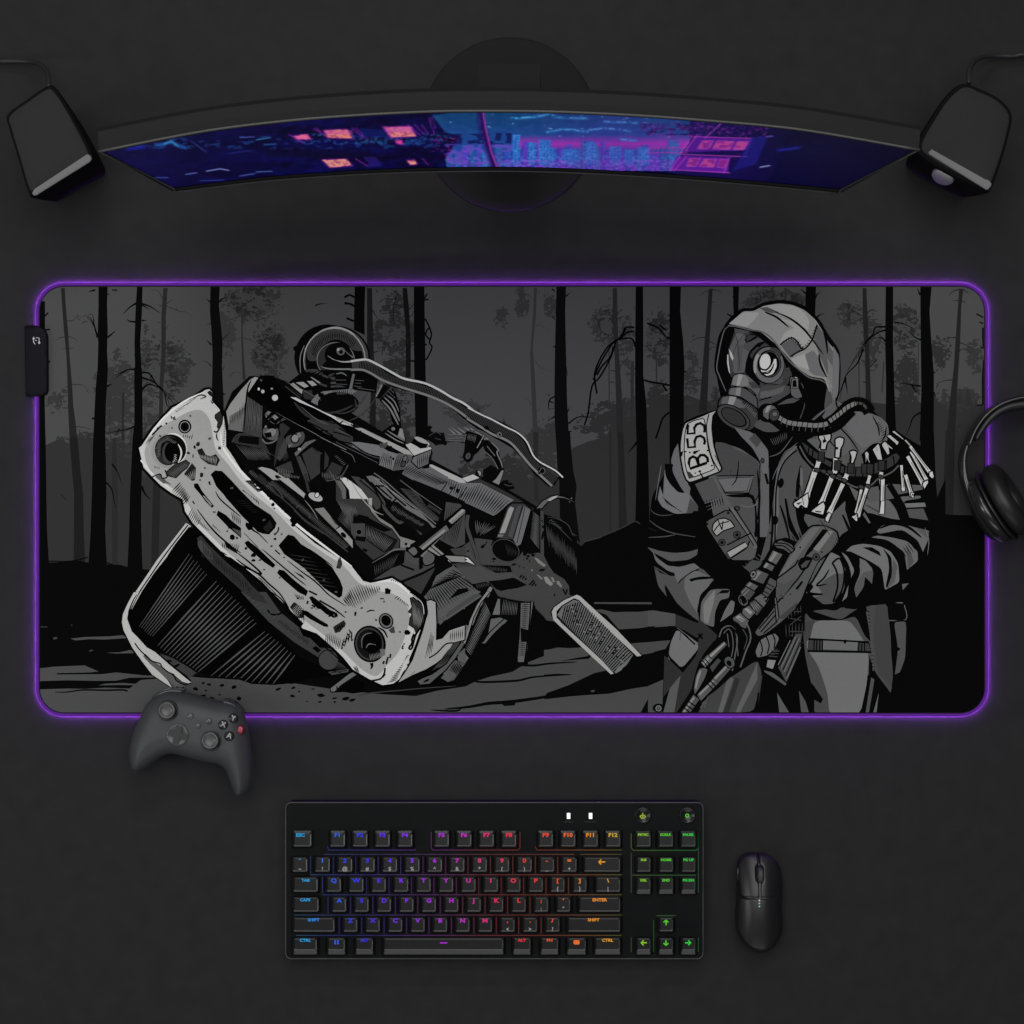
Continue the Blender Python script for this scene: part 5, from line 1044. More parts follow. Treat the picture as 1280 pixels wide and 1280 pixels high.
# exhale cylinder
P(90, "390,1050 480,1030 580,1050 680,1140 770,1260 760,1400 340,1300 350,1200", 0, (9, 9)); P(120, "400,1060 540,1045 590,1100 600,1200 480,1200 370,1190"); P(150, "460,1040 520,1050 470,1200 430,1195"); P(66, "590,1150 680,1140 750,1230 640,1230")
L(9, 12, "340,1210 400,1200 500,1225 540,1240 530,1215 620,1250 700,1330", 1)
F(880, 450, 7.111)
P(72, "510,230 700,220 790,240 760,300 640,370 560,400 480,440 470,330", 0); P(96, "500,280 600,270 720,230 700,290 560,330 500,340", 0); L(9, 8, "490,360 540,345 600,330", 1); P(9, "630,400 650,370 760,300 800,340 880,380 820,420 660,420"); P(76, "650,400 730,350 820,330 850,350 800,380 720,390", 0); P(92, "760,150 800,150 850,200 840,240 880,330 820,350 770,310", 0, (9, 6)); P(110, "780,170 840,160 840,250 770,250", 0, (9, 6)); P(9, "790,180 820,180 825,240 785,240"); L(96, 8, "860,200 905,300 890,420 850,530", 1, 1)
P(80, "220,250 290,240 370,250 470,330 480,440 430,400 330,330 210,310", 0, (9, 7)); P(130, "290,245 330,245 320,320 270,310"); P(104, "240,250 290,245 280,310 225,305")
P(60, "130,360 160,320 220,310 330,340 430,400 480,440 485,540 440,610 400,630 280,600 170,520 120,440", 0, (9, 9)); P(96, "165,330 240,320 330,360 380,420 300,430 150,395"); P(140, "230,320 290,330 260,400 210,395"); H(9, 8, "320,390 470,500", "360,350 480,440", 11, 0); H(110, 4, "350,400 450,520", "380,380 475,470", 9, .1)
E(9, 262, 510, 168, 96, 32); E(66, 262, 510, 158, 86, 32); E(9, 265, 508, 130, 68, 32); E(52, 262, 506, 118, 58, 32)
# neck cloth
P(80, "470,540 560,510 620,560 700,610 640,640 540,640 440,590", 0); P(9, "380,640 540,640 700,640 850,650 760,760 590,860 560,760", 0); H(80, 7, "580,700 740,630", "620,770 740,710", 9, .1); P(98, "270,600 420,640 500,710 570,800 575,900 570,1010 520,1010 500,900 430,780 330,680", 0); P(70, "400,700 450,650 510,720 470,780"); L(90, 8, "580,860 680,820 790,680", 1, 1); E(60, 520, 895, 16, 22, 0, (9, 6))
# neck / hood inner right
P(9, "880,180 960,170 1080,200 1100,300 1090,430 960,540 850,540 900,400"); P(74, "1090,260 1140,300 1160,400 1080,520 1070,400", 0); P(96, "1160,350 1290,420 1200,560 1100,570 1050,500", 0); L(100, 9, "950,540 1020,480 1130,400 1145,340 1110,240", 1, 1)
# hose
L(9, 100, "580,480 640,510 720,570 800,590 900,600 1000,605 1100,590 1180,550 1250,480 1300,430", 1)
L(120, 40, "640,492 720,545 800,565 900,575 1000,582 1100,565 1170,525 1240,450 1290,410", 1); H(9, 7, "640,480 800,530 1000,560 1120,540 1290,380", "600,560 780,635 1000,660 1150,620 1330,480", 16, 0, 0)
H(88, 4, "660,540 800,570 1000,590 1150,550", "660,560 790,630 1000,645 1150,600", 9, .1, 0)
E(9, 560, 470, 84, 84); P(96, "520,440 560,400 620,400 660,440 600,480 570,540 520,500", 0, (9, 8)); P(140, "560,410 600,400 570,460 540,470"); E(60, 625, 490, 46, 54, 20, (9, 8)); E(100, 630, 480, 20, 16)
F(1040, 350, 6.4)
L(9, 70, "-30,1150 30,1110 90,1050 150,1000 210,985 270,1010 300,1060", 1); L(120, 34, "-20,1130 60,1070 120,1020 190,985", 1); L(70, 20, "190,985 240,990 280,1030", 1); H(9, 7, "-20,1100 80,1010 190,960 300,1000", "10,1170 110,1070 210,1030 290,1070", 10, 0, 0)
L(9, 14, "0,500 40,560 60,600", 1, 1)
L(9, 9, "30,940 40,1010 80,1040", 1, 1)
ROUND[0] = 0
# ---- turn the picture into one flat printed sheet (thin ink layers)
INK_E = 0.80
PAD_Z = 0.0046
SHADES = [5, 9, 13, 20, 28, 34, 40, 46, 52, 58, 64, 70, 77, 84, 92, 100, 108, 118, 128, 140, 150, 160, 172, 186, 202, 214]
def ink_mat(i, v):
    c = lin(v) / INK_E
    return mat('printed ink tone %d' % i, (c, c, c * (0.955 if v > 110 else 1.0)), 0.9, 0.0, noise=0.16, nscale=1100, bump=0.5, bscale=2200)
INKS = [ink_mat(i, v) for i, v in enumerate(SHADES)]
def shade_idx(v): return min(range(len(SHADES)), key=lambda i: abs(SHADES[i] - v))
CLIP = rrect(PX0, PY0, PX1, PY1, PRAD, 10)
def in_clip(p):
    x, y = p
    if not (PX0 <= x <= PX1 and PY0 <= y <= PY1): return False
    dx = max(PX0 + PRAD - x, x - (PX1 - PRAD), 0); dy = max(PY0 + PRAD - y, y - (PY1 - PRAD), 0)
    return dx * dx + dy * dy <= PRAD * PRAD
def clip_poly(poly):
    out = list(poly); n = len(CLIP)
    for i in range(n):
        a, b = CLIP[i], CLIP[(i + 1) % n]
        ins = lambda p: (b[0] - a[0]) * (p[1] - a[1]) - (b[1] - a[1]) * (p[0] - a[0]) >= -1e-9
        src, out = out, []
        for k in range(len(src)):
            p, q = src[k], src[(k + 1) % len(src)]
            ip, iq = ins(p), ins(q)
            if ip: out.append(p)
            if ip != iq:
                d1 = (b[0] - a[0]) * (p[1] - a[1]) - (b[1] - a[1]) * (p[0] - a[0])
                d2 = (b[0] - a[0]) * (q[1] - a[1]) - (b[1] - a[1]) * (q[0] - a[0])
                t = d1 / (d1 - d2)
                out.append((p[0] + (q[0] - p[0]) * t, p[1] + (q[1] - p[1]) * t))
        if not out: return []
    return out
def build_art(parent):
    vs, fs, mi = [], [], []
    boxes = []
    grid = {}
    DZ = 8e-6
    maxl = 0
    for v, tris in OPS:
        good = []
        for t in tris:
            if all(in_clip(p) for p in t): good.append(list(t))
            else:
                q = clip_poly(t if ((t[1][0]-t[0][0])*(t[2][1]-t[0][1])-(t[1][1]-t[0][1])*(t[2][0]-t[0][0])) > 0 else t[::-1])
                if len(q) >= 3: good.append(q)
        if not good: continue
        # occupancy in 6 px cells gives the layer number
        cells = set()
        for t in good:
            xs = [p[0] for p in t]; ys = [p[1] for p in t]
            for cx in range(int(min(xs) // 6), int(max(xs) // 6) + 1):
                for cy in range(int(min(ys) // 6), int(max(ys) // 6) + 1): cells.add((cx, cy))
        lvl = 1 + max((grid.get(c, 0) for c in cells), default=0)
        for c in cells: grid[c] = lvl
        maxl = max(maxl, lvl)
        z = PAD_Z + lvl * DZ
        m_ = shade_idx(v)
        for t in good:
            i0 = len(vs)
            P3 = [W(p[0], p[1], z) for p in t]
            a = sum(P3[i].x * P3[(i + 1) % len(P3)].y - P3[(i + 1) % len(P3)].x * P3[i].y for i in range(len(P3)))
            if abs(a) < 1e-13: continue
            if a < 0: P3 = P3[::-1]
            vs += P3; fs.append(tuple(range(i0, i0 + len(P3)))); mi.append(m_)
    print('art layers', maxl, 'faces', len(fs))
    me = bpy.data.meshes.new('printed_picture')
    me.from_pydata([tuple(v) for v in vs], [], fs)
    for m_ in INKS: me.materials.append(m_)
    me.polygons.foreach_set('material_index', mi)
    me.update()
    return link('printed_picture', me, parent)
# ------------------------------------------------------------------ materials
M_DESK = mat('black desk laminate', (0.0178, 0.0178, 0.0182), 0.6, 0.07, noise=0.22, nscale=55, bump=0.12, bscale=900)
M_RUBBER = mat('black rubber', (0.006,) * 3, 0.7, 0.1)
M_PLASTIC = mat('matte black plastic', (0.022,) * 3, 0.45, 0.3, bump=0.05)
M_SPEAKER = mat('charcoal speaker shell', (0.025,) * 3, 0.7, 0.08, noise=0.08, nscale=300)
M_SPKSIDE = mat('black speaker cloth', (0.006,) * 3, 0.9, 0.05)
M_LIP = mat('grey moulded lip', (0.14,) * 3, 0.5, 0.2)
M_METAL = mat('brushed dark metal', (0.42,) * 3, 0.6, 0.5, metal=1.0)
M_KEYCASE = mat('black keyboard case', (0.0035, 0.0038, 0.0042), 0.5, 0.08)
M_KEY = mat('black keycap', (0.007,) * 3, 0.3, 0.36, noise=0.08, nscale=200)
M_WHITE_LED = mat('white indicator light', (0.5,) * 3, 0.4, 0.2, emit=(1, 1, 1), estr=1.3)
M_GREY_PRINT = mat('grey keycap print', (0.35,) * 3, 0.6, 0.1)
M_WHITE_PRINT = mat('white print', (0.7,) * 3, 0.6, 0.1)
M_PAD = mat('controller carbon plastic', (0.044, 0.045, 0.048), 0.5, 0.3, bump=0.04)
M_PADDARK = mat('controller black plastic', (0.012,) * 3, 0.35, 0.4)
M_PADGREY = mat('controller grey button', (0.07,) * 3, 0.35, 0.4)
M_MOUSE = mat('satin black mouse shell', (0.010,) * 3, 0.38, 0.42)
M_MOUSED = mat('black gap plastic', (0.003,) * 3, 0.6, 0.1)
M_LEATHER = mat('black leatherette', (0.012,) * 3, 0.42, 0.35, bump=0.25, bscale=1400)
M_GLOSS = mat('glossy black headphone plastic', (0.016,) * 3, 0.22, 0.6)
M_STRIP = mat('violet light diffuser', (0.03, 0.008, 0.06), 0.6, 0.2, emit=hexlin('5c1698'), estr=0.5)
M_GLOW_EMIT = mat('hidden violet emitter', (0.02,) * 3, 0.6, 0.1, emit=hexlin('a848ff'), estr=480.0)
M_DONGLE = mat('controller box plastic', (0.006, 0.006, 0.009), 0.6, 0.08)
M_BACKSHELL = mat('monitor back shell', (0.011, 0.011, 0.0112), 0.6, 0.12)
M_RIM = mat('monitor rim', (0.05, 0.05, 0.047), 0.4, 0.3)

# ------------------------------------------------------------------ desk
bm = bmesh.new()
prism(bm, [(-1.6, -1.1, -0.04), (1.6, -1.1, -0.04), (1.6, 1.1, -0.04), (-1.6, 1.1, -0.04)],
      [(-1.6, -1.1, 0), (1.6, -1.1, 0), (1.6, 1.1, 0), (-1.6, 1.1, 0)])
o = bmobj('desk', bm, M_DESK)
tag(o, 'plain dark charcoal desk top that everything lies on', 'desk', kind='structure')

# ------------------------------------------------------------------ mouse pad
pad = thing('mouse_pad', 'wide mouse pad with violet glowing edge, printed with a masked man beside a wreck', 'mouse pad', W(640, 624, 0))
def rr3(x0, y0, x1, y1, r, z, seg=10):
    pts = rrect(x0, y0, x1, y1, r, seg)
    return [W(x, y, z) for x, y in pts][::-1]
bm = bmesh.new()
prism(bm, rr3(PX0 - 1.2, PY0 - 1.2, PX1 + 1.2, PY1 + 1.2, PRAD + 1.2, 0.0016), rr3(PX0 - 1.2, PY0 - 1.2, PX1 + 1.2, PY1 + 1.2, PRAD + 1.2, PAD_Z))
bmobj('cloth_base', bm, M_RUBBER, pad)
build_art(pad)
bm = bmesh.new()
lp = rr3(PX0 - 3.0, PY0 - 3.0, PX1 + 3.0, PY1 + 3.0, PRAD + 3.0, 0.0026, 14)
# closed tube
def loop_tube(bm, pts, rx, rz, seg=10):
    rings = []; n = len(pts)
    for i, p in enumerate(pts):
        d = (pts[(i + 1) % n] - pts[i - 1]).normalized(); a = Vector((d.y, -d.x, 0))
        rings.append([bm.verts.new(p + a * rx * math.cos(2 * math.pi * k / seg) + Vector((0, 0, rz)) * math.sin(2 * math.pi * k / seg)) for k in range(seg)])
    for q in range(n):
        for k in range(seg):
            bm.faces.new((rings[q][k], rings[q][(k + 1) % seg], rings[(q + 1) % n][(k + 1) % seg], rings[(q + 1) % n][k]))
loop_tube(bm, lp, 0.0014, 0.0011)
bmobj('light_strip', bm, M_STRIP, pad, True)
# hidden emitter added for the desk glow: wedge with a luminous sloping underside
def ringpts(off, z): return rr3(PX0 - off, PY0 - off, PX1 + off, PY1 + off, PRAD + off, z, 14)
ra, rb, rc = ringpts(1.5, .0005), ringpts(3.4, .0010), ringpts(2.2, .0014)
n_ = len(ra); vs = ra + rb + rc; fs = []; mi = []
for k in range(n_):
    q = (k + 1) % n_
    fs += [(k, q, n_ + q, n_ + k), (n_ + k, n_ + q, 2 * n_ + q, 2 * n_ + k), (2 * n_ + k, 2 * n_ + q, q, k)]; mi += [1, 0, 0]
lc = mesh('hidden_glow_emitter', vs, fs, [M_RUBBER, M_GLOW_EMIT], pad); lc.data.polygons.foreach_set('material_index', mi)
# control box on the left edge
box_px = [(30.5, 407), (46, 407), (52, 409.5), (57, 414), (59, 420), (59.5, 488), (57, 492), (52, 495), (32, 495)]
out = [tuple(W(x, y, 0.010).xy) for x, y in box_px][::-1]
cb = pillow('control_box', out, lambda x, y, d: 0.0105 - 0.0012 * np.maximum(0, 1 - d / 0.0012) ** 2, lambda x, y, d: x * 0 + 0.0006, M_DONGLE, pad, 0.006, (0.0004, 0.0012))
bm = bmesh.new()
def ic(x, y): return W(30.5 - 0.6 + x / 5.82 - 29.3, 340 + y / 5.82, 0.0108)
def ipath(s): return [W(float(a) / 5.82, 340 + float(b) / 5.82, 0.0107) for a, b in (q.split(',') for q in s.split())]
for s_ in ("245,472 244,510 256,526", "238,490 245,472 252,488", "262,478 284,480 286,522", "278,508 286,524 293,512", "256,498 266,498"):
    tube(bm, ipath(s_), 0.00032, 6)
bmobj('icon', bm, M_WHITE_PRINT, cb)

# ------------------------------------------------------------------ monitor
mon = thing('curved_monitor', 'large curved monitor between two speakers, its screen showing a neon night city', 'monitor', W(640, 160, 0))
ZB, ZT = 0.100, 0.440
bot_px = [(218, 234.5), (320, 222), (400, 215.5), (480, 211), (560, 208.8), (640, 208.4), (720, 210.5), (800, 215), (880, 220.5), (960, 227.5), (1050, 236)]
top_px = [(127, 188), (250, 164), (350, 151), (440, 143.5), (540, 138.5), (620, 137.8), (700, 139), (790, 143), (880, 149.5), (1000, 161), (1146, 186)]
def resample(px, n):
    c = catmull(px, False, 12); out = []
    return [along(c, i / (n - 1)) for i in range(n)]
NU, NV = 620, 84
bp, tp_ = resample(bot_px, NU + 1), resample(top_px, NU + 1)
SB = [W(x, y, ZB) for x, y in bp]; ST = [W(x, y, ZT) for x, y in tp_]
vs = []; PXs = np.zeros((NV + 1, NU + 1)); PYs = np.zeros((NV + 1, NU + 1))
for j in range(NV + 1):
    v = j / NV
    for i in range(NU + 1):
        p = SB[i].lerp(ST[i], v); vs.append(p)
        k = S * (CAM_H - p.z) / CAM_H
        PXs[j, i] = 640 + p.x / k; PYs[j, i] = 640 - p.y / k
fs = [(j * (NU + 1) + i, j * (NU + 1) + i + 1, (j + 1) * (NU + 1) + i + 1, (j + 1) * (NU + 1) + i) for j in range(NV) for i in range(NU)]
# the wallpaper: colours per cell of the display. X,Y run in the same units as the photograph
X = (PXs[:-1, :-1] + PXs[1:, 1:]) / 2; Y = (PYs[:-1, :-1] + PYs[1:, 1:]) / 2
I = np.zeros(X.shape + (3,))
def col(h): return np.array([int(h[i:i + 2], 16) for i in (0, 2, 4)], float)
rs = np.random.RandomState(4)
def nz(sx, sy, seed):
    f = vnoise(seed)
    u = X / sx; v = Y / sy
    g = np.random.RandomState(seed).rand(64, 64)
    xi = np.floor(u).astype(int); yi = np.floor(v).astype(int); fx = u - xi; fy = v - yi
    fx = fx * fx * (3 - 2 * fx); fy = fy * fy * (3 - 2 * fy)
    a = g[yi % 64, xi % 64]; b = g[yi % 64, (xi + 1) % 64]; c = g[(yi + 1) % 64, xi % 64]; d = g[(yi + 1) % 64, (xi + 1) % 64]
    return (a * (1 - fx) + b * fx) * (1 - fy) + (c * (1 - fx) + d * fx) * fy
def paint(mask, h, a=1.0):
    a = (mask * a)[..., None]
    I[:] = I * (1 - a) + col(h) * a
def pgon(s):
    pts = [tuple(float(k) for k in q.split(',')) for q in s.split()]
    return inside(np.stack([X.ravel(), Y.ravel()], 1), pts).reshape(X.shape)
def line(s, w):
    pts = np.array([tuple(float(k) for k in q.split(',')) for q in s.split()])
    d = seg_dist(np.stack([X.ravel(), Y.ravel()], 1), pts[:-1], pts[1:]).reshape(X.shape)
    return np.clip(1.2 - d / (w / 2), 0, 1)
n_big, n_mid, n_fin = nz(40, 9, 1), nz(7, 3, 2), nz(2.2, 1.6, 3)
I[:] = col('05043c')
I += (n_big - .5)[..., None] * np.array([4, 6, 40]) + (n_mid - .5)[..., None] * np.array([6, 10, 34])
paint(X < 330, '05053a', .45); paint(np.clip((X - 895) / 60, 0, 1), '02022a', .72); paint(np.clip((X - 980) / 130, 0, 1), '01011e', .7)
# left: leaves and glints
paint((n_mid > .62) & (X < 560) & (Y > 170) & (Y < 186) & (n_fin > .4), '1a4a8c', .65)
paint((n_fin > .70) & (X > 380) & (X < 640) & (Y > 166) & (Y < 180), '2a7ab0', .6); paint((n_fin < .25) & (X > 540) & (X < 640) & (Y > 170) & (Y < 190), 'a01a90', .7)
for s_, w_, c_ in (("195,182 215,178 232,185", 5, '1d5fae'), ("205,180 214,176 222,183", 3, '3aa0d8'), ("160,186 180,184", 6, '1818a0'), ("258,214 275,211 286,213", 2, '9aa8e8'), ("232,218 246,216", 2, '6b78d0'), ("300,220 318,217", 2, '5a68c0'), ("238,176 258,190", 1.5, '4a58b0'), ("195,222 210,222", 1.6, '5060c0'), ("300,172 318,171", 1.5, '6878c8'), ("250,226 280,225", 1.5, '3848a8'), ("320,175 338,172", 1.6, '40a0c0'), ("320,215 340,214", 1.5, '6090d0'), ("330,181 345,180", 3, '205898'), ("285,192 315,188", 2, '202a80')):
    paint(line(s_, w_), c_, .85)
# sky window
sky = pgon("540,144 555,142 600,136 650,132 760,134 870,140 905,150 880,190 862,214 560,212 556,200 575,170 556,165")
gy = np.clip((Y - 140) / 45, 0, 1)[..., None]
skc = col('0c4274') * (1 - gy) + col('2450a8') * gy
I[sky] = (skc + (n_mid - .5)[..., None] * 14)[sky]
base_h = 172 + (X - 640) * 0.012
mg = sky & (Y > 166) & (Y < 188)
a = np.clip(1 - np.abs(Y - 180) / 12, 0, 1) * mg * (X > 650)
I[:] = I * (1 - .85 * a[..., None]) + col('d030c0') * .85 * a[..., None]
# clouds
for s_ in ("640,148 670,146 685,143 700,147 735,148", "684,165 700,162 715,162 735,165", "736,163 755,160 775,162 788,164", "756,152 790,153 815,155", "775,174 795,176"):
    paint(line(s_, 4.5) * (n_fin > .3) * sky, '2f8fd8', .8); paint(line(s_, 1.8) * (n_fin > .5) * sky, '6cc4f4', .8)
for k in range(26):
    x, y = rs.uniform(560, 880), rs.uniform(141, 172)
    paint((np.abs(X - x) < .9) & (np.abs(Y - y) < .7) & sky, 'a8e0f8', .7)
# skyline
xs = 640.0
cells = []
x = 556.0
while x < 845:
    w_ = rs.uniform(5, 14); h_ = rs.uniform(175, 194) if x > 640 else rs.uniform(180, 196)
    c_ = ['2454a4', '2a50c0', '5a3cc8', '3068b8', '4848c8'][rs.randint(5)]
    m_ = (X > x) & (X < x + w_) & (Y > h_) & (Y < 220) & sky
    paint(m_, c_, .92); paint(m_ & (n_fin > .66), '3c90d8', .3); paint(m_ & (n_fin < .30), '8a30b8', .4)
    paint(line("%f,%f %f,%f" % (x, h_, x, 212), 1.1) * sky, '1c2a80', .7)
    x += w_ * rs.uniform(.75, 1.1)
for x0_, x1_, y0_ in ((673, 689, 175), (660, 670, 178), (731, 746, 178), (681, 694, 185), (702, 722, 186), (762, 776, 183), (780, 793, 187), (640, 650, 168), (797, 812, 184)):
    m_ = (X > x0_) & (X < x1_) & (Y > y0_) & (Y < 206); paint(m_, '2f7cd8', .95); paint(m_ & (((X * 1.0).astype(int) % 4) == 0), '1a3a9a', .6); paint(m_ & (n_fin > .62), '58a8f0', .5)
paint((Y > 200) & (n_fin > .5) & sky & (X > 640), 'c040e0', .5); paint((Y > 195) & (n_fin > .64) & sky, '5898f0', .35); paint(pgon("556,168 640,166 640,180 556,182") & (n_mid > .45), '0a1050', .8)
paint(pgon("556,180 640,180 640,212 562,212") & (n_mid > .5), '7a50d0', .6)
# houses left of the pole: lit windows
for s_, c_ in (("367,170 384,168 389,174 371,174", 'f070a0'), ("405,163 434,162 441,173 410,172", 'f49080'), ("480,160 512,158 520,170 488,172", 'f08a90'), ("403,200 433,199 440,207 412,209", 'f09a90'), ("509,201 518,200 521,205 513,206", 'f8a090'), ("494,176 502,175 504,180 497,180", 'e04aa0')):
    pts_ = s_.split(); paint(line(s_ + ' ' + pts_[0], 3.6), '8a1a9a', .75); paint(pgon(s_), c_, 1); paint(pgon(s_) & (n_fin > .62), '802060', .5)
paint(pgon("405,163 441,163 441,168 405,168") , 'd050b0', .5); paint(pgon("480,158 516,158 516,165 482,165"), 'c84ab8', .5)
for s_ in ("361,168 380,179", "392,161 410,172", "395,160 402,165", "440,160 455,173", "445,160 460,174", "478,158 490,172", "510,156 525,169", "518,155 530,168", "527,156 536,168", "536,147 543,168", "540,147 544,160", "556,192 562,204", "528,198 535,206", "444,198 460,208"):
    paint(line(s_, 1.8), 'a028b8', .8)
paint(pgon("335,188 460,188 470,196 330,198"), '06062c', .6)
paint(pgon("455,196 470,196 478,208 462,208"), '2a1a80', .7); paint(pgon("450,160 480,162 486,172 455,172"), '0a1c70', .7)
# dark pole
paint(line("600,137 603,160 612,190 618,208", 11), '1a0a50', 1); paint(line("603.5,137 607,160 614,190 621,208", 2.6), 'd040c0', .95); paint(line("598,138 601,160 609,190 614,208", 1.3), '5030b0', .8)
# building right
paint(pgon("862,146 905,146 960,152 990,158 960,232 838,216 850,196 862,178") * np.clip((1000 - X) / 90, 0, 1), '140a50', .9)
paint((n_mid > .52) & (X > 800) & (X < 912) & (Y > 154) & (Y < 169) & (n_fin > .35), '1a0c48', .95); paint((n_fin > .66) & (X > 800) & (X < 960) & (Y > 152) & (Y < 172), '8a2aa0', .6)
paint(pgon("868,172 940,174 932,188 858,190"), '5a189a', .9); paint(pgon("846,195 912,197 910,216 838,212"), '6a1aa8', .9)
for s_ in ("878,176 892,176 886,186 872,186", "897,176 918,177 912,187 890,186", "922,177 936,177 930,187 916,187", "862,198 876,198 870,208 858,208", "880,199 896,199 892,209 874,208", "900,199 911,200 906,210 896,209"):
    pts_ = s_.split(); paint(pgon(s_), '8a2490', 1); paint(pgon(s_) & (n_mid > .5), 'c84e98', .75); paint(line(s_ + ' ' + pts_[0], 1.5), 'b848b8', .8)
for s_ in ("872,168 856,190", "866,170 850,192", "858,196 842,214", "850,196 838,213", "868,171 940,173", "850,193 935,196", "838,212 912,216", "906,150 882,172", "940,174 930,196", "912,197 905,216"):
    paint(line(s_, 1.7), 'd048d0', .85)
for k in range(9): paint(line("%f,184 %f,191" % (812 + 6 * k, 810 + 6 * k), 1.4), 'd838b0', .85)
paint(line("810,185 860,184", 1.2), 'd838b0', .8); paint(line("810,191 858,191", 1.2), 'd838b0', .8)
paint(pgon("940,172 960,170 945,205 915,214"), '1c1c88', .7)
paint(line("972,188 1000,184", 6), '10106a', .8); paint(line("974,188 998,185", 3), '2828a0', .7); paint(line("950,209 962,207", 2.2), 'a8b0e8', .9); paint(line("958,171 966,170", 2.2), '8060c0', .8); paint(line("1018,163 1034,165", 2), '2a2a90', .7)
haze_ = np.clip(1 - np.abs(X - 770) / 130, 0, 1) * sky * .34
I[:] = I * (1 - haze_[..., None]) + (col('5a2ca8') * .9) * haze_[..., None]
Ib = np.pad(I, ((1, 1), (1, 1), (0, 0)), 'edge')
I = (4 * I + 1.6 * (Ib[1:-1, :-2] + Ib[1:-1, 2:]) + 1.0 * (Ib[:-2, 1:-1] + Ib[2:, 1:-1])) / 9.2 * .92
sc = np.clip(I, 0, 255) / 255.0
sc = np.where(sc <= 0.04045, sc / 12.92, ((sc + 0.055) / 1.055) ** 2.4)
me = bpy.data.meshes.new('screen'); me.from_pydata([tuple(v) for v in vs], [], fs)
at = me.color_attributes.new('tint', 'FLOAT_COLOR', 'CORNER')
rgba = np.ones((NU * NV, 4, 4), np.float32); rgba[..., :3] = sc.reshape(-1, 1, 3)
at.data.foreach_set('color', rgba.ravel())
M_SCREEN = attr_emit_mat('lit display', 0.92, 0.003, 0.4, 0.04)
me.materials.append(M_SCREEN); me.update()
for p in me.polygons: p.use_smooth = True
link('screen', me, mon)
# housing: rim strip around display, and back shell
n = 60
B = [W(x, y, ZB) for x, y in resample(bot_px, n + 1)]; T = [W(x, y, ZT) for x, y in resample(top_px, n + 1)]
vs = []; fs = []
def back(i, zf):      # outward direction in plan
    d = (B[min(i + 1, n)] - B[max(i - 1, 0)]); return Vector((-d.y, d.x, 0)).normalized()
prof = []            # closed section (from front bottom lip, round the back, to front top lip): (v along height, depth, z offset)
sec = [(0.0, -0.0006, 0.0), (0.0, -0.0022, -0.0015), (0.0, -0.0022, -0.010), (0.0, 0.010, -0.012), (0.12, 0.030, 0), (0.35, 0.036, 0), (0.6, 0.034, 0), (0.85, 0.022, 0), (1.0, 0.0165, 0.002), (1.0, 0.013, 0.006), (1.0, 0.004, 0.0085), (1.0, -0.0022, 0.007), (1.0, -0.0022, 0.0015), (1.0, -0.0006, 0.0)]
for i in range(n + 1):
    nn = back(i, 0)
    for (v, dep, dz) in sec:
        edge = min(i, n - i) / n
        f = 1.0 if dep < 0.02 else min(1.0, 0.45 + edge * 4)
        vs.append(B[i].lerp(T[i], v) + nn * dep * f + Vector((0, 0, dz)))
m_ = len(sec)
for i in range(n):
    for k in range(m_ - 1):
        fs.append((i * m_ + k, i * m_ + k + 1, (i + 1) * m_ + k + 1, (i + 1) * m_ + k))
fs.append(tuple(range(m_))); fs.append(tuple(n * m_ + k for k in range(m_))[::-1])
sh = mesh('housing', vs, fs, M_BACKSHELL, mon, False)
bm = bmesh.new()
tube(bm, [T[i] + back(i, 0) * -0.0018 + Vector((0, 0, 0.0068)) for i in range(n + 1)], 0.0011, 6); tube(bm, [B[i] + back(i, 0) * -0.0030 + Vector((0, 0, -0.006)) for i in range(n + 1)], 0.0009, 6)
tube(bm, [T[0] + Vector((-0.001, -0.001, 0.004)), B[0] + Vector((-0.002, -0.002, -0.004))], 0.0009, 6); tube(bm, [T[n] + Vector((0.001, -0.001, 0.004)), B[n] + Vector((0.002, -0.002, -0.004))], 0.0009, 6)
bmobj('rim', bm, M_RIM, mon, True)
bm = bmesh.new(); c = W(637, 156, 0)
lathe(bm, [(0, 0.004), (0.074, 0.004), (0.0815, 0.0034), (0.083, 0.002), (0.083, 0.0), (0, 0)], (c.x, c.y, 0), (0, 0, 1), 72)
bmobj('stand_base', bm, mat('black stand plate', (0.0165,) * 3, 0.85, 0.03), mon, True)
bm = bmesh.new()
prism(bm, [(c.x - 0.03, c.y - 0.02, 0.0035), (c.x + 0.03, c.y - 0.02, 0.0035), (c.x + 0.03, c.y + 0.01, 0.0035), (c.x - 0.03, c.y + 0.01, 0.0035)],
      [(c.x - 0.025, c.y - 0.03, 0.30), (c.x + 0.025, c.y - 0.03, 0.30), (c.x + 0.025, c.y - 0.006, 0.30), (c.x - 0.025, c.y - 0.006, 0.30)])
bmobj('stand_neck', bm, bpy.data.materials['black stand plate'], mon)

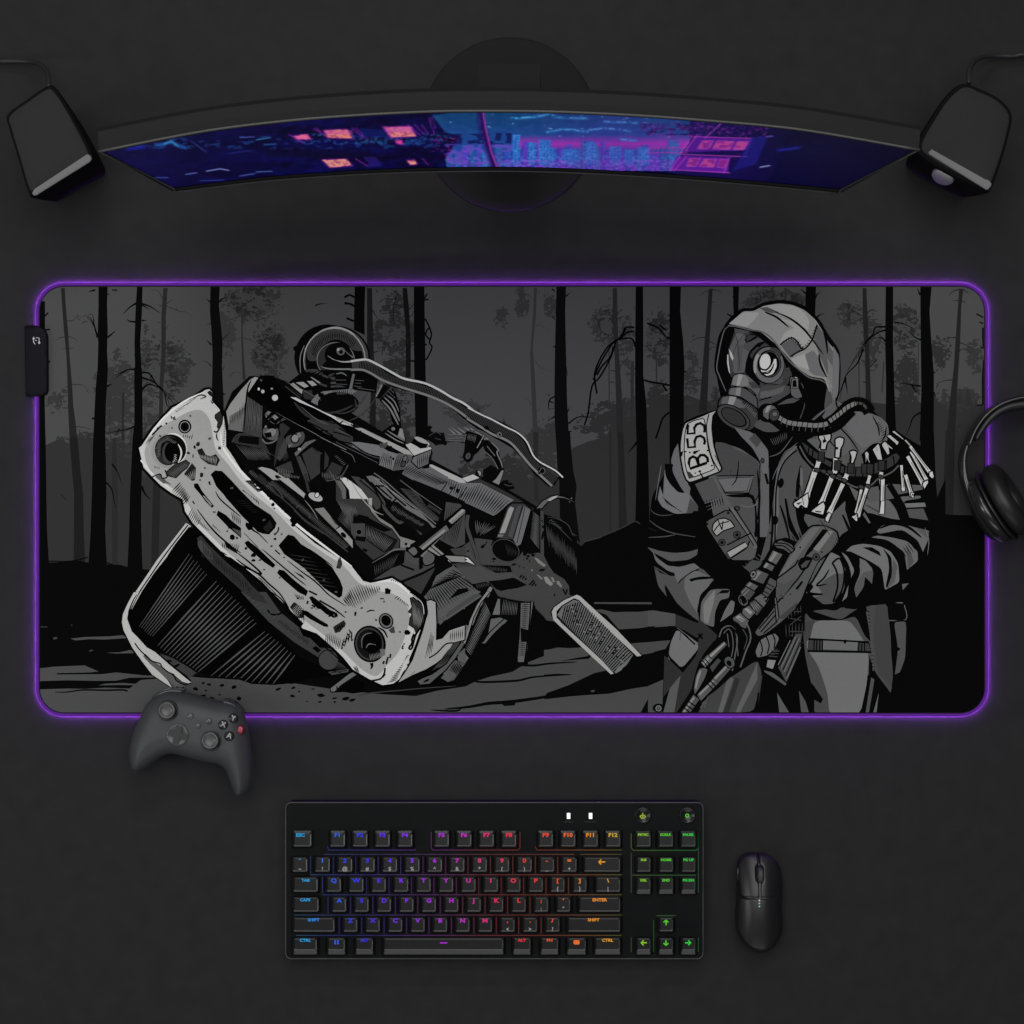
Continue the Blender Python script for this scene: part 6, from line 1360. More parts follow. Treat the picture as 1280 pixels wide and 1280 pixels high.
# ------------------------------------------------------------------ speakers
def speaker(name, label, top, lip, cable_pts, knob, side):
    cx = sum(p[0] for p in top) / len(top); cy = sum(p[1] for p in top) / len(top)
    HT = 0.100
    t = thing(name, label, 'speaker', W(cx, cy, 0), 'desktop speakers beside the monitor')
    tpts = catmull(top, True, 5)
    # shell: tapered towards the desk
    Tp = [W(x, y, HT) for x, y in tpts]
    c3 = sum((Vector(p) for p in Tp), Vector()) / len(Tp)
    rings = []
    # rounded shoulder then inward taper
    for (k, z) in ((0.93, HT), (0.975, HT - 0.0015), (1.0, HT - 0.006), (0.93, HT * 0.55), (0.82, 0.004), (0.80, 0.0)):
        rings.append([Vector((c3.x + (p.x - c3.x) * k, c3.y + (p.y - c3.y) * k, z)) for p in Tp])
    bm = bmesh.new(); R = [[bm.verts.new(p) for p in r] for r in rings]; n = len(Tp)
    bm.faces.new(R[0]); bm.faces.new(R[-1][::-1])
    for q in range(len(R) - 1):
        for k in range(n): bm.faces.new((R[q][k], R[q][(k + 1) % n], R[q + 1][(k + 1) % n], R[q + 1][k]))
    sh = bmobj('shell', bm, M_SPKSIDE, t, False)
    inner = [(cx + (x - cx) * 0.9 , cy + (y - cy) * 0.9) for x, y in tpts]
    inner = [tuple(W(x, y, HT).xy) for x, y in inner]
    pillow('top_panel', inner, lambda x, y, d: HT + 0.0008 + 0.004 * (1 - np.exp(-d / 0.009)), lambda x, y, d: x * 0 + HT - 0.0005, M_SPEAKER, t, 0.006, (0.0008, 0.002, 0.004, 0.008))
    bm = bmesh.new()
    a = [W(x, y, HT - 0.002) for x, y in lip]; b = [W(x, y, HT + 0.0030) for x, y in lip]
    prism(bm, a, b); bmesh.ops.bevel(bm, geom=bm.edges, offset=0.0008, segments=2, affect='EDGES')
    bmobj('front_lip', bm, M_LIP, t)
    if knob:
        p = W(knob[0], knob[1], 0.080); ax = Vector(knob[2])
        bm = bmesh.new(); lathe(bm, [(0, 0.0), (0.0095, 0), (0.0105, 0.002), (0.0105, 0.012), (0.0095, 0.0135), (0, 0.0135)], p, ax, 36)
        bmobj('volume_knob', bm, M_METAL, t, True)
    bm = bmesh.new()
    cp = [W(x, y, z) for x, y, z in catmull(cable_pts, False, 8)]
    tube(bm, cp, 0.0022, 8); bmobj('cable', bm, M_PLASTIC, t, True)
    return t
speaker('desktop_speaker', 'tapered charcoal desktop speaker without a knob, at the dark blue left end of the monitor',
        [(8, 142), (34, 122), (58, 106), (68, 108), (82, 128), (100, 160), (116, 194), (108, 206), (74, 224), (42, 244), (34, 240), (22, 200), (10, 160)],
        [(42, 237), (110, 192), (115, 197), (113, 202), (44, 245), (40, 243)],
        [(-40, 77, .006), (0, 76.5, .008), (35, 77, .012), (52, 82, .03), (60, 94, .05), (61, 108, .06)], None, -1)
speaker('desktop_speaker', 'tapered charcoal desktop speaker with a metal volume knob, at the right end of the monitor',
        [(1204, 103), (1222, 108), (1250, 122), (1266, 142), (1262, 170), (1252, 205), (1240, 236), (1232, 238), (1196, 222), (1158, 200), (1145, 184), (1162, 150), (1184, 118)],
        [(1164, 185), (1237, 226), (1240, 231), (1234, 238), (1160, 192)],
        [(1330, 66, .006), (1280, 68, .008), (1266, 70, .008), (1240, 70, .012), (1222, 74, .03), (1212, 86, .05), (1211, 104, .06)], (1184, 209, (-0.42, -0.80, 0.42)), 1)

# ------------------------------------------------------------------ keyboard
kb = thing('keyboard', 'black compact mechanical keyboard with rainbow lit legends', 'keyboard', W(618, 1100, 0))
KZ = 0.0225
def K(x, y, z): return W(x, y, z)
bm = bmesh.new()
o_ = rrect(357.5, 1003.5, 878.5, 1198, 7, 5)
ob = [K(x, y, KZ) for x, y in o_][::-1]
prism(bm, [Vector((p.x, p.y, 0.002)) for p in ob], ob)
bmesh.ops.bevel(bm, geom=[e for e in bm.edges if all(v.co.z > KZ - 1e-5 for v in e.verts)], offset=0.0009, segments=2, affect='EDGES')
bmobj('case', bm, M_KEYCASE, kb)
bm = bmesh.new()
loop_tube(bm, [K(x, y, KZ - 0.0004) for x, y in rrect(357.2, 1003.2, 878.8, 1198.3, 7, 5)][::-1], 0.0006, 0.0006, 6)
bmobj('case_edge', bm, mat('grey case edge', (0.05,) * 3, 0.4, 0.3), kb, True)

GRAD = [(365, '18b8e0'), (400, '1478f0'), (430, '1c38f0'), (465, '3418f0'), (500, '7a18f0'), (540, 'a818e0'), (575, 'c818c0'), (600, 'e0187c'), (630, 'f01848'), (660, 'f82418'), (690, 'f84c10'), (720, 'f87810'), (755, 'f0a010'), (790, 'b0c010'), (815, '80d818'), (840, '40d820'), (870, '10e048')]
def rainbow(x):
    for (a, ca), (b, cb_) in zip(GRAD, GRAD[1:]):
        if x <= b or b == GRAD[-1][0]:
            t = min(max((x - a) / (b - a), 0), 1); A, Bc = hexlin(ca), hexlin(cb_)
            return tuple(p * (1 - t) + q * t for p, q in zip(A, Bc))
LEGM = {}
def leg_mat(x):
    i = int((x - 360) / 13)
    if i not in LEGM:
        LEGM[i] = mat('lit legend %d' % i, (0.02,) * 3, 0.5, 0.1, emit=rainbow(360 + 13 * i + 6), estr=0.78)
    return LEGM[i]
KT = 0.0318      # key top height
def key(x0, y0, x1, y1, text='', sub='', mt=1.0, mb=1.2, md=.0011, l=3.2, t=2.2, r=3.2, b=1.6, size=9.0, tx=None, ty=None, name='key', sym=None, txt_w=None):
    """x0..y1: dished top face in photo pixels; l,t,r,b: how far the skirt spreads"""
    bm = bmesh.new()
    top = [K(x, y, KT) for x, y in rrect(x0, y0, x1, y1, 1.6, 3)][::-1]
    mid = []
    for x, y in rrect(x0 - 1.0, y0 - mt, x1 + 1.0, y1 + mb, 2.0, 3):
        dn = md if (mt > 2 and y < y0) or (mb > 2 and y > y1) else .0010
        mid.append(K(x, y, KT - dn))
    mid = mid[::-1]
    low = [K(x, y, KZ + 0.0006) for x, y in rrect(x0 - l, y0 - t, x1 + r, y1 + b, 2.2, 3)][::-1]
    c = [K(x, y, KT - 0.0005) for x, y in rrect(x0 + 1.6, y0 + 1.6, x1 - 1.6, y1 - 1.6, 1.2, 3)][::-1]
    R = [[bm.verts.new(p) for p in q] for q in (c, top, mid, low)]
    bm.faces.new(R[0]); n = len(c)
    for q in range(3):
        for k in range(n): bm.faces.new((R[q][k], R[q][(k + 1) % n], R[q + 1][(k + 1) % n], R[q + 1][k]))
    bm.faces.new(R[3][::-1])
    ko = bmobj(name, bm, M_KEY, kb, False)
    for p in ko.data.polygons: p.use_smooth = False
    X0 = (x0 + x1) / 2 if tx is None else tx
    if text:
        Y0 = (y0 + 5.0) if ty is None else ty
        me = text_mesh(text, size * S * 1.03, 0.04 * size * S)
        wid = max(v.co.x for v in me.vertices) - min(v.co.x for v in me.vertices)
        me.transform(Matrix.Scale(1.25 if len(text) < 3 else 1.15, 4, (1, 0, 0)))
        p = K(X0, Y0, KT - 0.0001)
        me.transform(Matrix.Translation(p)); me.materials.clear(); me.materials.append(leg_mat(X0))
        link('legend', me, ko)
    if sub:
        me = text_mesh(sub, 6.6 * S, 0.02 * 6 * S)
        me.transform(Matrix.Translation(K(X0, y0 + 14.2, KT - 0.0001))); me.materials.clear(); me.materials.append(M_GREY_PRINT)
        link('legend', me, ko)
    if sym:
        bm = bmesh.new()
        for s_ in sym.split('|'):
            pts_ = [K(X0 + float(q.split(',')[0]), y0 + 5.5 + float(q.split(',')[1]), KT - 0.0001) for q in s_.split()]
            tube(bm, pts_, 0.00065, 5, 0.3)
        bmobj('legend', bm, leg_mat(X0), ko)
P_ = 28.05
F_ = dict(mt=2.6, l=2.4, t=3.4, r=3.0, b=2.6, size=6.4)
key(367, 1041, 389, 1058, 'ESC', size=5.6, mt=2.6, l=2.6, t=3.4, r=2, b=2, tx=375.5, ty=1044)
for i in range(4): key(413 + P_ * i, 1041, 431 + P_ * i, 1058, 'F%d' % (i + 1), ty=1044, tx=422 + P_ * i, **F_)
for i in range(4): key(543 + P_ * i, 1041, 561 + P_ * i, 1058, 'F%d' % (i + 5), ty=1044, tx=552 + P_ * i, **F_)
for i in range(4): key(673 + P_ * i, 1041, 691 + P_ * i, 1058, 'F%d' % (i + 9), ty=1044, tx=682 + P_ * i, **F_)
for i, s_ in enumerate(('PRTSC', 'SCRLK', 'PAUSE')): key(795 + P_ * i, 1041, 813 + P_ * i, 1058, s_, ty=1043.5, mt=2.4, l=4, t=3, r=2, b=2.6, size=3.9)
for i, (a, b) in enumerate(zip("`1234567890-=", "~!@#$%^&*()_+")):
    key(366 + P_ * i if i else 366, 1072, 384 + P_ * i if i else 384, 1089.5, a, b, size=6.6, ty=1076)
key(730, 1072, 775, 1089.5, sym="-1.5,0 -4,0|4,0 -4,0|-1,-3 -4,0 -1,3")
for i, s_ in enumerate(('INS', 'HOME', 'PG UP')): key(796 + P_ * i, 1072, 813 + P_ * i, 1089.5, s_, size=3.9, ty=1075)
key(367, 1097, 397, 1114.5, 'TAB', size=4.6, tx=382, ty=1100.5)
for i, s_ in enumerate("QWERTYUIOP"): key(408.5 + P_ * i, 1097, 426 + P_ * i, 1114.5, s_, size=6.6, ty=1101)
key(688.5, 1097, 705.5, 1114.5, '[', '{', size=6, ty=1101); key(716.5, 1097, 733, 1114.5, ']', '}', size=6, ty=1101); key(745, 1097, 775, 1114.5, '\\', '|', size=6, ty=1101)
for i, s_ in enumerate(('DEL', 'END', 'PG DN')): key(796 + P_ * i, 1097.5, 813 + P_ * i, 1113.5, s_, size=3.9, ty=1100.5, mb=3.8, md=.0013, b=4.8)
key(367, 1122, 398, 1139.5, 'CAPS', size=4.6, tx=381.5, ty=1125)
for i, s_ in enumerate("ASDFGHJKL"): key(415.5 + P_ * i, 1122, 432.5 + P_ * i, 1139.5, s_, size=6.6, ty=1126)
key(668, 1122, 685, 1139.5, ';', ':', size=6, ty=1126); key(696, 1122, 712.5, 1139.5, "'", '"', size=6, ty=1126); key(724, 1122, 775, 1139.5, 'ENTER', size=5, ty=1125)
key(367, 1147.5, 418, 1164.5, 'SHIFT', size=4.8, tx=392, ty=1150)
for i, s_ in enumerate("ZXCVBNM"): key(429.5 + P_ * i, 1147.5, 446.5 + P_ * i, 1164.5, s_, size=6.6, ty=1151)
for i, (a, b) in enumerate(((',', '<'), ('.', '>'), ('/', '?'))): key(626 + P_ * i, 1147.5, 643 + P_ * i, 1164.5, a, b, size=6.4, ty=1151)
key(710, 1147.5, 775, 1164.5, 'SHIFT', size=4.8, tx=742, ty=1150)
BR = dict(mb=5.0, md=.0017, b=6.2, t=2.0)
key(367, 1173, 396, 1188, 'CTRL', size=4.8, tx=381.5, ty=1175.5, **BR)
key(410, 1173, 431, 1188, sym="-2.6,-2.6 -0.6,-2.6|-2.6,-1.6 -0.6,-1.6|0.8,-2.6 2.9,-2.6|0.8,-1.6 2.9,-1.6|-2.6,0.2 -0.6,0.2|-2.6,1.2 -0.6,1.2|0.8,0.2 2.9,0.2|0.8,1.2 2.9,1.2", **BR)
key(445, 1173, 466, 1188, 'ALT', size=4.6, ty=1175.5, **BR)
key(480, 1173, 629, 1188, sym="-4.5,0 4.5,0", **BR)
key(642, 1173, 663, 1188, 'ALT', size=4.6, ty=1175.5, **BR); key(676.5, 1173, 697.5, 1188, 'FN', size=4.6, ty=1175.5, **BR)
key(709.5, 1173, 732, 1188, sym="-3,-2.6 3,-2.6|-3,-0.7 3,-0.7|-3,1.2 3,1.2|-3,-2.6 -3,1.2|3,-2.6 3,1.2|0,-2.6 0,1.2", **BR); key(744, 1173, 775, 1188, 'CTRL', size=4.8, ty=1175.5, **BR)
key(824, 1147.5, 841, 1164, sym="0,3.5 0,-3|-3,0 0,-3 3,0")
key(796, 1173, 813, 1188, sym="4,0 -3,0|0,-3 -3,0 0,3", **BR); key(824, 1173, 841, 1188, sym="0,-3 0,3|-3,0.4 0,3 3,0.4", **BR); key(852, 1173, 869, 1188, sym="-4,0 3,0|0,-3 3,0 0,3", **BR)
# lit gaps between the keys
def strips(rows):
    for s_, w_ in rows:
        pts_ = [tuple(float(k) for k in q.split(',')) for q in s_.split()]
        dense = []
        for a, b in zip(pts_, pts_[1:]):
            m_ = max(1, int(math.hypot(b[0] - a[0], b[1] - a[1]) / 8))
            dense += [(a[0] + (b[0] - a[0]) * k / m_, a[1] + (b[1] - a[1]) * k / m_) for k in range(m_)]
        dense.append(pts_[-1]); yield dense, w_
rows = [("409,1058 411,1062.5 520,1062.5", .5), ("539,1040 539,1060 541,1062.5 648,1062.5 650,1060 650,1040", .5), ("669,1058 671,1062.5 777,1062.5", .45), ("789,1042 789,1060 792,1063 870,1063 873,1060 873,1042", .45),
        ("405,1068 718,1068", .35), ("725,1068 777,1068", .3), ("388,1093.5 777,1093.5", .45), ("388,1070 388,1092", .35), ("402,1118.5 777,1118.5", .4), ("403,1096 403,1116", .5), ("434,1096 434,1116", .5), ("368,1143.8 777,1143.8", .35), ("370,1169.3 777,1169.3", .45), ("789,1094 870,1094", .35),
        ("820,1144.5 845,1144.5", .3), ("873,1042 873,1116", .25), ("789,1066 789,1116", .25), ("817,1150 817,1190", .25), ("873,1172 873,1190", .3), ("789,1172 789,1190", .3)]
for i in range(1, 12): rows.append(("%f,1071 %f,1092" % (388.5 + P_ * i, 388.5 + P_ * i), .32))
for i in range(10): rows.append(("%f,1121 %f,1142" % (410 + P_ * i, 410 + P_ * i), .4))
for i in range(10): rows.append(("%f,1147 %f,1167" % (424 + P_ * i, 424 + P_ * i), .42))
for i in range(2, 12): rows.append(("%f,1097 %f,1117" % (402 + P_ * i, 402 + P_ * i), .35))
vs = []; fs = []; cs = []
for dense, w_ in strips(rows):
    P3 = [K(x, y, KZ + 0.0009) for x, y in dense]
    base_i = len(vs)
    for i, p in enumerate(P3):
        d = (P3[min(i + 1, len(P3) - 1)] - P3[max(i - 1, 0)]).normalized(); a = Vector((d.y, -d.x, 0)) * 0.00045
        vs += [p + a, p - a, p - a - Vector((0, 0, .0006)), p + a - Vector((0, 0, .0006))]
    for i in range(len(P3) - 1):
        b0 = base_i + 4 * i
        c_ = tuple(q * w_ * 0.17 for q in rainbow(dense[i][0] + 14))
        for (p, q) in ((0, 1), (1, 2), (2, 3), (3, 0)):
            fs.append((b0 + p, b0 + q, b0 + 4 + q, b0 + 4 + p)); cs.append(c_)
me = bpy.data.meshes.new('backlight'); me.from_pydata([tuple(v) for v in vs], [], fs)
at = me.color_attributes.new('tint', 'FLOAT_COLOR', 'CORNER'); k_ = 0
buf = []
for f, c_ in zip(fs, cs): buf += list((*c_, 1.0)) * len(f)
at.data.foreach_set('color', buf); me.materials.append(attr_emit_mat('key backlight', 1.0)); me.update(); link('backlight', me, kb)
# indicator lights and round buttons
for x in (710.7, 738.2):
    bm = bmesh.new(); prism(bm, [K(x - 2, 1023.5, KZ), K(x + 2, 1023.5, KZ), K(x + 2, 1016.3, KZ), K(x - 2, 1016.3, KZ)], [K(x - 2, 1023.5, KZ + .0006), K(x + 2, 1023.5, KZ + .0006), K(x + 2, 1016.3, KZ + .0006), K(x - 2, 1016.3, KZ + .0006)])
    bmobj('indicator_light', bm, M_WHITE_LED, kb)
    me = text_mesh('CAPS LOCK' if x < 720 else 'SCROLL LOCK', 2.2 * S); me.transform(Matrix.Translation(K(x, 1027.3, KZ + .0002))); me.materials.clear(); me.materials.append(mat('dim print', (.05,) * 3)); link('caption', me, kb)
for x, sy in ((803.5, "0,-3.4 0,-1.6|-3.6,1 -1.5,-0.6 1.5,-0.6 3.6,1 1.5,3.2 -1.5,3.2 -3.6,1|-0.8,1.2 0.8,1.2"), (859, "2,0 1.4,1.7 -0.4,2.1 -1.9,1 -1.9,-0.8 -0.6,-2 1.3,-1.7 2,0")):
    p = K(x, 1018.7, KZ)
    bm = bmesh.new(); lathe(bm, [(0, .0016), (.0058, .0016), (.0064, .0026), (.0072, .0026), (.0076, .0014), (.0076, 0.0001), (0, .0001)], p, (0, 0, 1), 32)
    bt = bmobj('round_button', bm, M_KEY, kb, True)
    bm = bmesh.new()
    for s_ in sy.split('|'): tube(bm, [K(x + float(q.split(',')[0]), 1019.5 + float(q.split(',')[1]), KZ + .0018) for q in s_.split()], .0005, 5, .4)
    bmobj('icon', bm, leg_mat(x - 12 if x < 820 else 838), bt)

# ------------------------------------------------------------------ mouse
mo = thing('mouse', 'black wireless mouse with three small lights behind its scroll wheel', 'mouse', W(949.5, 1128, 0))
def mz(x, y):           # top surface, photo px
    cy = np.clip((y - 1070) / 118.0, 0, 1); cx = np.clip((x - 949.5) / 30.0, -1, 1)
    ridge = 0.012 + 0.025 * np.sqrt(np.maximum(0.02, 1 - ((cy - 0.60) / 0.66) ** 2))
    return ridge * (1 - 0.42 * np.abs(cx) ** 2.4)
def px_of(x, y, z=0.014):
    k = S * (CAM_H - z) / CAM_H; return 640 + x / k, 640 - y / k
def mouse_part(name, poly, m, drop=0.0, rnd=0.0007, parent=mo, base=0.004, smooth=True, step=0.0018):
    zp = .014 if name == 'shell' else .031
    pts_ = catmull(poly, True, 6) if smooth else poly
    out_ = [tuple(W(x, y, zp).xy) for x, y in pts_]
    def zt(x, y, d):
        a, b = px_of(x, y, zp); z = mz(a, b) - drop
        return z - rnd * np.maximum(0, 1 - d / (rnd * 1.1)) ** 2
    return pillow(name, out_, zt, lambda x, y, d: x * 0 + base, m, parent, step, (0.0003, 0.0008, 0.0015))
body = [(949.5, 1070), (962, 1071.5), (972, 1078), (977, 1090), (978, 1105), (977.5, 1120), (977, 1135), (978.5, 1150), (977, 1164), (970, 1177), (960, 1185), (949.5, 1188), (939, 1185.5), (929, 1178), (922, 1165), (920.5, 1150), (921.8, 1135), (922, 1120), (922, 1105), (923, 1090), (927, 1079), (937, 1071.5)]
mouse_part('shell', body, M_MOUSE, 0.0020, 0.005)
mouse_part('left_button', [(948.3, 1070.5), (948.3, 1082), (944.6, 1084), (944.4, 1100), (948.3, 1103), (948.3, 1121), (927.0, 1121), (925.6, 1112), (924.6, 1095), (925.0, 1083), (930, 1074.5), (938, 1071)], M_MOUSE, 0.0, .0007, smooth=False)
mouse_part('right_button', [(950.8, 1070.5), (950.8, 1082), (954.4, 1084), (954.2, 1100), (950.8, 1103), (950.8, 1121), (976, 1121), (976.2, 1108), (975.6, 1092), (970, 1079), (962, 1072.5)], M_MOUSE, 0.0, .0007, smooth=False)
mouse_part('rear_cover', catmull([(976, 1123), (975.4, 1136), (976.6, 1150), (975, 1163), (969, 1174.5), (959.5, 1183), (949.5, 1185.8), (939.5, 1183.5), (930, 1175.5), (924, 1164), (922.8, 1150), (923.8, 1136), (925, 1123)], False, 6), M_MOUSE, 0.0, .0007, smooth=False)
bm = bmesh.new(); p = W(949.4, 1092.5, 0.024)
lathe(bm, [(0, -.0022), (.0076, -.0022), (.0082, -.0014), (.0082, .0014), (.0076, .0022), (0, .0022)], (p.x, p.y, 0.0272), (1, 0, 0), 36)
bmobj('scroll_wheel', bm, mat('rubber wheel', (.04,) * 3, .5, .3), mo, False)
bm = bmesh.new(); loop_tube(bm, [W(x, y, 0.0325) for x, y in rrect(945.6, 1082.5, 953.4, 1101, 3.6, 5)][::-1], .0008, .0006, 6)
bmobj('wheel_rim', bm, M_MOUSED, mo)
bm = bmesh.new(); side = [W(922.3, y, .019) for y in (1084, 1092, 1101)]
tube(bm, side, .0016, 8, 1.6); sb = bmobj('side_button', bm, M_MOUSE, mo, True)
for y, c_ in ((1125.5, 'e8d8e8'), (1129.2, '88d8d0'), (1133, '88d8d0')):
    zz = float(mz(np.array(949.4), np.array(y)))
    bm = bmesh.new(); lathe(bm, [(0, .0005), (.00075, .0004), (.00075, -.0004), (0, -.0004)], W(949.2, y, zz), (0, 0, 1), 12)
    bmobj('indicator_light', bm, mat('small light', (.1,) * 3, emit=hexlin(c_), estr=.55), mo)

# ------------------------------------------------------------------ game controller
gp = thing('game_controller', 'dark grey game controller with lettered buttons lying across the mouse pad edge', 'game controller', W(240, 925, 0))
co = [(196, 869), (208, 864.5), (222, 864), (238, 867), (256, 872), (274, 876.5), (286, 878), (296, 882), (303, 891), (308, 904), (311, 922), (313.5, 945), (314.5, 966), (312, 984), (305, 994), (297, 996.5), (291, 989), (286, 975), (281, 963), (272, 956), (256, 953), (236, 948), (216, 943), (204, 945), (192, 953), (181, 961), (171, 965), (164, 962), (160.5, 950), (161, 934), (166, 915), (174, 897), (183, 880)]
coo = catmull(co, True, 6)
GO = [tuple(W(x, y, .035).xy) for x, y in coo]
def gz(x, y, d):
    return 0.030 + 0.020 * np.sqrt(np.clip(1 - (1 - np.clip(d / 0.019, 0, 1)) ** 2, 0, 1)) 
def gfloor(x, y, d):
    # underside is higher at the ends of the grips
    return 0.030 - 0.0215 * np.sqrt(np.clip(1 - (1 - np.clip(d / 0.016, 0, 1)) ** 2, 0, 1))
body_o = pillow('body', GO, gz, gfloor, M_PAD, gp, .0025, (0.0001, 0.0004, 0.0009, 0.0018, 0.0032, 0.0052, 0.008))
GT = 0.0500
def disc(name, x, y, prof, m, parent=gp, z=GT, seg=36, tilt=(0, 0, 1)):
    bm = bmesh.new(); lathe(bm, prof, W(x, y, z), tilt, seg); return bmobj(name, bm, m, parent, True)
def gztop(x, y):
    p = W(x, y, GT); A = np.array(GO); d = seg_dist(np.array([[p.x, p.y]]), A, np.roll(A, -1, 0)); return float(gz(0, 0, d)[0])
for (x, y) in ((210, 888.5), (264, 926)):
    z = gztop(x, y)
    disc('stick_well', x, y, [(0, .0006), (.0078, .0006), (.0086, .0014), (.0094, .0008), (.0098, -.002), (0, -.002)], M_PADDARK, z=z)
    disc('stick_stem', x, y, [(0, .006), (.0030, .006), (.0042, .001), (0, .001)], M_PADDARK, z=z)
    st = disc('thumbstick', x, y - 1.5, [(0, .0072), (.0042, .0070), (.0056, .0078), (.0064, .0088), (.0074, .0086), (.0080, .0074), (.0074, .0060), (0, .0058)], M_PADGREY, z=z)
x, y = 222, 918.5; z = gztop(x, y)
disc('dpad_dish', x, y, [(0, .0001), (.0050, .0004), (.0085, .0016), (.0098, .0016), (.0104, .0006), (.0104, -.002), (0, -.002)], M_PADGREY, z=z)
bm = bmesh.new(); c = W(x, y, z + .0018); an = math.radians(-14)
for (hx, hy, hz) in ((.0088, .0027, .0014), (.0027, .0088, .00165)):
    pts_ = [(-hx, -hy), (hx, -hy), (hx, hy), (-hx, hy)]
    pts_ = [(c.x + a * math.cos(an) - b * math.sin(an), c.y + a * math.sin(an) + b * math.cos(an)) for a, b in pts_]
    prism(bm, [(a, b, c.z - .0015) for a, b in pts_], [(a, b, c.z + hz) for a, b in pts_])
bmobj('dpad_cross', bm, M_PADDARK, gp)
for (x, y) in ((238, 895), (261, 901.2)): disc('menu_button', x, y, [(0, .0016), (.0022, .0015), (.0029, .0008), (.0031, -.001), (0, -.001)], M_PADGREY, z=gztop(x, y))
disc('share_button', 247.5, 907, [(0, .0014), (.0020, .0013), (.0026, .0006), (.0027, -.001), (0, -.001)], M_PADGREY, z=gztop(247, 907))
M_RED = mat('red button', hexlin('5a0c16'), .3, .5)
for s_, x, y in (('Y', 291.5, 898), ('X', 279, 905.8), ('B', 300.3, 912.2), ('A', 286.5, 920)):
    z = gztop(x, y)
    bt = disc('face_button', x, y, [(0, .0030), (.0034, .0028), (.0044, .0018), (.0046, -.001), (0, -.001)], M_RED if s_ == 'B' else M_PADDARK, z=z, seg=28)
    me = text_mesh(s_, .0068, .0001); me.transform(Matrix.Rotation(math.radians(-14), 4, 'Z')); me.transform(Matrix.Translation(W(x, y, z + .00312))); me.materials.clear(); me.materials.append(mat('dim white print', (.34,) * 3, .6, .1) if s_ != 'B' else mat('pale red print', hexlin('b85060'), .5, .2)); link('letter', me, bt)
# shoulder bumpers
for pts_ in ([(190, 871), (200, 864), (214, 860.5), (230, 862), (228, 866), (212, 866), (198, 871)], [(280, 874), (290, 876), (299, 883), (304, 890), (300, 892), (292, 884), (280, 879)]):
    out_ = [tuple(W(a, b, .03).xy) for a, b in catmull(pts_, True, 4)]
    pillow('shoulder_button', out_, lambda x, y, d: 0.030 + 0.008 * np.sqrt(np.clip(d / .0015, 0, 1)), lambda x, y, d: x * 0 + .018, mat('shoulder plastic', (.04, .042, .05), .25, .5), gp, .002, (.0004, .001))

# ------------------------------------------------------------------ headphones
hp = thing('headphones', 'black over-ear headphones lying over the right edge of the mouse pad', 'headphones', W(1290, 600, 0))
band = catmull([(1208, 557), (1216, 538), (1228, 521), (1246, 507), (1268, 499), (1290, 497), (1315, 499), (1338, 507), (1357, 521), (1370, 538), (1378, 557)], False, 5)
def flatband(name, path, z0, hw, hz, m, rad=None):
    """strip of elliptical section: hw half width in plan, hz half height"""
    bm = bmesh.new(); rings = []; seg = 16
    for i, (x, y) in enumerate(path):
        a = W(*path[max(i - 1, 0)], z0); b = W(*path[min(i + 1, len(path) - 1)], z0); d = (b - a).normalized(); nn = Vector((d.y, -d.x, 0)); c = W(x, y, z0)
        t = i / (len(path) - 1); k = rad(t) if rad else 1
        rings.append([bm.verts.new(c + nn * hw * k * math.copysign(abs(math.cos(2 * math.pi * q / seg)) ** .7, math.cos(2 * math.pi * q / seg)) + Vector((0, 0, hz * math.copysign(abs(math.sin(2 * math.pi * q / seg)) ** .7, math.sin(2 * math.pi * q / seg)))) ) for q in range(seg)])
    for q in range(len(rings) - 1):
        for k in range(seg): bm.faces.new((rings[q][k], rings[q][(k + 1) % seg], rings[q + 1][(k + 1) % seg], rings[q + 1][k]))
    bm.faces.new(rings[0]); bm.faces.new(rings[-1][::-1])
    return bmobj(name, bm, m, hp, True)
flatband('headband', band, .032, .0022, .014, M_GLOSS)
pad_path = catmull([(1217, 550), (1226, 535), (1239, 520), (1256, 510), (1275, 506), (1293, 505), (1312, 507), (1330, 514), (1347, 528), (1360, 543), (1369, 555)], False, 5)
flatband('headband_cushion', pad_path, .031, .0048, .0125, M_LEATHER, lambda t: .35 + .65 * math.sin(math.pi * t) ** .35 if 0 < t < 1 else .35)
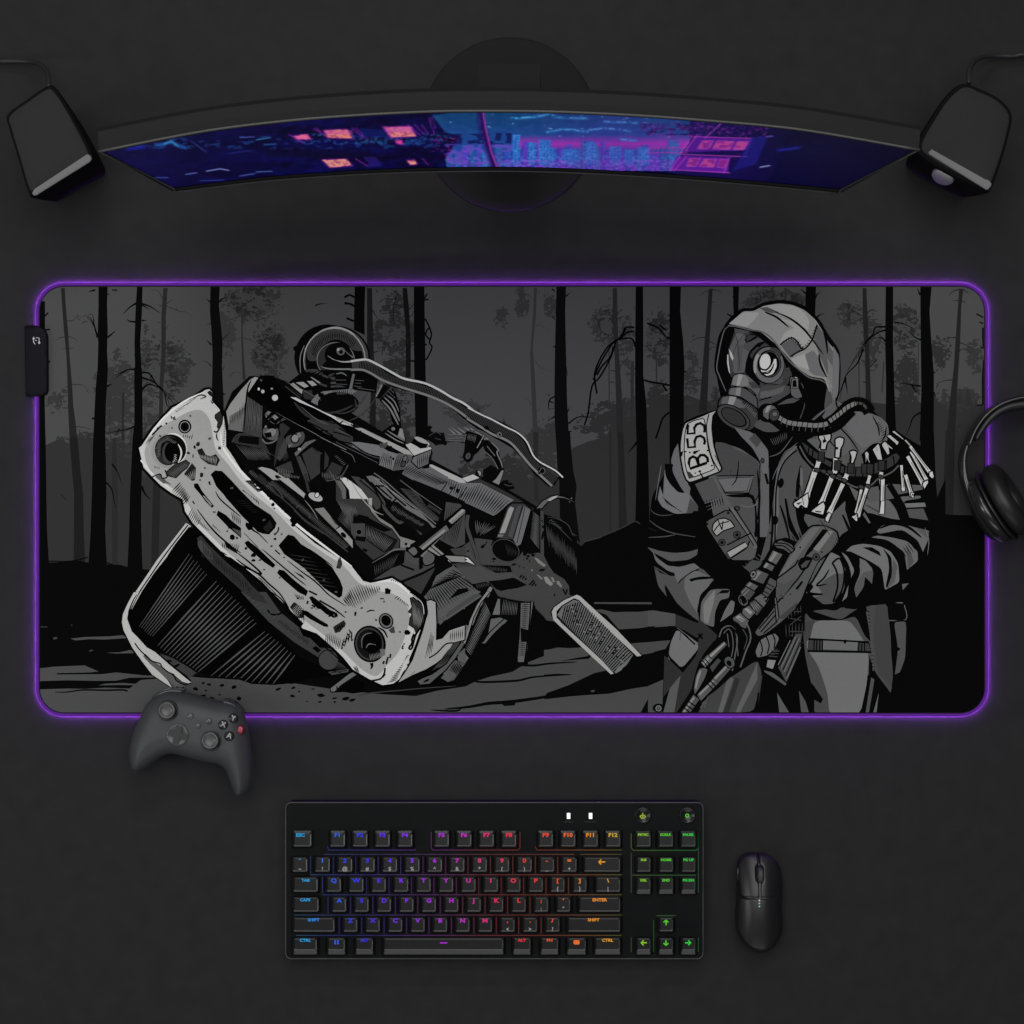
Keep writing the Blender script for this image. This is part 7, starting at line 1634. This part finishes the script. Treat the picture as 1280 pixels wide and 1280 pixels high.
for sgn in (1, -1):
    fx = (lambda x: x) if sgn == 1 else (lambda x: 2586 - x)
    arm = catmull([(fx(1207), 556), (fx(1203), 572), (fx(1204), 592), (fx(1209), 612), (fx(1217), 632), (fx(1228), 652), (fx(1240), 668), (fx(1251), 677)], False, 5)
    flatband('arm', arm, .030, .0040, .011, M_GLOSS, lambda t: .62 + .38 * min(1, t * 2.2) if t < .9 else 1 - (t - .9) * 4)
    ax = Vector((sgn * 0.80, 0.50, 0.34)).normalized()
    # cup: shell then cushion, axis points inward and a little up
    base = W(fx(1236), 638, .036)
    bm = bmesh.new(); lathe(bm, [(0, -.0075), (.018, -.0072), (.029, -.005), (.0335, -.001), (.0345, .003), (.0335, .0055), (.031, .0062), (0, .0062)], base, ax, 56)
    for v in bm.verts:
        pass
    cup = bmobj('ear_cup', bm, M_GLOSS, hp, True)
    bm = bmesh.new(); lathe(bm, [(.0300, .0066), (.0360, .0075), (.0372, .0085), (.0360, .0098), (.0300, .0104), (.0300, .0066)], base, ax, 56); bmobj('cup_ring', bm, M_PADDARK, cup, True)
    bm = bmesh.new(); prof = [(.0170, .0090)] + [(.0265 + .0105 * math.cos(a), .0200 + .0095 * math.sin(a)) for a in [math.radians(q) for q in range(-90, 181, 18)]] + [(.0160, .0130), (.0170, .0090)]
    lathe(bm, prof, base, ax, 56); bmobj('ear_cushion', bm, M_LEATHER, hp, True)
    bm = bmesh.new(); lathe(bm, [(0, .0125), (.017, .0122), (.017, .0100), (0, .0100)], base, ax, 40); bmobj('speaker_cloth', bm, M_SPKSIDE, cup, False)

# ------------------------------------------------------------------ light and camera
w = bpy.data.worlds.new('World'); SC.world = w; w.use_nodes = True
w.node_tree.nodes['Background'].inputs['Color'].default_value = (0.8, 0.85, 1.0, 1); w.node_tree.nodes['Background'].inputs['Strength'].default_value = 0.05
def area(name, loc, target, sx, sy, power, colr=(1, 1, 1)):
    l = bpy.data.lights.new(name, 'AREA'); l.shape = 'RECTANGLE'; l.size = sx; l.size_y = sy; l.energy = power; l.color = colr
    o = bpy.data.objects.new(name, l); COL.objects.link(o); o.location = loc
    o.rotation_euler = (Vector(target) - Vector(loc)).to_track_quat('-Z', 'Y').to_euler(); return o
area('ceiling_softbox', (0, 0.55, 2.7), (0, -0.05, 0), 2.6, 2.0, 53)
area('added_back_light', (-0.2, 2.1, 2.1), (0, -0.25, 0), 1.3, 0.12, 15)  # unseen light, added so the rear key bevels catch a highlight
area('added_left_light', (-1.9, -0.5, 1.5), (0.1, -0.3, 0), 0.5, 0.9, 11)  # unseen side light, added for edge highlights, mainly on the mouse
area('added_front_light', (0.1, -2.3, 1.35), (0.0, -0.2, 0), 2.0, 0.4, 9)  # unseen light, added to brighten the front slopes of the bottom key row
cam = bpy.data.cameras.new('camera'); co_ = bpy.data.objects.new('camera', cam); COL.objects.link(co_)
co_.location = (0, 0, CAM_H); co_.rotation_euler = (0, 0, 0)
cam.sensor_width = 36; cam.sensor_height = 36; cam.lens = 36 * CAM_H / 0.976; cam.clip_start = 0.05; cam.clip_end = 50
SC.camera = co_
SC.view_settings.view_transform = 'Standard'; SC.view_settings.look = 'None'; SC.view_settings.exposure = 0; SC.view_settings.gamma = 1
